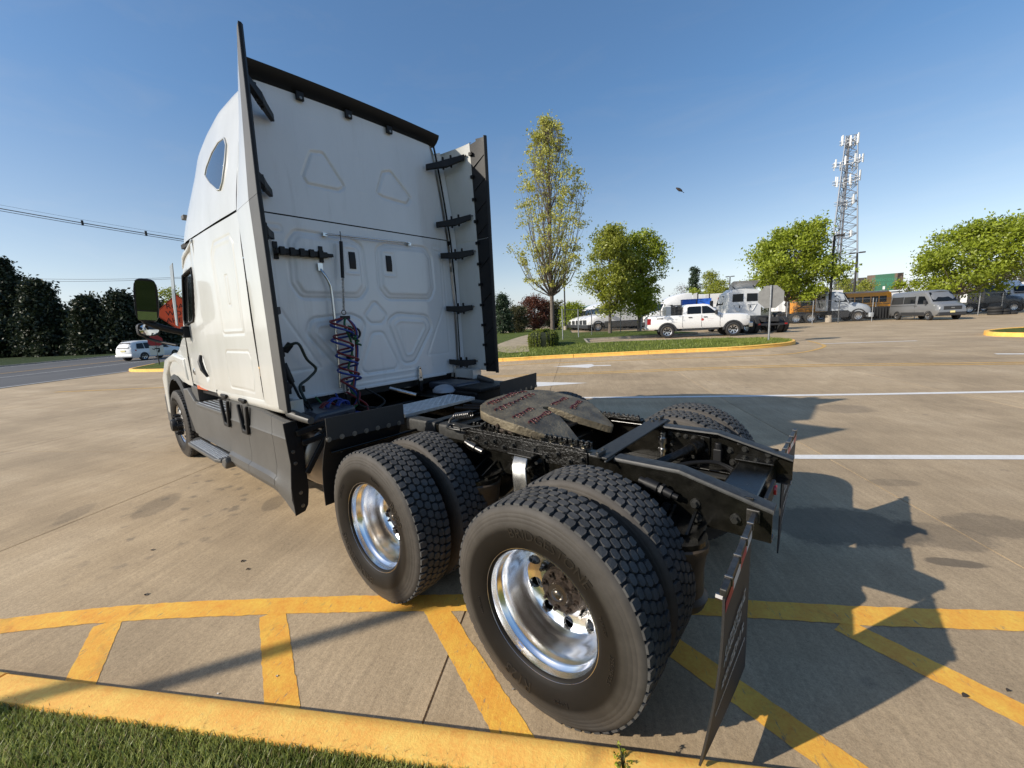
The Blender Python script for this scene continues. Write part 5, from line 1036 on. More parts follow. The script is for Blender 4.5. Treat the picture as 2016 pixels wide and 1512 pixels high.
# low concrete block by the path
p = gnd(996, 655, .1); m = MB(); m.hexa([(-1.2, -.2, -.2), (1.2, -.2, -.2), (1.2, .2, -.2), (-1.2, .2, -.2)], [(-1.2, -.2, .30), (1.2, -.2, .55), (1.2, .2, .55), (-1.2, .2, .30)])
o = m.build('retaining_block', M_CURB, bevel=.03); o.location = p; o.rotation_euler = (0, 0, R(158)); tag(o, 'low sloped concrete block beside the pale footpath', 'wall')
# ================================================================== vehicles
M_VW = mat('white vehicle paint', (.72, .72, .71), .3, coat=.5); M_VSIL = mat('silver vehicle paint', (.23, .235, .24), .35, .35, coat=.5); M_VBLK = mat('black vehicle paint', (.01, .011, .014), .25, coat=.5)
M_VGLS = mat('vehicle glass', (.008, .010, .012), .08, spec=.32); M_VTYR = mat('small tyre rubber', (.02, .02, .02), .75); M_VRIM = mat('alloy rim', (.62, .62, .63), .25, .9); M_VPLA = mat('vehicle plastic', (.028, .029, .031), .55)
M_VRED = mat('tail lamp red', (.32, .008, .01), .2, coat=.5); M_VLMP = mat('headlamp', (.6, .62, .63), .12, .3, coat=.5); M_VORG = mat('school bus orange', (.72, .29, .018), .35, coat=.4); M_VRTX = mat('red door print', (.45, .05, .04), .5); M_VPLT = mat('plate', (.7, .62, .3), .5)
def swheel_meshes(r, w, spokes=7):
    t = MB(); t.lathe([(-w/2*.8, r*.62), (-w/2, r*.72), (-w/2, r*.9), (-w/2*.8, r), (w/2*.8, r), (w/2, r*.9), (w/2, r*.72), (w/2*.8, r*.62)], n=28)
    q = MB(); q.lathe([(w/2*.85, r*.63), (w/2*.75, r*.56), (w/2*.2, r*.54)], n=28); q.lathe([(w/2*.62, r*.18), (w/2*.7, r*.16), (w/2*.7, .0)], n=16)
    for k in range(spokes):
        a = 2*pi*k/spokes; M = Matrix.Rotation(a, 4, 'Y'); b_ = MB(); b_.hexa([(r*.12, w*.22, -r*.09), (r*.57, w*.30, -r*.06), (r*.57, w*.30, r*.06), (r*.12, w*.22, r*.09)], [(r*.12, w*.34, -r*.09), (r*.57, w*.40, -r*.06), (r*.57, w*.40, r*.06), (r*.12, w*.34, r*.09)]); b_.xf(M); q.add(b_.v, b_.f)
    d = MB(); d.lathe([(w*.1, r*.55), (w*.1, 0)], n=20)
    return t.mesh('tyre', M_VTYR, 40), q.mesh('rim', M_VRIM, 40), d.mesh('brake_disc', M_VPLA)
SWM = {}
def swheel(par, x, y, r, w, key, sp=7):
    if key not in SWM: SWM[key] = swheel_meshes(r, w, sp)
    o = bpy.data.objects.new('wheel', None); COL.objects.link(o); o.parent = par; o.location = (x, y, r); o.rotation_euler = (0, 0, 0 if y > 0 else pi); o.empty_display_size = .1
    for n_, me in zip(('tyre', 'rim', 'brake_disc'), SWM[key]): link(n_, me, o)
def ring_sec(x, S_): return [(x, y, z) for y, z in S_]+[(x, -y, z) for y, z in S_[::-1] if y > 1e-6]
def shell(name, secs, mt_, par, caps=True, smooth=35, bevel=0): m = MB(); m.loft([ring_sec(x, S_) for x, S_ in secs], closed=True, caps=caps); return m.build(name, mt_, par, smooth=smooth, bevel=bevel)
def pane(name, pts, mt_, par): m = MB(); m.add(pts, [tuple(range(len(pts)))]); return m.build(name, mt_, par)
def low_sec(zb, zt, w, k=.0): return [(w-.06, zb), (w, zb+.12), (w+.01, lerp(zb, zt, .55)), (w-.02, zt-.05), (w-.07-k, zt), (0, zt+.01)]
def place(root, P, az): root.location = (P[0], P[1], H(P[0], P[1])); root.rotation_euler = (0, 0, az)
def arch(par, x, s, w, r, mt_=None, wd=.09):
    m = MB(); rings = []
    for k in range(11):
        a = pi*k/10; c_, q_ = cos(a), sin(a); rings.append([(x+c_*r, s*(w-.10), r*.86+q_*r), (x+c_*r, s*(w+.035), r*.86+q_*r), (x+c_*(r+wd), s*(w+.03), r*.86+q_*(r+wd)), (x+c_*(r+wd), s*(w-.10), r*.86+q_*(r+wd))])
    m.loft(rings).build('wheel_arch', mt_ or M_VPLA, par, smooth=50)
    m = MB(); m.add([(x+r*1.02*cos(pi*k/12), s*(w+.012), r*.86+r*1.02*sin(pi*k/12)) for k in range(13)]+[(x-r*1.02, s*(w+.012), .40), (x+r*1.02, s*(w+.012), .40)], [tuple(range(15))]); m.build('arch_liner', M_SEAM, par)
# ---- pickup ---------------------------------------------------------------------
def pickup():
    v = empty('pickup_truck', label='white crew cab pickup with red door lettering on the short drive', cat='pickup'); W_ = .98
    shell('body', [(-2.92, low_sec(.62, 1.26, .93)), (-2.85, low_sec(.55, 1.36, .97)), (-.85, low_sec(.55, 1.36, .97)), (1.0, low_sec(.55, 1.34, .97)), (1.25, low_sec(.55, 1.36, .97, .03)), (2.3, low_sec(.58, 1.34, .96, .05)), (2.75, low_sec(.62, 1.28, .93, .05)), (2.86, low_sec(.7, 1.15, .88, .05))], M_VW, v)
    gh = [(-.86, 1.33, .93, .93), (-.84, 1.90, .76, .90), (-.7, 1.985, .72, .89), (.35, 2.0, .72, .89), (.62, 1.95, .72, .9), (1.32, 1.36, .80, .92)]
    shell('cab', [(x, [(wb, 1.33), (lerp(wb, wt, .97), max(1.335, zt-.06)), (wt-.05, zt), (0, zt+.015)]) for x, zt, wt, wb in [(-.86, 1.34, .92, .93), (-.80, 1.86, .78, .93), (-.62, 1.985, .74, .93), (.30, 2.0, .74, .93), (.58, 1.955, .75, .93), (.9, 1.72, .79, .93), (1.34, 1.37, .86, .93)]], M_VW, v, smooth=40)
    for s in (1, -1):
        def gy(z): return s*(lerp(.935, .785, (z-1.33)/.6)+.012)
        pane('window', [(x, gy(z), z) for x, z in ((-.62, 1.42), (.16, 1.42), (.16, 1.86), (-.50, 1.86), (-.60, 1.80))], M_VGLS, v); pane('window', [(x, gy(z), z) for x, z in ((.22, 1.42), (1.08, 1.42), (.62, 1.80), (.50, 1.86), (.22, 1.86))], M_VGLS, v)
        for x in (-.45, .40): m = MB(); m.box((x, s*.985, 1.21), (.2, .03, .045)); m.build('door_handle', M_VPLA, v)
        for x in (-.88, .19, 1.22): m = MB(); m.bx(x-.006, x+.006, s*.975, s*.983, .62, 1.34); m.build('door_seam', M_SEAM, v)
        m = MB(); m.box((.98, s*1.09, 1.46), (.12, .22, .26)); m.box((1.0, s*.98, 1.37), (.07, .14, .05)); m.build('mirror', M_VPLA, v, bevel=.03)
        for x in (-1.75, 1.95): arch(v, x, s, .965, .47)
        m = MB(); m.bx(-2.94, -2.72, s*.90, s*.985, .86, 1.24); m.build('tail_lamp', M_VRED, v, bevel=.02); m = MB(); m.bx(2.62, 2.86, s*.74, s*.95, .96, 1.22); m.build('headlamp', M_VLMP, v, bevel=.03)
        for x in (-1.75, 1.95): swheel(v, x, s*.875, .41, .28, 'pick')
        m = MB(); m.bx(-.75, 1.15, s*.93, s*1.0, .44, .50); m.build('side_step', M_VPLA, v)
    m = MB(); m.bx(-3.08, -2.86, -.95, .95, .52, .68); m.build('rear_bumper', M_CHR, v, bevel=.03); m = MB(); m.bx(2.78, 3.02, -.97, .97, .5, .8); m.build('front_bumper', M_CHR, v, bevel=.05); m = MB(); m.bx(2.80, 2.9, -.66, .66, .84, 1.2); m.build('grille', M_VPLA, v, bevel=.02)
    pane('windscreen', [(1.27, -.76, 1.42), (1.27, .76, 1.42), (.64, .66, 1.93), (.64, -.66, 1.93)], M_VGLS, v)
    m = MB()
    for x in (-1.3, -.92):
        for y in (-.7, -.35, 0, .35, .7): m.bx(x-.02, x+.02, y-.02, y+.02, 1.3, 2.0)
        for z in (1.5, 1.62, 1.74, 1.86, 1.98): m.bx(x-.015, x+.015, -.72, .72, z-.015, z+.015)
    for y in (-.7, .7):
        for z in (1.5, 1.74, 1.98): m.bx(-1.3, -.92, y-.015, y+.015, z-.015, z+.015)
    m.bx(-1.26, -.96, -.6, .6, 1.3, 1.9); m.build('headache_rack', M_VPLA, v)
    for k, (tx, sz, z) in enumerate((('- - - - - -', .11, 1.10), ('- - - - - - - -', .055, .98))):
        vv, f = text_geo(tx, sz, .002); m = MB(); m.add([(-p_.x+.68, -.984-p_.z, z+p_.y) if False else (.68+p_.x, -.986-p_.z, z+p_.y) for p_ in vv], f); m.build('door_lettering', M_VRTX, v)
    m = MB(); m.cyl((.24, -.98, 1.06), (.24, -.987, 1.06), .075, n=20); m.build('door_emblem', M_VRTX, v)
    m = MB(); m.bx(-2.4, -2.0, -.985, -.98, 1.19, 1.24); m.build('side_badge', M_VPLA, v)
    return v
pk = pickup(); A, B = gnd(1313, 666), gnd(1438, 661); place(pk, ((A+B)/2+VD*-.84)[:], UA+pi+R(-4))
# side facing the lens is the right side: mirror the lettering is already on -y
# ---- passenger van ------------------------------------------------------------------
def van():
    v = empty('passenger_van', label='silver high roof passenger van with dark windows parked by the fence', cat='van')
    def sec(zb, zt, w, wt): return [(w-.05, zb), (w, zb+.12), (w+.01, 1.0), (lerp(w, wt, .35), 1.55), (wt+.02, zt-.22), (wt-.10, zt-.05), (wt-.3, zt), (0, zt+.02)]
    shell('body', [(-2.95, sec(.42, 2.36, .95, .84)), (-2.85, sec(.38, 2.48, 1.0, .90)), (-1, sec(.36, 2.53, 1.02, .92)), (.9, sec(.36, 2.53, 1.02, .92)), (1.35, sec(.36, 2.42, 1.02, .88)), (1.75, sec(.36, 2.02, 1.02, .86)), (2.12, [(.95, .36), (1.02, .5), (1.02, .95), (1.01, 1.22), (.95, 1.40), (.88, 1.47), (.6, 1.52), (0, 1.54)]), (2.6, [(.93, .36), (1.0, .5), (1.0, .9), (.97, 1.12), (.9, 1.28), (.82, 1.34), (.5, 1.38), (0, 1.39)]), (2.86, [(.86, .40), (.95, .5), (.96, .85), (.93, 1.0), (.86, 1.14), (.78, 1.2), (.4, 1.24), (0, 1.25)]), (2.95, [(.80, .42), (.90, .5), (.92, .8), (.88, .95), (.8, 1.04), (.7, 1.08), (.4, 1.1), (0, 1.1)])], M_VSIL, v, smooth=45)
    for s in (1, -1):
        def wy(z): return s*(lerp(1.02, .925, max(0, (z-1.0))/1.3)+.012)
        for P_ in (((-2.7, 1.42), (-1.15, 1.42), (-1.15, 2.06), (-2.62, 2.06)), ((-1.09, 1.42), (.32, 1.42), (.32, 2.06), (-1.09, 2.06)), ((.62, 1.36), (1.86, 1.36), (1.74, 1.56), (1.30, 2.02), (.62, 2.06))): pane('window', [(x, wy(z), z) for x, z in P_], M_VGLS, v)
        m = MB(); m.bx(-2.75, .3, s*1.005, s*1.035, 1.25, 1.28); m.build('slide_track', M_VPLA, v); m = MB(); m.bx(-1.3, 1.55, s*1.0, s*1.04, .40, .68); m.build('side_cladding', M_VPLA, v, bevel=.01)
        for x in (.46, .64): m = MB(); m.box((x-.1, s*1.03, 1.22), (.16, .03, .04)); m.build('door_handle', M_VPLA, v)
        m = MB(); m.bx(.38, .395, s*1.018, s*1.028, .6, 2.1); m.build('door_seam', M_SEAM, v)
        m = MB(); m.box((1.72, s*1.16, 1.52), (.14, .2, .32)); m.build('mirror', M_VPLA, v, bevel=.04)
        for x in (-1.75, 2.0): arch(v, x, s, 1.01, .40, wd=.05); swheel(v, x, s*.935, .35, .24, 'van', 6)
        m = MB(); m.hexa([(2.55, s*.70, 1.02), (2.90, s*.62, 1.0), (2.86, s*.90, 1.0), (2.45, s*.99, 1.04)], [(2.50, s*.70, 1.22), (2.84, s*.62, 1.19), (2.78, s*.88, 1.2), (2.38, s*.975, 1.26)]); m.build('headlamp', M_VLMP, v, bevel=.02)
    pane('windscreen', [(2.09, -.84, 1.54), (2.17, 0, 1.57), (2.09, .84, 1.54), (1.43, .78, 2.33), (1.47, 0, 2.40), (1.43, -.78, 2.33)], M_VGLS, v)
    m = MB(); m.bx(2.80, 2.97, -.62, .62, .84, 1.14); m.build('grille', M_VPLA, v, bevel=.03); m = MB(); m.bx(2.6, 2.98, -.94, .94, .36, .66); m.build('front_bumper', M_VPLA, v, bevel=.06, seg=3)
    m = MB(); m.box((2.99, 0, .68), (.02, .32, .16)); m.build('number_plate', M_VPLT, v); m = MB(); m.box((2.975, 0, 1.0), (.02, .24, .09)); m.build('badge', M_CHR, v, bevel=.02)
    vv, f = text_geo('- - - -', .09, .002); m = MB(); m.add([(1.0+p_.x, -1.035-p_.z, 1.08+p_.y) for p_ in vv], f); m.build('door_lettering', M_VRTX, v)
    return v
vn = van(); P = at(1822, 600, 35.6); place(vn, P, R(117))
# ---- white estate car / sport utility on the road -----------------------------------------
def suv():
    v = empty('sport_utility_car', label='white sport utility car on the asphalt road beyond the mirrors', cat='car')
    def sec(zb, zt, w, wt, zm=.98): return [(w-.06, zb), (w, zb+.14), (w+.01, .75), (w-.02, zm), (lerp(w, wt, .5)-.02, lerp(zm, zt, .55)), (wt, zt-.1), (wt-.15, zt), (0, zt+.02)]
    shell('body', [(-2.5, sec(.45, 1.1, .82, .6, 1.0)), (-2.42, sec(.36, 1.45, .92, .68)), (-2.1, sec(.32, 1.76, .97, .70)), (-1.4, sec(.3, 1.83, .98, .72)), (.2, sec(.3, 1.84, .98, .73)), (.75, sec(.3, 1.74, .98, .73)), (1.35, sec(.3, 1.32, .98, .78)), (1.6, sec(.3, 1.14, .98, .82, 1.0)), (2.2, sec(.32, 1.06, .95, .8, .95)), (2.5, sec(.4, .9, .85, .7, .8))], M_VW, v, smooth=45)
    for s in (1, -1):
        def wy(z): return s*(lerp(.965, .75, (z-.98)/.8)+.014)
        for P_ in (((-2.05, 1.12), (-1.35, 1.1), (-1.35, 1.62), (-1.9, 1.6)), ((-1.28, 1.1), (-.3, 1.1), (-.3, 1.66), (-1.28, 1.64)), ((-.24, 1.1), (1.05, 1.1), (.55, 1.6), (-.24, 1.66))): pane('window', [(x, wy(z), z) for x, z in P_], M_VGLS, v)
        for x in (-1.5, 1.5): arch(v, x, s, .98, .42, M_VW, .03); swheel(v, x, s*.90, .38, .26, 'suv', 5)
        m = MB(); m.hexa([(-2.49, s*.52, .92), (-2.2, s*.96, .92), (-2.1, s*.98, .92), (-2.4, s*.5, .92)], [(-2.47, s*.52, 1.08), (-2.2, s*.95, 1.05), (-2.1, s*.97, 1.05), (-2.4, s*.5, 1.08)]); m.build('tail_lamp', M_VRED, v); m = MB(); m.bar((-1.9, s*.66, 1.87), (.2, s*.68, 1.88), .03, .03); m.build('roof_rail', M_CHR, v)
        m = MB(); m.box((.95, s*1.05, 1.16), (.12, .16, .14)); m.build('mirror', M_VW, v, bevel=.03)
    pane('rear_window', [(-2.50, -.62, 1.2), (-2.50, .62, 1.2), (-2.22, .58, 1.70), (-2.22, -.58, 1.70)], M_VGLS, v); m = MB(); m.box((-2.52, 0, .95), (.03, .5, .14)); m.build('number_plate', M_VPLT, v); m = MB(); m.bx(-2.56, -2.3, -.9, .9, .4, .62); m.build('rear_bumper', M_VW, v, bevel=.05); pane('windscreen', [(1.42, -.72, 1.2), (1.42, .72, 1.2), (.85, .66, 1.68), (.85, -.66, 1.68)], M_VGLS, v)
    return v
sv = suv(); P = at(297, 690, 39.4); place(sv, P, R(-58))
# ---- tractor units in the yard -------------------------------------------------------------
def semi(label, kind='sleeper', paint_=None, group=None):
    p_ = paint_ or M_VW; v = empty('tractor_unit', label=label, cat='truck', group=group); L_ = 2.0 if kind == 'sleeper' else .0; zr = 3.80 if kind == 'sleeper' else 2.95
    def sec(zb, zt, w, wt): return [(w, zb), (w, 2.3), (lerp(w, wt, .3), 2.7), (wt, zt-.12), (wt-.12, zt), (0, zt+.03)]
    X0_, XF = -L_, 1.55
    if kind == 'sleeper': shell('cab', [(X0_, sec(1.1, zr, 1.2, 1.0)), (X0_+.6, sec(1.1, zr+.02, 1.2, 1.02)), (X0_+1.6, sec(1.1, zr-.14, 1.2, .98)), (.5, sec(1.1, 3.35, 1.18, .92)), (1.0, sec(1.1, 2.98, 1.14, .9)), (1.25, sec(1.1, 2.82, 1.12, .88)), (1.66, [(1.1, 1.1), (1.1, 1.8), (1.08, 1.9), (1.05, 1.98), (.9, 2.0), (0, 2.02)])], p_, v, smooth=45)
    else: shell('cab', [(-.35, sec(1.1, zr-.06, 1.12, .92)), (-.2, sec(1.1, zr, 1.15, .95)), (.6, sec(1.1, zr+.02, 1.15, .95)), (1.1, sec(1.1, 2.84, 1.13, .9)), (1.6, [(1.08, 1.1), (1.08, 1.8), (1.06, 1.9), (1.03, 1.98), (.9, 2.0), (0, 2.02)])], p_, v, smooth=45)
    shell('hood', [(1.6, [(1.08, .95), (1.1, 1.4), (1.05, 1.75), (.9, 1.92), (0, 1.98)]), (2.5, [(1.1, .95), (1.12, 1.3), (1.05, 1.6), (.85, 1.76), (0, 1.84)]), (3.2, [(1.0, .8), (1.02, 1.1), (.95, 1.4), (.75, 1.58), (0, 1.66)]), (3.55, [(.8, .75), (.84, .95), (.78, 1.2), (.6, 1.36), (0, 1.42)])], p_, v, smooth=45)
    pane('windscreen', [(1.72, -.98, 2.0), (1.85, 0, 2.02), (1.72, .98, 2.0), (1.28, .86, 2.76), (1.34, 0, 2.80), (1.28, -.86, 2.76)], M_VGLS, v)
    for s in (1, -1):
        pane('window', [(.35, s*1.195 if kind == 'sleeper' else s*1.165, 1.95), (1.45, s*1.13, 1.92), (1.15, s*1.08, 2.55), (.35, s*1.16 if kind == 'sleeper' else s*1.125, 2.58)], M_VGLS, v)
        m = MB(); m.hexa([(3.25, s*.80, 1.05), (3.5, s*.66, 1.05), (3.42, s*.82, 1.05), (3.1, s*.98, 1.05)], [(3.2, s*.78, 1.28), (3.42, s*.64, 1.3), (3.32, s*.8, 1.3), (2.95, s*1.0, 1.3)]); m.build('headlamp', M_VLMP, v)
        m = MB(); m.prism([(-L_-.35 if kind == 'sleeper' else .1, 1.02), (1.55, 1.08), (1.75, .9), (1.55, .42), (-L_-.35 if kind == 'sleeper' else .1, .40)], 'xz', s*1.16, s*1.22); m.build('side_skirt', M_VPLA if kind != 'sleeper' else M_GREY, v, bevel=.02)
        m = MB(); m.box((1.55, s*1.42, 2.05), (.12, .22, .5)); m.bar((1.55, s*1.4, 1.85), (1.5, s*1.12, 1.8), .05, .05); m.build('mirror', M_VPLA, v, bevel=.03)
        m = MB(); m.tube([(2.4+.62*cos(pi*k/10), s*1.1, .55+.62*sin(pi*k/10)) for k in range(11)], .06, 6); m.build('wheel_arch', M_VPLA, v, smooth=60)
        if kind == 'sleeper': m = MB(); m.grid(lambda a, c: (lerp(X0_-.45, X0_, a), s*lerp(1.24, 1.2, a), lerp(1.1, zr-.02-.1*a, c)), 1, 6); m.build('side_extender', p_, v); m = MB(); m.bx(X0_-.6, X0_-.45, s*1.225, s*1.24, 1.1, zr-.02); m.build('trim_strip', M_VPLA, v)
        swheel(v, 2.4, s*1.0, .5, .28, 'semi', 10)
        for x in (-L_-2.9, -L_-1.6):
            for y in (1.05, .72): swheel(v, x, s*y, .5, .26, 'semi', 10)
        m = MB(); m.bx(-L_-3.6, 1.5, s*.36, s*.43, .72, .98); m.build('frame_rail', M_VPLA, v)
    if kind != 'sleeper':
        for s in (1, -1):
            m = MB(); m.prism([(s*.12, 2.1), (s*.86, 2.1), (s*.84, 2.62), (s*.12, 2.64)], 'yz', -.375, -.362); m.build('rear_window', M_VGLS, v, bevel=.01)
            m = MB(); m.tube([(-.372, s*.15, 1.9), (-.372, s*.8, 1.9), (-.372, s*.55, 1.45), (-.372, s*.35, 1.45), (-.372, s*.15, 1.9)], .018, 6); m.build('pressing', p_, v, smooth=60)
            m = MB(); m.box((-.375, s*.36, 1.75), (.02, .06, .17)); m.build('air_outlet', M_BLK, v)
            m = MB(); m.bar((-.3, s*.7, 3.0), (.25, s*.72, 3.3), .05, .05); m.build('visor_stay', M_VPLA, v)
        m = MB(); m.loft([[(-.55+.75*k, -.92+.05*k, 2.96+.55*(1-k)*0+.52*sin((1-k)*pi/2)), (-.55+.75*k, .92-.05*k, 2.96+.52*sin((1-k)*pi/2)), (-.55+.75*k+.03, .92-.05*k, 2.94+.52*sin((1-k)*pi/2)), (-.55+.75*k+.03, -.92+.05*k, 2.94+.52*sin((1-k)*pi/2))] for k in [i/8 for i in range(9)]]); m.build('roof_deflector', p_, v, smooth=50)
    m = MB(); m.prism([(-.45, 1.0), (.45, 1.0), (.5, 1.0), (.3, 1.1), (-.3, 1.1), (-.5, 1.0)], 'yz', -L_-2.6, -L_-1.9); m.build('fifth_wheel', M_VPLA, v); m = MB(); m.bx(3.35, 3.7, -1.1, 1.1, .35, .78); m.build('bumper', M_VPLA if kind == 'sleeper' else p_, v, bevel=.05); m = MB(); m.bx(3.3, 3.6, -.55, .55, .8, 1.32); m.build('grille', M_VPLA, v, bevel=.04)
    m = MB()
    for x in (-L_-2.9, -L_-1.6): m.cyl((x, -.9, .5), (x, .9, .5), .09, n=10); m.lathe([(-.2, .1), (0, .22), (.2, .1)], (x, 0, .5), n=14)
    m.build('drive_axle', M_VPLA, v, smooth=50); m = MB(); m.bx(-L_-3.62, -L_-3.5, -.9, .9, .5, .62); m.build('rear_bar', M_VPLA, v)
    for s in (1, -1): m = MB(); m.box((-L_-3.64, s*.82, .58), (.04, .14, .09)); m.build('tail_lamp', M_VRED, v)
    return v
rowA = semi('white sleeper cab tractor in the fenced row behind the young trees', 'sleeper', None, 'tractors parked in the fenced row')
F0 = gnd(1177, 652.5); rp0 = lambda k: at(1177-k*2.45, 650, depth_of(F0)+k*.95)
RH = UA+R(20); RV = Vector((cos(RH), sin(RH), 0)); RW = Vector((-sin(RH), cos(RH), 0))
place(rowA, (rp0(0)-RV*2.4-RW)[:], RH)
def set_paint(root, mt_):
    for c in root.children:
        if c.type == 'MESH' and c.data.materials and c.data.materials[0] == M_VW: c.data = c.data.copy(); c.data.materials[0] = mt_
for k in range(1, 7):
    o = copy_tree(rowA); place(o, (rp0(k*3.7)-RV*2.4-RW)[:], RH)
    if k in (5,): set_paint(o, mat('green vehicle paint', (.012, .16, .12), .3, coat=.5)); o['label'] = 'green sleeper cab tractor near the far end of the fenced row'; del o['group']
for k, (px, d_) in enumerate(((1292, 47), (1322, 52), (1345, 57))):
    o = copy_tree(rowA); o['label'] = 'white sleeper cab tractor parked behind the pickup, beyond its load rack'; o['group'] = 'tractors behind the pickup'; P = at(px, 640, d_); place(o, (P-UD*1.6)[:], UA+R(14))
dc = semi('white day cab tractor with bare frame seen from behind, by the stop sign', 'daycab'); P = at(1464, 640, 28.2); place(dc, (P+Vector((cos(R(-50)), sin(R(-50)), 0))*.3)[:], R(-52))
vt = semi('pale day cab tractor with dark chassis behind the fence before the school bus', 'daycab', mat('pale blue grey paint', (.42, .45, .48), .35, coat=.4)); P = at(1622, 620, 41); place(vt, P[:], UA+pi+R(-6))
m = MB(); m.tube([(-.6, -.6, 1.4), (-.9, -.6, 2.4), (-.3, -.3, 3.1)], .05, 8); m.tube([(-2.6, .2, 1.3), (-1.2, .1, 2.1), (-.5, 0, 3.0)], .05, 8); m.bx(-2.9, -1.0, -.9, .9, 2.75, 2.95); m.build('hoist_frame', M_VPLA, vt, smooth=40)
bk = semi('black day cab tractor behind the fence, right of the silver van', 'daycab', M_VBLK); P = at(1925, 610, 46); place(bk, P[:], UA+pi+R(-4))
# more white fronts behind: two at the right edge, one under the tree
for px, d_, lb in ((1985, 47, 'white tractor unit at the far right behind the used tyres'), (1560, 52, 'white tractor unit behind the trunk of the round tree')):
    o = copy_tree(dc); o['label'] = lb; P = at(px, 610, d_); place(o, P[:], R(118))
# ---- school buses ----------------------------------------------------------------------------
def bus(label, n=11, L_=10.6):
    v = empty('school_bus', label=label, cat='bus')
    def sec(zt): return [(1.15, .62), (1.22, .75), (1.22, 1.55), (1.20, 2.35), (1.1, zt-.22), (.8, zt-.05), (0, zt)]
    shell('body', [(-L_/2, sec(2.95)), (-L_/2+.15, sec(3.05)), (L_/2-1.6, sec(3.05)), (L_/2-1.45, sec(2.9))], M_VORG, v, smooth=45)
    shell('hood', [(L_/2-1.5, [(1.05, .65), (1.1, 1.2), (1.0, 1.6), (0, 1.75)]), (L_/2-.1, [(.95, .65), (1.0, 1.1), (.9, 1.4), (0, 1.5)])], M_VORG, v, smooth=45)
    for s in (1, -1):
        for k in range(n):
            x0 = -L_/2+.35+k*(L_-2.2)/n; pane('window', [(x0+.05, s*1.222, 1.75), (x0+(L_-2.2)/n-.05, s*1.222, 1.75), (x0+(L_-2.2)/n-.05, s*1.198, 2.42), (x0+.05, s*1.198, 2.42)], M_VGLS, v)
        for z in (.95, 1.25, 1.55): m = MB(); m.bx(-L_/2+.1, L_/2-1.6, s*1.22, s*1.235, z-.025, z+.025); m.build('rub_rail', M_VPLA, v)
        swheel(v, L_/2-.9, s*1.0, .48, .26, 'bus', 8); swheel(v, -L_/2+2.6, s*1.0, .48, .26, 'bus', 8)
    pane('windscreen', [(L_/2-1.44, -1.0, 1.7), (L_/2-1.44, 1.0, 1.7), (L_/2-1.46, .98, 2.55), (L_/2-1.46, -.98, 2.55)], M_VGLS, v)
    for x in (-2.5, 1.5): m = MB(); m.box((x, 0, 3.08), (.7, .7, .1)); m.build('roof_hatch', mat('pale yellow roof', (.75, .66, .25), .4), v, bevel=.02)
    m = MB(); m.bx(L_/2-.15, L_/2+.1, -1.1, 1.1, .5, .75); m.build('bumper', M_VPLA, v); m = MB(); m.bx(-L_/2+.1, L_/2-1.5, -.6, .6, .55, .7); m.build('chassis', M_VPLA, v)
    return v
b1 = bus('orange school bus behind the fence beside the silver van'); P = at(1662, 610, 47); place(b1, P[:], UA+pi+R(-6))
b2 = bus('orange school bus mostly hidden behind the pale day cab', 4, 6.5); P = at(1583, 610, 50); place(b2, P[:], UA+R(60))
# ---- trailers, boxes, dumpster --------------------------------------------------------------------
def trailer(label, px, d_, az, L_, hz, zb=1.1, paint_=None, text=False):
    v = empty('box_trailer', label=label, cat='trailer'); P = at(px, 610, d_); place(v, P[:], az)
    m = MB(); m.bx(-L_/2, L_/2, -1.28, 1.28, zb, hz); m.build('box_body', paint_ or M_VW, v, bevel=.03); m = MB(); m.bx(-L_/2, L_/2, -1.29, 1.29, zb-.12, zb-.001); m.build('lower_rail', M_VPLA, v)
    for s in (1, -1):
        for x in (-L_/2+1.2, -L_/2+2.4): swheel(v, x, s*.95, .5, .3, 'semi', 10)
        m = MB(); m.bx(L_/2-2.6, L_/2-2.45, s*.8, s*.9, .1, zb); m.build('landing_leg', M_VPLA, v)
    if text:
        vv, f = text_geo('F', 1.2, .004); m = MB(); m.add([(p_.x*1.0-1.2, -1.285-p_.z, 2.9+p_.y) for p_ in vv], f); m.build('side_lettering', M_VRTX, v)
    return v
trailer('white box trailer with a red letter on its side, beyond the pickup', 1428, 54, UA+pi, 7, 3.9, text=True); trailer('long white box trailer behind the far right fence', 1995, 58, UA+pi, 14, 3.6); trailer('white box trailer behind the orange school bus', 1745, 62, UA+pi, 9, 3.1); trailer('long white box trailer behind the day cab by the stop sign', 1585, 64, UA+pi, 9, 3.9)
v = empty('flatbed', label='white flat platform trailer loaded behind the pickup roof', cat='trailer'); P = at(1368, 610, 36); place(v, P[:], UA+pi+R(-4)); m = MB(); m.bx(-2.6, 2.0, -1.1, 1.1, 1.0, 2.16); m.build('platform', M_VW, v, bevel=.02)
for s in (1, -1):
    for x in (-1.5, 1.2): swheel(v, x, s*.9, .45, .28, 'semi2', 10)
for x, lb in ((-.62, 'blue crate on the white platform, towards the tractors'), (.62, 'blue crate on the white platform, towards the box trailer')):
    m = MB(); m.box((0, 0, .27), (1.12, .9, .54)); m.box((0, 0, .53), (1.16, .94, .06)); o = m.build('blue_crate', mat('blue crate', (.02, .11, .50), .5, var=.2, vs=3), bevel=.02); tag(o, lb, 'crate'); q = Matrix.Rotation(UA+pi+R(-4), 3, 'Z') @ Vector((x, -.3, 0)); o.location = (v.location.x+q.x, v.location.y+q.y, v.location.z+2.16); o.rotation_euler = v.rotation_euler
v = empty('dumpster', label='dark mesh skip standing between school bus and van', cat='skip'); P = at(1733, 625, 40); place(v, P[:], UA); m = MB(); m.hexa([(-.9, -.6, .1), (.9, -.6, .1), (.9, .6, .1), (-.9, .6, .1)], [(-1.0, -.75, 1.25), (1.0, -.75, 1.25), (1.0, .75, 1.25), (-1.0, .75, 1.25)]); m.build('bin', M_VPLA, v); m = MB()
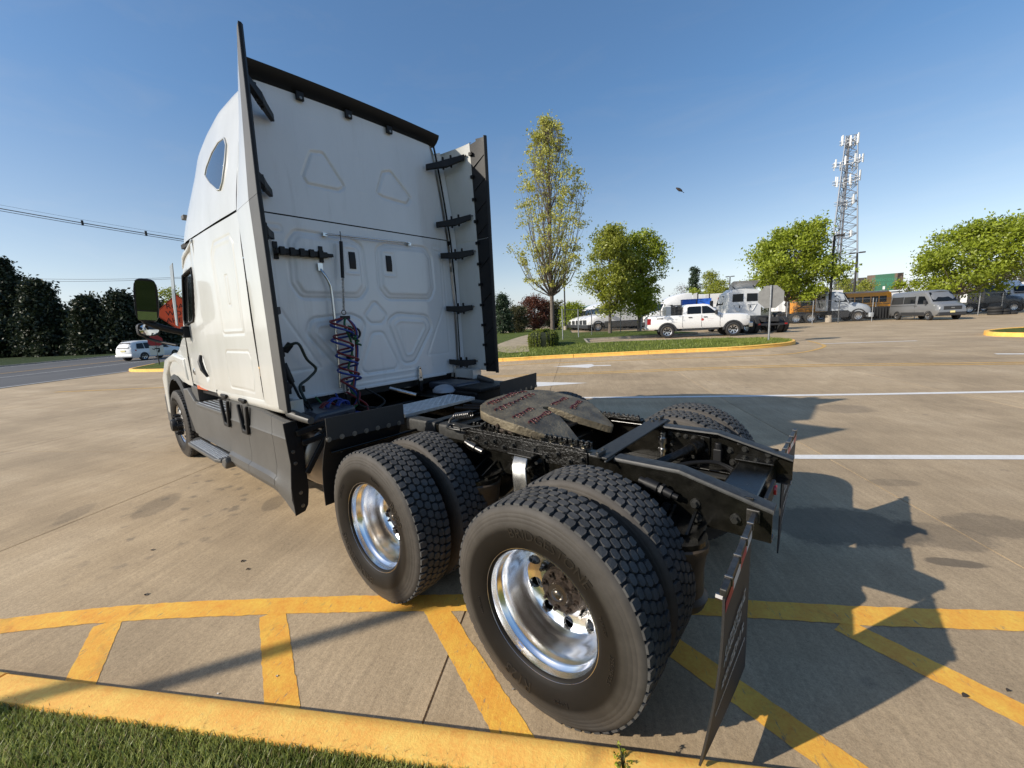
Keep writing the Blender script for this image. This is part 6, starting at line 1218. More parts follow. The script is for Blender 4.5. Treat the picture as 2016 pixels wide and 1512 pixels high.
for k in range(9): m.bx(-1.0+.25*k-.02, -1.0+.25*k+.02, -.78, .78, .15, 1.28)
m.build('bin_rib', M_VPLA, v)
TYL = ['lowest black tyre of the tall stack by the far fence', 'middle black tyre of the tall stack by the far fence', 'topmost black tyre of the tall stack by the far fence', 'lower black tyre of the pair stacked beside the tall stack', 'upper black tyre of the pair stacked beside the tall stack', 'single black tyre lying alone beside the stacked tyres']
for k, (px, py, z) in enumerate(((1958, 619, 0), (1958, 619, .27), (1958, 619, .54), (1972, 620, 0), (1972, 620, .27), (1988, 620, 0))):
    m = MB(); m.lathe([(.0, .3), (-.0, .42), (.05, .5), (.21, .5), (.26, .42), (.26, .3), (.0, .3)], (0, 0, 0), 'Z', 24); o = m.build('used_tyre', M_VTYR, smooth=40); P = at(px, py, 38.5); o.location = (P.x, P.y, H(P.x, P.y)+z); tag(o, TYL[k], 'tyre', 'old tyres stacked by the fence')
# ================================================================== signs, posts, fence, tower
M_GALV = mat('galvanised steel', (.36, .37, .38), .45, .8, var=.2, vs=8); M_POST = mat('dark bronze pole', (.018, .016, .015), .5); M_SBACK = mat('bare sign back', (.17, .17, .165), .6, .2, var=.12, vs=6)
P = gnd(1513, 671, .12); sg = empty('stop_sign', P, label='octagonal road sign seen from behind on a grey post', cat='sign'); dz = depth_of(P); r8 = 21.5*dz/FPX; zt_ = (671-565)*dz/FPX; faz = math.atan2(P.y-CAM.y, P.x-CAM.x)
sg.rotation_euler = (0, 0, faz-R(6))
m = MB(); m.cyl((0, 0, -.3), (0, 0, zt_+.02), .04, n=10); m.build('post', M_GALV, sg, smooth=50)
m = MB(); zc_ = zt_-r8*.98; m.prism([(r8/cos(pi/8)*cos(pi/8+k*pi/4), zc_+r8/cos(pi/8)*sin(pi/8+k*pi/4)) for k in range(8)], 'yz', .045, .05); m.build('sign_plate', M_SBACK, sg)
m = MB(); m.prism([(r8/cos(pi/8)*cos(pi/8+k*pi/4)*.98, zc_+r8/cos(pi/8)*sin(pi/8+k*pi/4)*.98) for k in range(8)], 'yz', .0505, .053); m.build('sign_face', mat('sign red', (.45, .012, .015), .4), sg)
for z in (zc_+.25*r8, zc_-.35*r8): m = MB(); m.cyl((-.045, 0, z), (.046, 0, z), .012, n=6); m.build('sign_bolt', M_BOLT, sg)
# orange works sign past the cab
M_ORA = mat('orange sign sheet', (.72, .085, .018), .5); hd = 37.5; zz = 18.2; C_ = at(353, 617, zz); s_ = hd*zz/FPX
ws = empty('road_works_sign', (C_.x, C_.y, H(C_.x, C_.y)), label='orange diamond sign with black lettering behind the door mirror', cat='sign'); ws.rotation_euler = (0, 0, math.atan2(C_.y-CAM.y, C_.x-CAM.x)); zc_ = C_.z-H(C_.x, C_.y)
m = MB(); m.prism([(0, zc_+s_), (s_, zc_), (0, zc_-s_), (-s_, zc_)], 'yz', 0, .01); m.build('sign_plate', M_ORA, ws)
m = MB(); e_ = s_*.955; m.tube([(-.004, 0, zc_+e_), (-.004, e_, zc_), (-.004, 0, zc_-e_), (-.004, -e_, zc_), (-.004, 0, zc_+e_)], .012, 4); m.build('sign_border', M_BLK, ws)
for tx, dz_ in (('ROAD', .31), ('WORK', 0), ('AHEAD', -.31)):
    vv, f = text_geo(tx, .30*s_/.86, .002); m = MB(); m.add([(-.004-p_.z, -p_.x, zc_+dz_*s_/.86+p_.y) for p_ in vv], f); m.build('lettering', M_BLK, ws)
m = MB(); m.bx(.012, .05, -.03, .03, -.05, zc_+.3); m.build('post', M_GALV, ws)
# small arrow sign on the island nose
P = gnd(314, 717.5, .12); asg = empty('arrow_sign', P, label='small white sign with a bent black arrow on the lawn nose by the road', cat='sign'); asg.rotation_euler = (0, 0, math.atan2(P.y-CAM.y, P.x-CAM.x)); k_ = depth_of(P)/FPX
m = MB(); m.cyl((.03, 0, -.2), (.03, 0, 44*k_), .035, n=8); m.build('post', M_POST, asg); m = MB(); m.bx(0, .008, -10.5*k_, 10.5*k_, 19*k_, 37*k_); m.build('sign_plate', mat('sign white', (.62, .61, .57), .5), asg)
m = MB(); m.prism([(-2*k_, 22*k_), (-1*k_, 26*k_), (-3*k_, 30*k_), (3*k_, 31*k_), (3*k_, 33*k_), (-5*k_, 32.5*k_), (-4.6*k_, 26*k_)], 'yz', -.003, -.001); m.prism([(6*k_, 32*k_), (2*k_, 29.5*k_), (3*k_, 28.5*k_), (7*k_, 31*k_)], 'yz', -.003, -.001); m.build('arrow_mark', M_BLK, asg)
m = MB(); m.prism([(0 + 12*k_*cos(pi/8+i*pi/4), 46*k_+12*k_*sin(pi/8+i*pi/4)) for i in range(8)], 'yz', 0, .008); m.build('stop_plate', mat('stop red', (.33, .015, .02), .45), asg)
# lamp posts
def lamp(px, py, d_, hpx, label, twin=True):
    P = at(px, py, d_); v = empty('lamp_post', (P.x, P.y, H(P.x, P.y)), label=label, cat='lamp post'); h_ = hpx*d_/FPX; v.rotation_euler = (0, 0, math.atan2(P.y-CAM.y, P.x-CAM.x))
    m = MB(); m.cyl((0, 0, -.2), (0, 0, h_), .13, .10, 10); m.build('pole', M_POST, v, smooth=50); m = MB(); m.cyl((0, 0, 0), (0, 0, .7), .28, n=14); m.build('pole_base', M_CURB, v, smooth=40)
    for s in ((1, -1) if twin else (-1,)):
        m = MB(); m.box((0, s*.46, h_+.02), (.42, .62, .14)); m.box((0, s*.12, h_+.02), (.08, .2, .08)); m.build('lamp_head', M_POST, v, bevel=.03)
    return v
lamp(1631, 632, 40, 163, 'tall dark lamp post with single head in front of the lattice tower', False); lamp(1677, 630, 50, 123, 'dark lamp post with twin heads left of the billboard'); lamp(1434, 640, 78, 81, 'slim twin lamp post far behind the pickup'); lamp(1113, 640, 60, 110, 'slim lamp post behind the tall sparse tree')
lp = empty('pole', (4.6, 7.65, .1), label='slim bare dark pole out on the grass whose shadow crosses the hatching', cat='pole'); m = MB(); m.cyl((0, 0, -.2), (0, 0, 4.55), .06, .05, 12); m.build('pole', M_POST, lp, smooth=50); m = MB(); m.cyl((0, 0, 4.55), (0, 0, 4.6), .065, .03, 12); m.build('pole_cap', M_POST, lp, smooth=50)
# chain link fence round the yard
def fence(label, pts, hz=2.1):
    r_ = empty('chain_link_fence', (pts[0].x, pts[0].y, H(pts[0].x, pts[0].y)), label=label, cat='fence'); T_ = Matrix.Translation(-r_.location); mesh_ = MB(); rail_ = MB()
    for a, b in zip(pts, pts[1:]):
        L_ = (b-a).length; k = max(1, round(L_/3.0)); d = (b-a).normalized(); za = lambda q: H(q.x, q.y)
        for i in range(k+1):
            q = a.lerp(b, i/k); m = MB(); m.cyl((q.x, q.y, za(q)-.2), (q.x, q.y, za(q)+hz+.05), .038, n=8); m.xf(T_).build('fence_post', M_GALV, r_, smooth=50)
        rail_.cyl((a.x, a.y, za(a)+hz), (b.x, b.y, za(b)+hz), .022, n=6); n_ = int(L_/.16)
        for i in range(-int(hz/.16), n_):
            for sg_ in (1, -1):
                s0 = i*.16; x0, x1 = (s0, s0+hz) if sg_ > 0 else (s0+hz, s0); z0, z1 = 0.05, hz
                if x0 < 0: z0 = .05+(0-x0); x0 = 0
                if x1 > L_: z1 = hz-(x1-L_); x1 = L_
                if x0 > L_: z0 = .05+(x0-L_); x0 = L_
                if x1 < 0: z1 = hz-(0-x1); x1 = 0
                if z1-z0 < .05: continue
                p0, p1 = a+d*x0, a+d*x1; w_ = .0045
                mesh_.add([(p0.x, p0.y, za(p0)+z0), (p1.x, p1.y, za(p1)+z1), (p1.x, p1.y, za(p1)+z1+w_*1.4), (p0.x, p0.y, za(p0)+z0+w_*1.4)], [(0, 1, 2, 3)])
    rail_.xf(T_).build('top_rail', M_GALV, r_, smooth=50); o = mesh_.xf(T_).build('chain_link', M_GALV, r_, fix=False); o['kind'] = 'stuff'
g3 = lambda px, py, d_: (lambda P: Vector((P.x, P.y, 0)))(at(px, py, d_))
fence('grey chain link fence with steel posts between the lawn and the tractors', [g3(1108, 660, 27), g3(1165, 655, 32), g3(1222, 652, 34.5), g3(1300, 648, 37)]); fence('grey chain link fence with dark posts in front of the school bus', [g3(1548, 633, 37.5), g3(1650, 632, 37.5), g3(1716, 630, 37.5)]); fence('grey chain link fence behind the silver van at the far right', [g3(1722, 628, 40.5), g3(1880, 622, 39.5), g3(1970, 618, 39.5), g3(2060, 616, 39.5)])
m = MB(); rn = random.Random(5)                      # kerb of rubble along the fence foot
# lattice tower
TB = at(1648, 620, 105); TB.z = H(TB.x, TB.y)-.2; tw = empty('lattice_tower', TB, label='tall galvanised lattice mast hung with white panel antennas', cat='tower'); HT = 42.5; tw.rotation_euler = (0, 0, R(20))
def tc_(k, z): w_ = lerp(4.0, 1.35, z/HT); a = 2*pi*k/3+.5; return Vector((w_*cos(a), w_*sin(a), z))
M_TWR = mat('tower steel', (.26, .28, .31), .5, .5)
for k in range(3): m = MB(); m.tube([tc_(k, z) for z in (0, 15, 30, HT)], [.22, .2, .16, .12], 8); m.build('tower_leg', M_TWR, tw, smooth=60)
NB_ = 22
for k in range(3):
    m = MB()
    for i in range(NB_):
        z0, z1 = HT*i/NB_, HT*(i+1)/NB_; a0, a1, b0, b1 = tc_(k, z0), tc_(k, z1), tc_((k+1) % 3, z0), tc_((k+1) % 3, z1); m.bar(a0, b1, .10, .10); m.bar(b0, a1, .10, .10); m.bar(a1, b1, .08, .08)
    m.build('lattice_face', M_TWR, tw)
m = MB(); m.tube([(0.4, .3, 0), (.3, .2, HT)], .22, 8); m.build('cable_run', mat('cable bundle', (.12, .12, .13), .6), tw)
M_ANT = mat('white antenna', (.70, .70, .68), .5)
for z, ra, na, hh in ((41.2, 2.2, 8, 2.3), (36.2, 3.4, 10, 1.9), (32, 3.1, 7, 2.4), (27, 2.4, 5, 2.2), (19, 2.5, 5, 1.5)):
    m = MB()
    for k in range(3):
        a, b = Vector((ra*cos(2*pi*k/3), ra*sin(2*pi*k/3), z)), Vector((ra*cos(2*pi*(k+1)/3), ra*sin(2*pi*(k+1)/3), z))
        for dz_ in (-.4, .4): m.bar(a+Vector((0, 0, dz_)), b+Vector((0, 0, dz_)), .09, .09)
        m.bar((0, 0, z), a, .1, .1)
    pf = m.build('antenna_mount', M_TWR, tw); bm_ = MB(); bm_.box((0, 0, 0), (.2, .32, hh)); ame = bm_.mesh('antenna', M_ANT)
    for k in range(na):
        t = (k+.5)/na*3; i = int(t); a, b = Vector((ra*cos(2*pi*i/3), ra*sin(2*pi*i/3), z)), Vector((ra*cos(2*pi*(i+1)/3), ra*sin(2*pi*(i+1)/3), z)); q = a.lerp(b, t-i)*1.06; o = link('antenna', ame, pf); o.location = (q.x, q.y, z+.2+rnd.uniform(-.3, .4)); o.rotation_euler = (0, 0, math.atan2(q.y, q.x))
# billboard
BB = at(1741, 556, 118); bb = empty('billboard', (BB.x, BB.y, 0), label='roadside billboard with green poster and a dark back panel', cat='billboard'); bz = BB.z; bb.rotation_euler = (0, 0, math.atan2(BB.y-CAM.y, BB.x-CAM.x)+R(-3))
fw_, fh = 30*118/FPX, 16*118/FPX*1.0
m, n, b, l = nodes('green poster'); t_ = n.nodes.new('ShaderNodeTexCoord').outputs['Generated']; sx = n.nodes.new('ShaderNodeSeparateXYZ'); l(t_, sx.inputs[0]); c = nramp(n, sx.outputs['Y'], [(.0, (.10, .065, .04)), (.2, (.12, .08, .05)), (.26, (.012, .10, .05)), (.74, (.012, .10, .05)), (.8, (.12, .08, .05)), (1, (.10, .065, .04))]); l(c, b.inputs['Base Color']); b.inputs['Roughness'].default_value = .5; M_POSTER = m
m = MB(); m.bx(-.05, 0, -fw_*.88, fw_*.88, bz-fh, bz+fh); m.build('poster_panel', M_POSTER, bb)
for tx, dz_, sz in (('Delicious', .9, 1.5), ('This is good', -.3, 1.3)):
    vv, f = text_geo(tx, sz, .002); m = MB(); m.add([(-.07-p_.z, -p_.x, bz+dz_+p_.y) for p_ in vv], f); m.build('lettering', mat('poster print', (.02, .18, .10), .5), bb)
m = MB(); m.bx(-.07, -.06, -.25, .25, bz-2.0, bz-1.1); m.build('poster_mark', mat('sign white', (.6, .6, .6)), bb)
m = MB(); m.bx(.3, .6, fw_*.9, fw_*2.6, bz-fh, bz+fh*.8); m.build('back_panel', M_POST, bb); m = MB()
for k in range(6): m.bx(.1, .3, fw_*(1+.28*k)-.08, fw_*(1+.28*k)+.08, bz-fh, bz+fh*.8)
m.build('panel_rib', M_VPLA, bb); m = MB(); m.bx(-1.2, .8, -fw_*.9, fw_*2.6, bz-fh-.7, bz-fh-.4); m.build('catwalk', M_POST, bb); m = MB(); m.cyl((.5, 3, -1), (.5, 3, bz-fh-.4), .6, n=14); m.build('column', M_POST, bb, smooth=50)
# overhead lines
def wire(name, label, pts, r, grp=None):
    m = MB(); m.tube(pts, r, 5); o = m.build(name, M_POST, smooth=60); tag(o, label, 'wire', grp)
def sag(a, b, s, n=16): return [a.lerp(b, t/n)-Vector((0, 0, s*4*(t/n)*(1-t/n))) for t in range(n+1)]
def far_pt(px, py, d_): return at(px, py, d_)
A, B = at(-260, 355, 38), at(620, 500, 46)
for dy_, r_, lb_ in ((0, .045, 'thickest of the sagging overhead cables over the road'), (5, .03, 'thinner sagging cable just under the thickest one over the road'), (-8, .012, 'hair thin sagging wire just above the thickest cable over the road')):
    A, B = at(-260, 362+dy_, 38), at(640, 512+dy_*.6, 48); wire('overhead_wire', lb_, sag(A, B, .35), r_, 'overhead cables over the road')
WIRE0 = sag(at(-260, 362, 38), at(640, 512, 48), .35, 400)
for px, py in ((162, 425), (287, 449)):
    P = min(WIRE0, key=lambda q: abs(IW/2+FPX*(q-CAM).dot(_r)/(q-CAM).dot(_f)-px)); m = MB(); m.box((0, 0, 0), (.18, .18, .5)); o = m.build('cable_spacer', M_POST); o.location = P; tag(o, 'small dark spacer clamped on the sagging overhead cables', 'spacer', 'spacers on the overhead cables')
for y0, y1 in ((545, 548), (551, 550)): wire('overhead_wire', 'thin level overhead cable far beyond the pines', sag(at(-80, y0-2, 85), at(420, y1-6, 90), .8), .035, 'thin cables beyond the pines')
for y0 in (592, 609, 622): wire('overhead_wire', 'thin level overhead cable low behind the pines', sag(at(-60, y0, 100), at(420, y0, 100), .2), .03, 'low cables behind the pines')
for px, d_ in ((1053, 75),): P = at(px, 640, d_); m = MB(); m.cyl((0, 0, 0), (0, 0, 7), .16, .11, 10); o = m.build('utility_pole', M_GALV, smooth=50); o.location = (P.x, P.y, H(P.x, P.y)); tag(o, 'pale slim pole among the trees beyond the lawn', 'pole')
# bird
P = at(1338, 374, 21); bd = empty('bird', P, label='small dark bird flying high over the lot with folded wings', cat='bird'); q = MB(); sc = .0235; d0 = (_r*.72-_u*.55-_f*.15).normalized()
rings = []
for t, r_ in ((-1.0, .02), (-.86, .25), (-.6, .42), (-.2, .52), (.2, .42), (.55, .22), (.75, .10)):
    up = _u; sd_ = d0.cross(up).normalized(); u2 = sd_.cross(d0); rings.append([d0*t*.23+(sd_*cos(2*pi*i/10)+u2*sin(2*pi*i/10))*r_*.13 for i in range(10)])
q.loft(rings); q.build('body', mat('bird plumage', (.035, .024, .018), .8, var=.4, vs=40), bd, smooth=80)
sd_ = d0.cross(_u).normalized(); u2 = sd_.cross(d0)
q = MB(); a = d0*.16; q.hexa([a+sd_*.012-u2*.004, a-sd_*.012-u2*.004, a+d0*.11-sd_*.035-u2*.004, a+d0*.11+sd_*.035-u2*.004], [a+sd_*.012+u2*.004, a-sd_*.012+u2*.004, a+d0*.11-sd_*.035+u2*.004, a+d0*.11+sd_*.035+u2*.004]); q.build('tail', mat('dark feather', (.01, .013, .02), .7), bd)
for s in (1, -1):
    q = MB(); rings = []
    for t, w_ in ((-.13, .02), (-.08, .05), (0, .055), (.08, .035), (.15, .01)): c_ = d0*t+sd_*s*(.055+.02*t)+u2*.022; rings.append([c_+u2*w_*.7, c_+sd_*s*.012, c_-u2*w_*.7, c_-sd_*s*.004])
    q.loft(rings); q.build('wing', MT['dark feather'], bd, smooth=60)
q = MB(); q.tube([u2*-.05+d0*.02, u2*-.11+d0*.05], .006, 5); q.tube([u2*-.05-d0*.01, u2*-.09+d0*.0], .006, 5); q.build('leg', MT['dark feather'], bd)
# ================================================================== vegetation
def leafmat(name, a, b_, vs=1.2, tr=.35):
    m = bpy.data.materials.new(name); m.use_nodes = True; n = m.node_tree; l = n.links.new; n.nodes.remove(n.nodes['Principled BSDF']); MT[name] = m
    g = n.nodes.new('ShaderNodeNewGeometry'); c = nramp(n, nnoise(n, g.outputs['Position'], vs, 4, .7), [(.33, a), (.66, b_)])
    rn_ = n.nodes.new('ShaderNodeMapRange'); rn_.inputs[3].default_value = .35; rn_.inputs[4].default_value = .65; l(g.outputs['Random Per Island'], rn_.inputs[0]); gr = n.nodes.new('ShaderNodeCombineColor'); [l(rn_.outputs[0], gr.inputs[i]) for i in range(3)]
    c = nmix(n, .8, c, gr.outputs[0], 'OVERLAY')
    d = n.nodes.new('ShaderNodeBsdfDiffuse'); t = n.nodes.new('ShaderNodeBsdfTranslucent'); gl = n.nodes.new('ShaderNodeBsdfGlossy'); gl.inputs['Roughness'].default_value = .45; gl.inputs['Color'].default_value = (.5, .5, .5, 1); l(c, d.inputs[0]); l(c, t.inputs[0])
    x = n.nodes.new('ShaderNodeMixShader'); x.inputs[0].default_value = tr; l(d.outputs[0], x.inputs[1]); l(t.outputs[0], x.inputs[2]); y = n.nodes.new('ShaderNodeMixShader'); y.inputs[0].default_value = .05; l(x.outputs[0], y.inputs[1]); l(gl.outputs[0], y.inputs[2]); l(y.outputs[0], n.nodes['Material Output'].inputs[0]); return m
M_BARK = mat('grey bark', (.13, .105, .085), .9, var=.4, vs=14, bump=.5, bs=30); M_BARKD = mat('dark bark', (.045, .036, .028), .9, var=.4, vs=10, bump=.4, bs=20)
ML_GRN = leafmat('fresh green leaves', (.17, .22, .016), (.36, .42, .04), tr=.42); ML_YEL = leafmat('yellow green young leaves', (.36, .36, .07), (.54, .52, .13), tr=.45); ML_MID = leafmat('mid green leaves', (.19, .22, .024), (.36, .38, .055), tr=.42); ML_DRK = leafmat('dark evergreen needles', (.014, .024, .012), (.045, .055, .026), .6, .15); ML_PINE = leafmat('blue green pine needles', (.03, .055, .03), (.06, .085, .045), .8, .2)
ML_RED = leafmat('red brown spring leaves', (.085, .03, .018), (.16, .055, .03)); ML_OLV = leafmat('olive brown leaves', (.075, .075, .03), (.13, .12, .05)); ML_HDG = leafmat('clipped hedge leaves', (.08, .11, .014), (.22, .25, .03), 3); ML_GRY = leafmat('bare grey twigs', (.16, .13, .12), (.22, .19, .18))
def quad(V, F, p, size, rn, flat=0.0):
    a = Vector((rn.gauss(0, 1), rn.gauss(0, 1), rn.gauss(0, 1)*(1-flat))).normalized(); b = a.orthogonal().normalized(); b.rotate(Matrix.Rotation(rn.uniform(0, 6.28), 3, a)); c = a.cross(b); s = size*rn.uniform(.6, 1.3); o = len(V)
    V += [p-b*s*.5, p-c*s*.26, p+b*s*.5, p+c*s*.26]; F.append((o, o+1, o+2, o+3))
def tree(name, label, P, hgt, crown, nl, ls, lm, seed, trunk_r=.14, bark=None, lean=(0, 0), clumps=150, clump_r=.4, nbr=34, trunk_h=.3, cat='tree', group=None, up=.5, twig=True, core=0):
    """crown(t) -> half width at relative crown height t; crown spans trunk_h..1 of the height"""
    rn = random.Random(seed); v = empty(name, P, label=label, cat=cat, group=group); bark = bark or M_BARK; z0 = hgt*trunk_h
    def ax(z): k = max(0, z-z0*.6)/hgt; return Vector((lean[0]*k*k*hgt, lean[1]*k*k*hgt, z))
    m = MB(); m.tube([ax(hgt*t)+Vector((rn.uniform(-.01, .01)*hgt*t*(t > .05), rn.uniform(-.01, .01)*hgt*t*(t > .05), 0)) for t in (-.02, 0, .1, .25, .4, .6, .8, .94)], [trunk_r*k for k in (1.5, 1.25, 1.0, .9, .72, .45, .22, .08)], 9); m.build('trunk', bark, v, smooth=70)
    cl = []
    for _ in range(clumps):
        t = rn.random()**.9; w_ = crown(t); a = rn.uniform(0, 2*pi); r_ = w_*(rn.random()**.42)*(1+.22*sin(3*a+6*t+seed)+.16*sin(7*a-11*t+seed*2)); z = lerp(z0, hgt*.985, t); cl.append(ax(z)+Vector((r_*cos(a), r_*sin(a), rn.uniform(-.1, .1))))
    br = MB()
    for i in range(nbr):
        e = cl[i*len(cl)//nbr]; rr = math.hypot(e.x-ax(e.z).x, e.y-ax(e.z).y); sz = max(z0*.85, e.z-rr*(.4+up*1.6)-.15*hgt*up); s = ax(min(sz, hgt*.8)); mid = s.lerp(e, .5)+Vector((0, 0, -.05*rr)) if up < .6 else s.lerp(e, .45)+(e-ax(e.z))*.22
        r0 = trunk_r*.36*(1-.6*s.z/hgt); br.tube([s, mid, e], [r0, r0*.6, r0*.2], 5, caps=False)
        if twig:
            for _ in range(3): q = cl[rn.randrange(len(cl))]; 
            for q in cl:
                if (q-e).length < crown(.4)*.42 and rn.random() < .5: br.tube([mid.lerp(e, rn.uniform(.2, .9)), q], [r0*.28, r0*.1], 4, caps=False)
    br.build('limb', bark, v, smooth=70)
    V, F = [], []; per = max(1, nl//len(cl))
    for c in cl:
        k = rn.uniform(.6, 1.25)
        for _ in range(int(per*rn.uniform(.5, 1.5))):
            d = Vector((rn.gauss(0, 1), rn.gauss(0, 1), rn.gauss(0, .75)))*clump_r*.55*k; quad(V, F, c+d, ls, rn)
    for _ in range(core):
        t = rn.random()**1.3*.93; a = rn.uniform(0, 2*pi); r_ = crown(t)*.62*rn.random()**.5; quad(V, F, ax(lerp(z0, hgt, t))+Vector((r_*cos(a), r_*sin(a), 0)), ls*3.2, rn)
    m = MB(); m.v = [tuple(p) for p in V]; m.f = F; m.build('crown', lm, v, fix=False)
    return v
def cr_round(w_, lo=.55): return lambda t: w_*math.sqrt(max(.02, 1-((t-.42)/.62)**2)) if t > .42 else w_*(lo+(1-lo)*(t/.42))
def base(px, py, off=.1): return gnd(px, py, off)
# the five trees of the lot
P = at(1089, 679, depth_of(base(1089, 681))*1.13); P.z = H(P.x, P.y)+.1; k_ = depth_of(P)/FPX; hgt = 406*k_
tree('pear_tree', 'tall sparse tree with upswept branches and yellowish young leaves by the hedge', P, hgt, lambda t: 70*k_*((.45+.55*t/.22) if t < .22 else (1-.10*(t-.22)/.3) if t < .52 else .9*max(0, 1-((t-.52)/.48))**.8+.13), 15500, .135, ML_YEL, 11, .125, lean=(-.02, .01), clumps=330, clump_r=.30, nbr=110, trunk_h=.255, up=.9)
P = base(1201, 656); k_ = depth_of(P)/FPX; tree('maple_tree', 'rounded fresh green tree standing left of its twin before the tractor row', P, 200*k_, cr_round(43*k_), 19000, .20, ML_MID, 12, .13, clumps=120, clump_r=.62, trunk_h=.2, nbr=40)
P = base(1258, 652); k_ = depth_of(P)/FPX; tree('maple_tree', 'fuller bright green tree touching its twin, behind the pickup tailgate', P, 184*k_, cr_round(49*k_), 21000, .21, ML_GRN, 13, .14, clumps=125, clump_r=.66, trunk_h=.2, nbr=40)
W_ = -Vector((_r.x, _r.y)).normalized()*-1
P = base(1549, 635); k_ = depth_of(P)/FPX; tree('maple_tree', 'dense round bright green tree beside the tall lamp post', P, 180*k_, cr_round(75*k_, .6), 24000, .30, ML_GRN, 14, .2, lean=(W_.x*.14, W_.y*.14), clumps=150, clump_r=.9, trunk_h=.26, nbr=40)
P = at(1880, 622, 42); P.z = H(P.x, P.y); k_ = 42/FPX; tree('maple_tree', 'wide wind swept green tree standing behind the silver van', P, 172*k_, cr_round(84*k_, .75), 26000, .30, ML_GRN, 15, .2, lean=(W_.x*.42, W_.y*.42), clumps=150, clump_r=.95, trunk_h=.26, nbr=40)
# background trees right of the truck
def bt(name, label, px, ytop, ybase, d_, wpx, nl, ls, lm, seed, rel=None, **kw):
    P = at(px, ybase, d_); P.z = min(P.z, H(P.x, P.y)); k_ = d_/FPX; return tree(name, label, P, (ybase-ytop)*k_, rel(wpx*k_) if rel else cr_round(wpx*k_), nl, ls, lm, seed, **kw)
cone = lambda w_: (lambda t: w_*max(.06, (1-t)**.85)*(.75+.25*abs(sin(t*26))))
bt('pine_tree', 'tall blue green pine at the edge of the lawn by the cab', 990, 560, 638, 62, 22, 9000, .3, ML_PINE, 21, lambda w_: (lambda t: w_*(.8-.5*t)), clumps=150, clump_r=.7, trunk_h=.08, trunk_r=.2, bark=M_BARKD)
bt('shrubby_tree', 'olive brown leafing tree left of the red tree', 1018, 588, 638, 66, 24, 8200, .26, ML_OLV, 22, clumps=110, clump_r=.7, trunk_h=.05, bark=M_BARKD)
bt('maple_tree', 'red brown tree in spring leaf beyond the lawn', 1052, 573, 638, 70, 30, 9500, .28, ML_RED, 23, clumps=140, clump_r=.8, trunk_h=.08, bark=M_BARKD)
bt('shrubby_tree', 'dark olive tree behind the trunk of the sparse tree', 1090, 585, 638, 74, 30, 8600, .28, ML_OLV, 24, clumps=110, clump_r=.8, trunk_h=.05, bark=M_BARKD)
bt('maple_tree', 'yellow green tree beside the fence end behind the slim lamp post', 1128, 588, 638, 62, 24, 7800, .26, ML_GRN, 25, clumps=110, clump_r=.7, trunk_h=.08)
bt('bare_tree', 'pale grey leafless tree left of the dark conifer', 1342, 562, 628, 110, 20, 1800, .25, ML_GRY, 26, clumps=120, clump_r=1.0, trunk_h=.1, nbr=60)
bt('conifer_tree', 'dark conifer with layered branches behind the pickup', 1366, 530, 628, 105, 15, 5200, .42, ML_PINE, 27, lambda w_: (lambda t: w_*(1-.6*t)*(.55+.45*abs(sin(t*22)))), clumps=150, clump_r=.7, trunk_h=.18, bark=M_BARKD)
bt('maple_tree', 'pale green tall tree right of the dark conifer', 1398, 537, 628, 112, 18, 5000, .42, ML_MID, 28, clumps=110, clump_r=1.1, trunk_h=.2)
bt('maple_tree', 'low yellow green tree above the blue crates', 1368, 572, 628, 92, 20, 5600, .36, ML_GRN, 29, clumps=100, clump_r=1.0, trunk_h=.05); bt('maple_tree', 'broad green tree above the white box trailer', 1412, 556, 628, 96, 25, 6500, .38, ML_MID, 30, clumps=120, clump_r=1.1, trunk_h=.08)
bt('maple_tree', 'small thin green tree at the foot of the lattice mast', 1660, 548, 622, 80, 18, 2600, .3, ML_MID, 31, clumps=90, clump_r=.8, trunk_h=.15, nbr=40); bt('maple_tree', 'small green tree under the billboard', 1700, 556, 620, 84, 17, 3400, .32, ML_MID, 32, clumps=90, clump_r=.8, trunk_h=.1)
bt('bare_tree', 'leafless grey tree left of the wind swept tree', 1785, 552, 615, 90, 16, 1000, .22, ML_GRY, 33, clumps=90, clump_r=.9, trunk_h=.1, nbr=60); bt('maple_tree', 'grey green tree at the far right behind the white trailer', 2000, 520, 612, 80, 42, 7500, .4, ML_OLV, 34, clumps=160, clump_r=1.1, trunk_h=.1); bt('maple_tree', 'grey green tree at the far right edge, beyond the fence', 2075, 540, 612, 78, 36, 5000, .4, ML_MID, 35, clumps=120, clump_r=1.1, trunk_h=.1)
# dark evergreens across the road on the left
EV = [(40, 516, 66, 52, 'tall dark evergreen, highest of those across the road'), (-60, 560, 70, 50, 'dark evergreen leaning out of the row across the road, beyond the tallest'), (104, 560, 62, 38, 'dark evergreen just right of the tallest one across the road'), (192, 592, 60, 27, 'pointed dark evergreen standing apart behind the white car'), (256, 584, 61, 30, 'dark evergreen close behind the door mirror'), (148, 625, 64, 34, 'low dark evergreen filling the gap before the pointed one'), (316, 600, 64, 30, 'dark evergreen behind the orange sign')]
for i, (px, yt, d_, wp, lb) in enumerate(EV): bt('evergreen_tree', lb, px, yt, 700, d_, wp*1.4, 24000, .5, ML_DRK, 40+i, cone, clumps=300, clump_r=1.1, trunk_h=.03, trunk_r=.22, bark=M_BARKD, nbr=30, core=2600)
bt('maple_tree', 'sunlit yellow green tree behind the orange sign', 352, 574, 690, 72, 32, 5200, .34, ML_MID, 50, clumps=110, clump_r=1.0, trunk_h=.15)
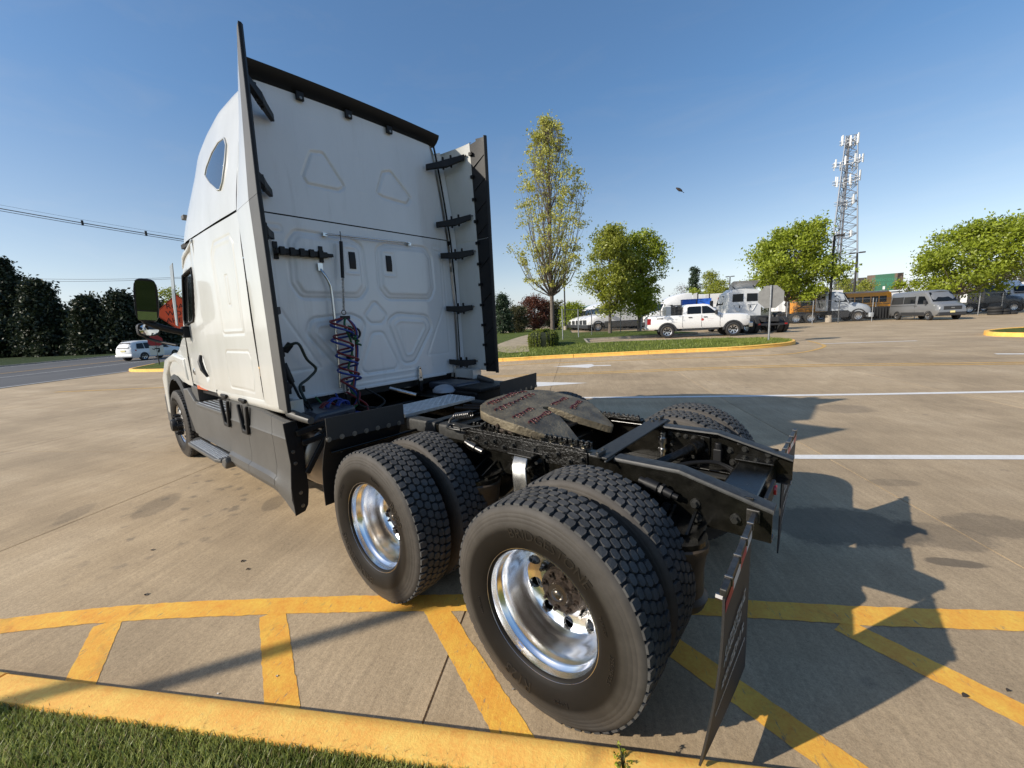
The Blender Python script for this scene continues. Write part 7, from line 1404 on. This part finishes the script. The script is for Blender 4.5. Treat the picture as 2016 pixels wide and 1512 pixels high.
# far wood along the horizon
rn = random.Random(77); V, F = [], []
for k in range(16000):
    px = rn.uniform(-500, 2500); d_ = rn.uniform(150, 230); P = CAM+ray(px, 640)*d_; hh = 4.5+2.5*sin(px*.021)+2*sin(px*.057+1)+rn.uniform(-1, 1)*1.5
    if 940 < px < 1120: hh *= .8
    quad(V, F, Vector((P.x, P.y, rn.uniform(-.5, 1)*.9+hh*rn.random()**.7)), 1.5, rn)
m = MB(); m.v = [tuple(p) for p in V]; m.f = F; o = m.build('far_wood', leafmat('far wood leaves', (.05, .06, .03), (.10, .10, .05), .05), fix=False); tag(o, 'far belt of trees along the horizon', 'woodland', kind='stuff')
# clipped hedge beside the sparse tree
P = base(1070, 684); hd_ = empty('hedge', P, label='clipped rounded box hedge at the foot of the sparse tree', cat='hedge'); rn = random.Random(8); V, F = [], []; axd = Vector((P.x-CAM.x, P.y-CAM.y, 0)).normalized(); sdw = Vector((axd.y, -axd.x, 0)); k_ = depth_of(P)/FPX; hh = 34*k_
m = MB(); rings = []
for t in range(10):
    z = hh*t/9*.96; w_ = (1-.1*abs(t/9-.5)-.55*(t/9)**9); rings.append([sdw*(30*k_*w_*math.copysign(abs(cos(a))**.6, cos(a)))+axd*(1.6*w_*math.copysign(abs(sin(a))**.6, sin(a))+1.3)+Vector((0, 0, z)) for a in [2*pi*i/30 for i in range(30)]])
m.loft(rings); m.build('hedge_core', mat('hedge core', (.012, .018, .006), .95), hd_)
for k in range(11000):
    i = rn.randrange(30); t = rn.random()*9; a, b_ = rings[int(min(8, t))][i], rings[int(min(8, t))+1][i]; p = a.lerp(b_, t % 1)
    if rn.random() < .3: p = rings[9][i]*rn.random()**.5; p.z = hh*.965; p = p+axd*0
    quad(V, F, p+Vector((rn.gauss(0, .03), rn.gauss(0, .03), rn.gauss(0, .03))), .075, rn)
m = MB(); m.v = [tuple(p) for p in V]; m.f = F; m.build('hedge_leaves', ML_HDG, hd_, fix=False)
# grass: blades on the near verge, coarser tufts on the lawn
M_BLADE = leafmat('grass blades', (.19, .235, .04), (.40, .44, .13), 3, .38); M_BLADE2 = leafmat('lawn blades', (.15, .20, .03), (.27, .31, .06), .8, .35)
def blades(n, pick, hmin, hmax, w_, seed):
    rn = random.Random(seed); V, F = [], []
    for _ in range(n):
        p = pick(rn)
        if p is None: continue
        h_ = rn.uniform(hmin, hmax); a = rn.uniform(0, 2*pi); d = Vector((cos(a), sin(a), 0)); b_ = Vector((-d.y, d.x, 0))*w_*rn.uniform(.6, 1.2); l_ = d*h_*rn.uniform(.1, .75); o = len(V)
        V += [p-b_, p+b_, p+l_*.45+Vector((0, 0, h_*.62))+b_*.7, p+l_*.45+Vector((0, 0, h_*.62))-b_*.7, p+l_+Vector((0, 0, h_*.93))]; F += [(o, o+1, o+2, o+3), (o+3, o+2, o+4)]
    m = MB(); m.v = [tuple(p) for p in V]; m.f = F; return m
def near(rn):
    u = rn.uniform(-2.2, 5.4); v = 1.385+abs(rn.gauss(0, .30)) if rn.random() < .5 else rn.uniform(1.385, 2.6); P = uv(u, v, .10)
    if v < 1.40 and rn.random() < .5: return None
    return P
o = blades(125000, near, .018, .05, .0021, 5).build('grass', M_BLADE, fix=False); tag(o, 'short green turf along the back of the near yellow kerb', 'grass', kind='stuff')
def thatch(rn):
    P = uv(rn.uniform(-2.2, 5.4), 1.365+abs(rn.gauss(0, .35)), .105); return P
o = blades(15000, thatch, .012, .05, .0018, 15).build('dry_grass', leafmat('dry thatch', (.20, .16, .07), (.36, .29, .14), 4, .2), fix=False); tag(o, 'dry straw coloured thatch scattered in the turf behind the near kerb', 'grass', kind='stuff')
def isl(rn):
    t = rn.random(); i = rn.randrange(len(FKs)-1); a = Vector(FKs[i]).lerp(Vector(FKs[i+1]), rn.random())
    if a.x > 16: return None
    d = rn.random()**1.4*5.5+.17; q = a+Vector((.62, -.78))*-d if False else a+Vector((VD.x, VD.y))*-d
    if a.y < -16.6: q = a.lerp(Vector((5, -18)), rn.random()*.9+.03)
    if q.x+0 > 8.6 and q.y < -18.2: return None
    c = False; n_ = len(lawn_poly)
    for j in range(n_):
        A_, B_ = lawn_poly[j], lawn_poly[j-1]
        if (A_.y > q.y) != (B_.y > q.y) and q.x < (B_.x-A_.x)*(q.y-A_.y)/(B_.y-A_.y)+A_.x: c = not c
    return Vector((q.x, q.y, H(q.x, q.y)+.11)) if c else None
o = blades(52000, isl, .05, .11, .007, 6).build('grass', M_BLADE2, fix=False); tag(o, 'mown turf covering the lawn island with the stop sign', 'grass', kind='stuff')
# weed in the kerb joint, litter and leaves on the concrete
wd_ = empty('weed', uv(.268, 1.30, .10), label='small weed growing from the joint in the near yellow kerb', cat='plant'); rn = random.Random(4)
m = MB(); q = []
for k in range(7):
    a = rn.uniform(0, 6.28); e = Vector((cos(a)*.03, sin(a)*.03, rn.uniform(.03, .085))); m.tube([(0, 0, 0), e*.5+Vector((0, 0, .02)), e], [.003, .002, .001], 5); q += [e*t for t in (.5, .7, .85, 1, 1)]
m.build('stem', mat('weed stem', (.12, .12, .03), .7), wd_, smooth=60); V, F = [], []
for p in q:
    for _ in range(3): quad(V, F, p+Vector((rn.gauss(0, .004), rn.gauss(0, .004), 0)), .014, rn)
m = MB(); m.v = [tuple(p) for p in V]; m.f = F; m.build('leaves', ML_GRN, wd_, fix=False)
M_LEAF = mat('dead leaf', (.05, .038, .026), .8); M_BIT = mat('pale chip', (.55, .52, .47), .8)
for i, (px, py, s_) in enumerate(((428, 1367, .014), (300, 1083, .035), (288, 1171, .035), (1010, 1358, .014), (478, 1105, .035), (488, 1121, .03), (545, 1332, .014), (1900, 1370, .035), (1985, 1360, .025))):
    P = gnd(px, py, .001); m = MB(); a = rn.uniform(0, 3); rings = [[(s_*t*cos(a)-s_*.35*w_*sin(a)*q_, s_*t*sin(a)+s_*.35*w_*cos(a)*q_, .0015+.006*abs(q_)*w_) for q_ in (-1, 0, 1)] for t, w_ in ((-.5, .1), (-.2, .9), (.2, .8), (.5, .05))]
    m.loft(rings, closed=False, caps=False); o = m.build('fallen_leaf', M_LEAF if i % 3 else M_BIT, fix=False); o.location = P; tag(o, ('small dark dead leaf lying on the concrete near the truck' if i % 3 else 'small pale flake lying on the concrete near the truck'), 'leaf', 'leaves on the concrete' if i % 3 else 'pale flakes on the concrete')
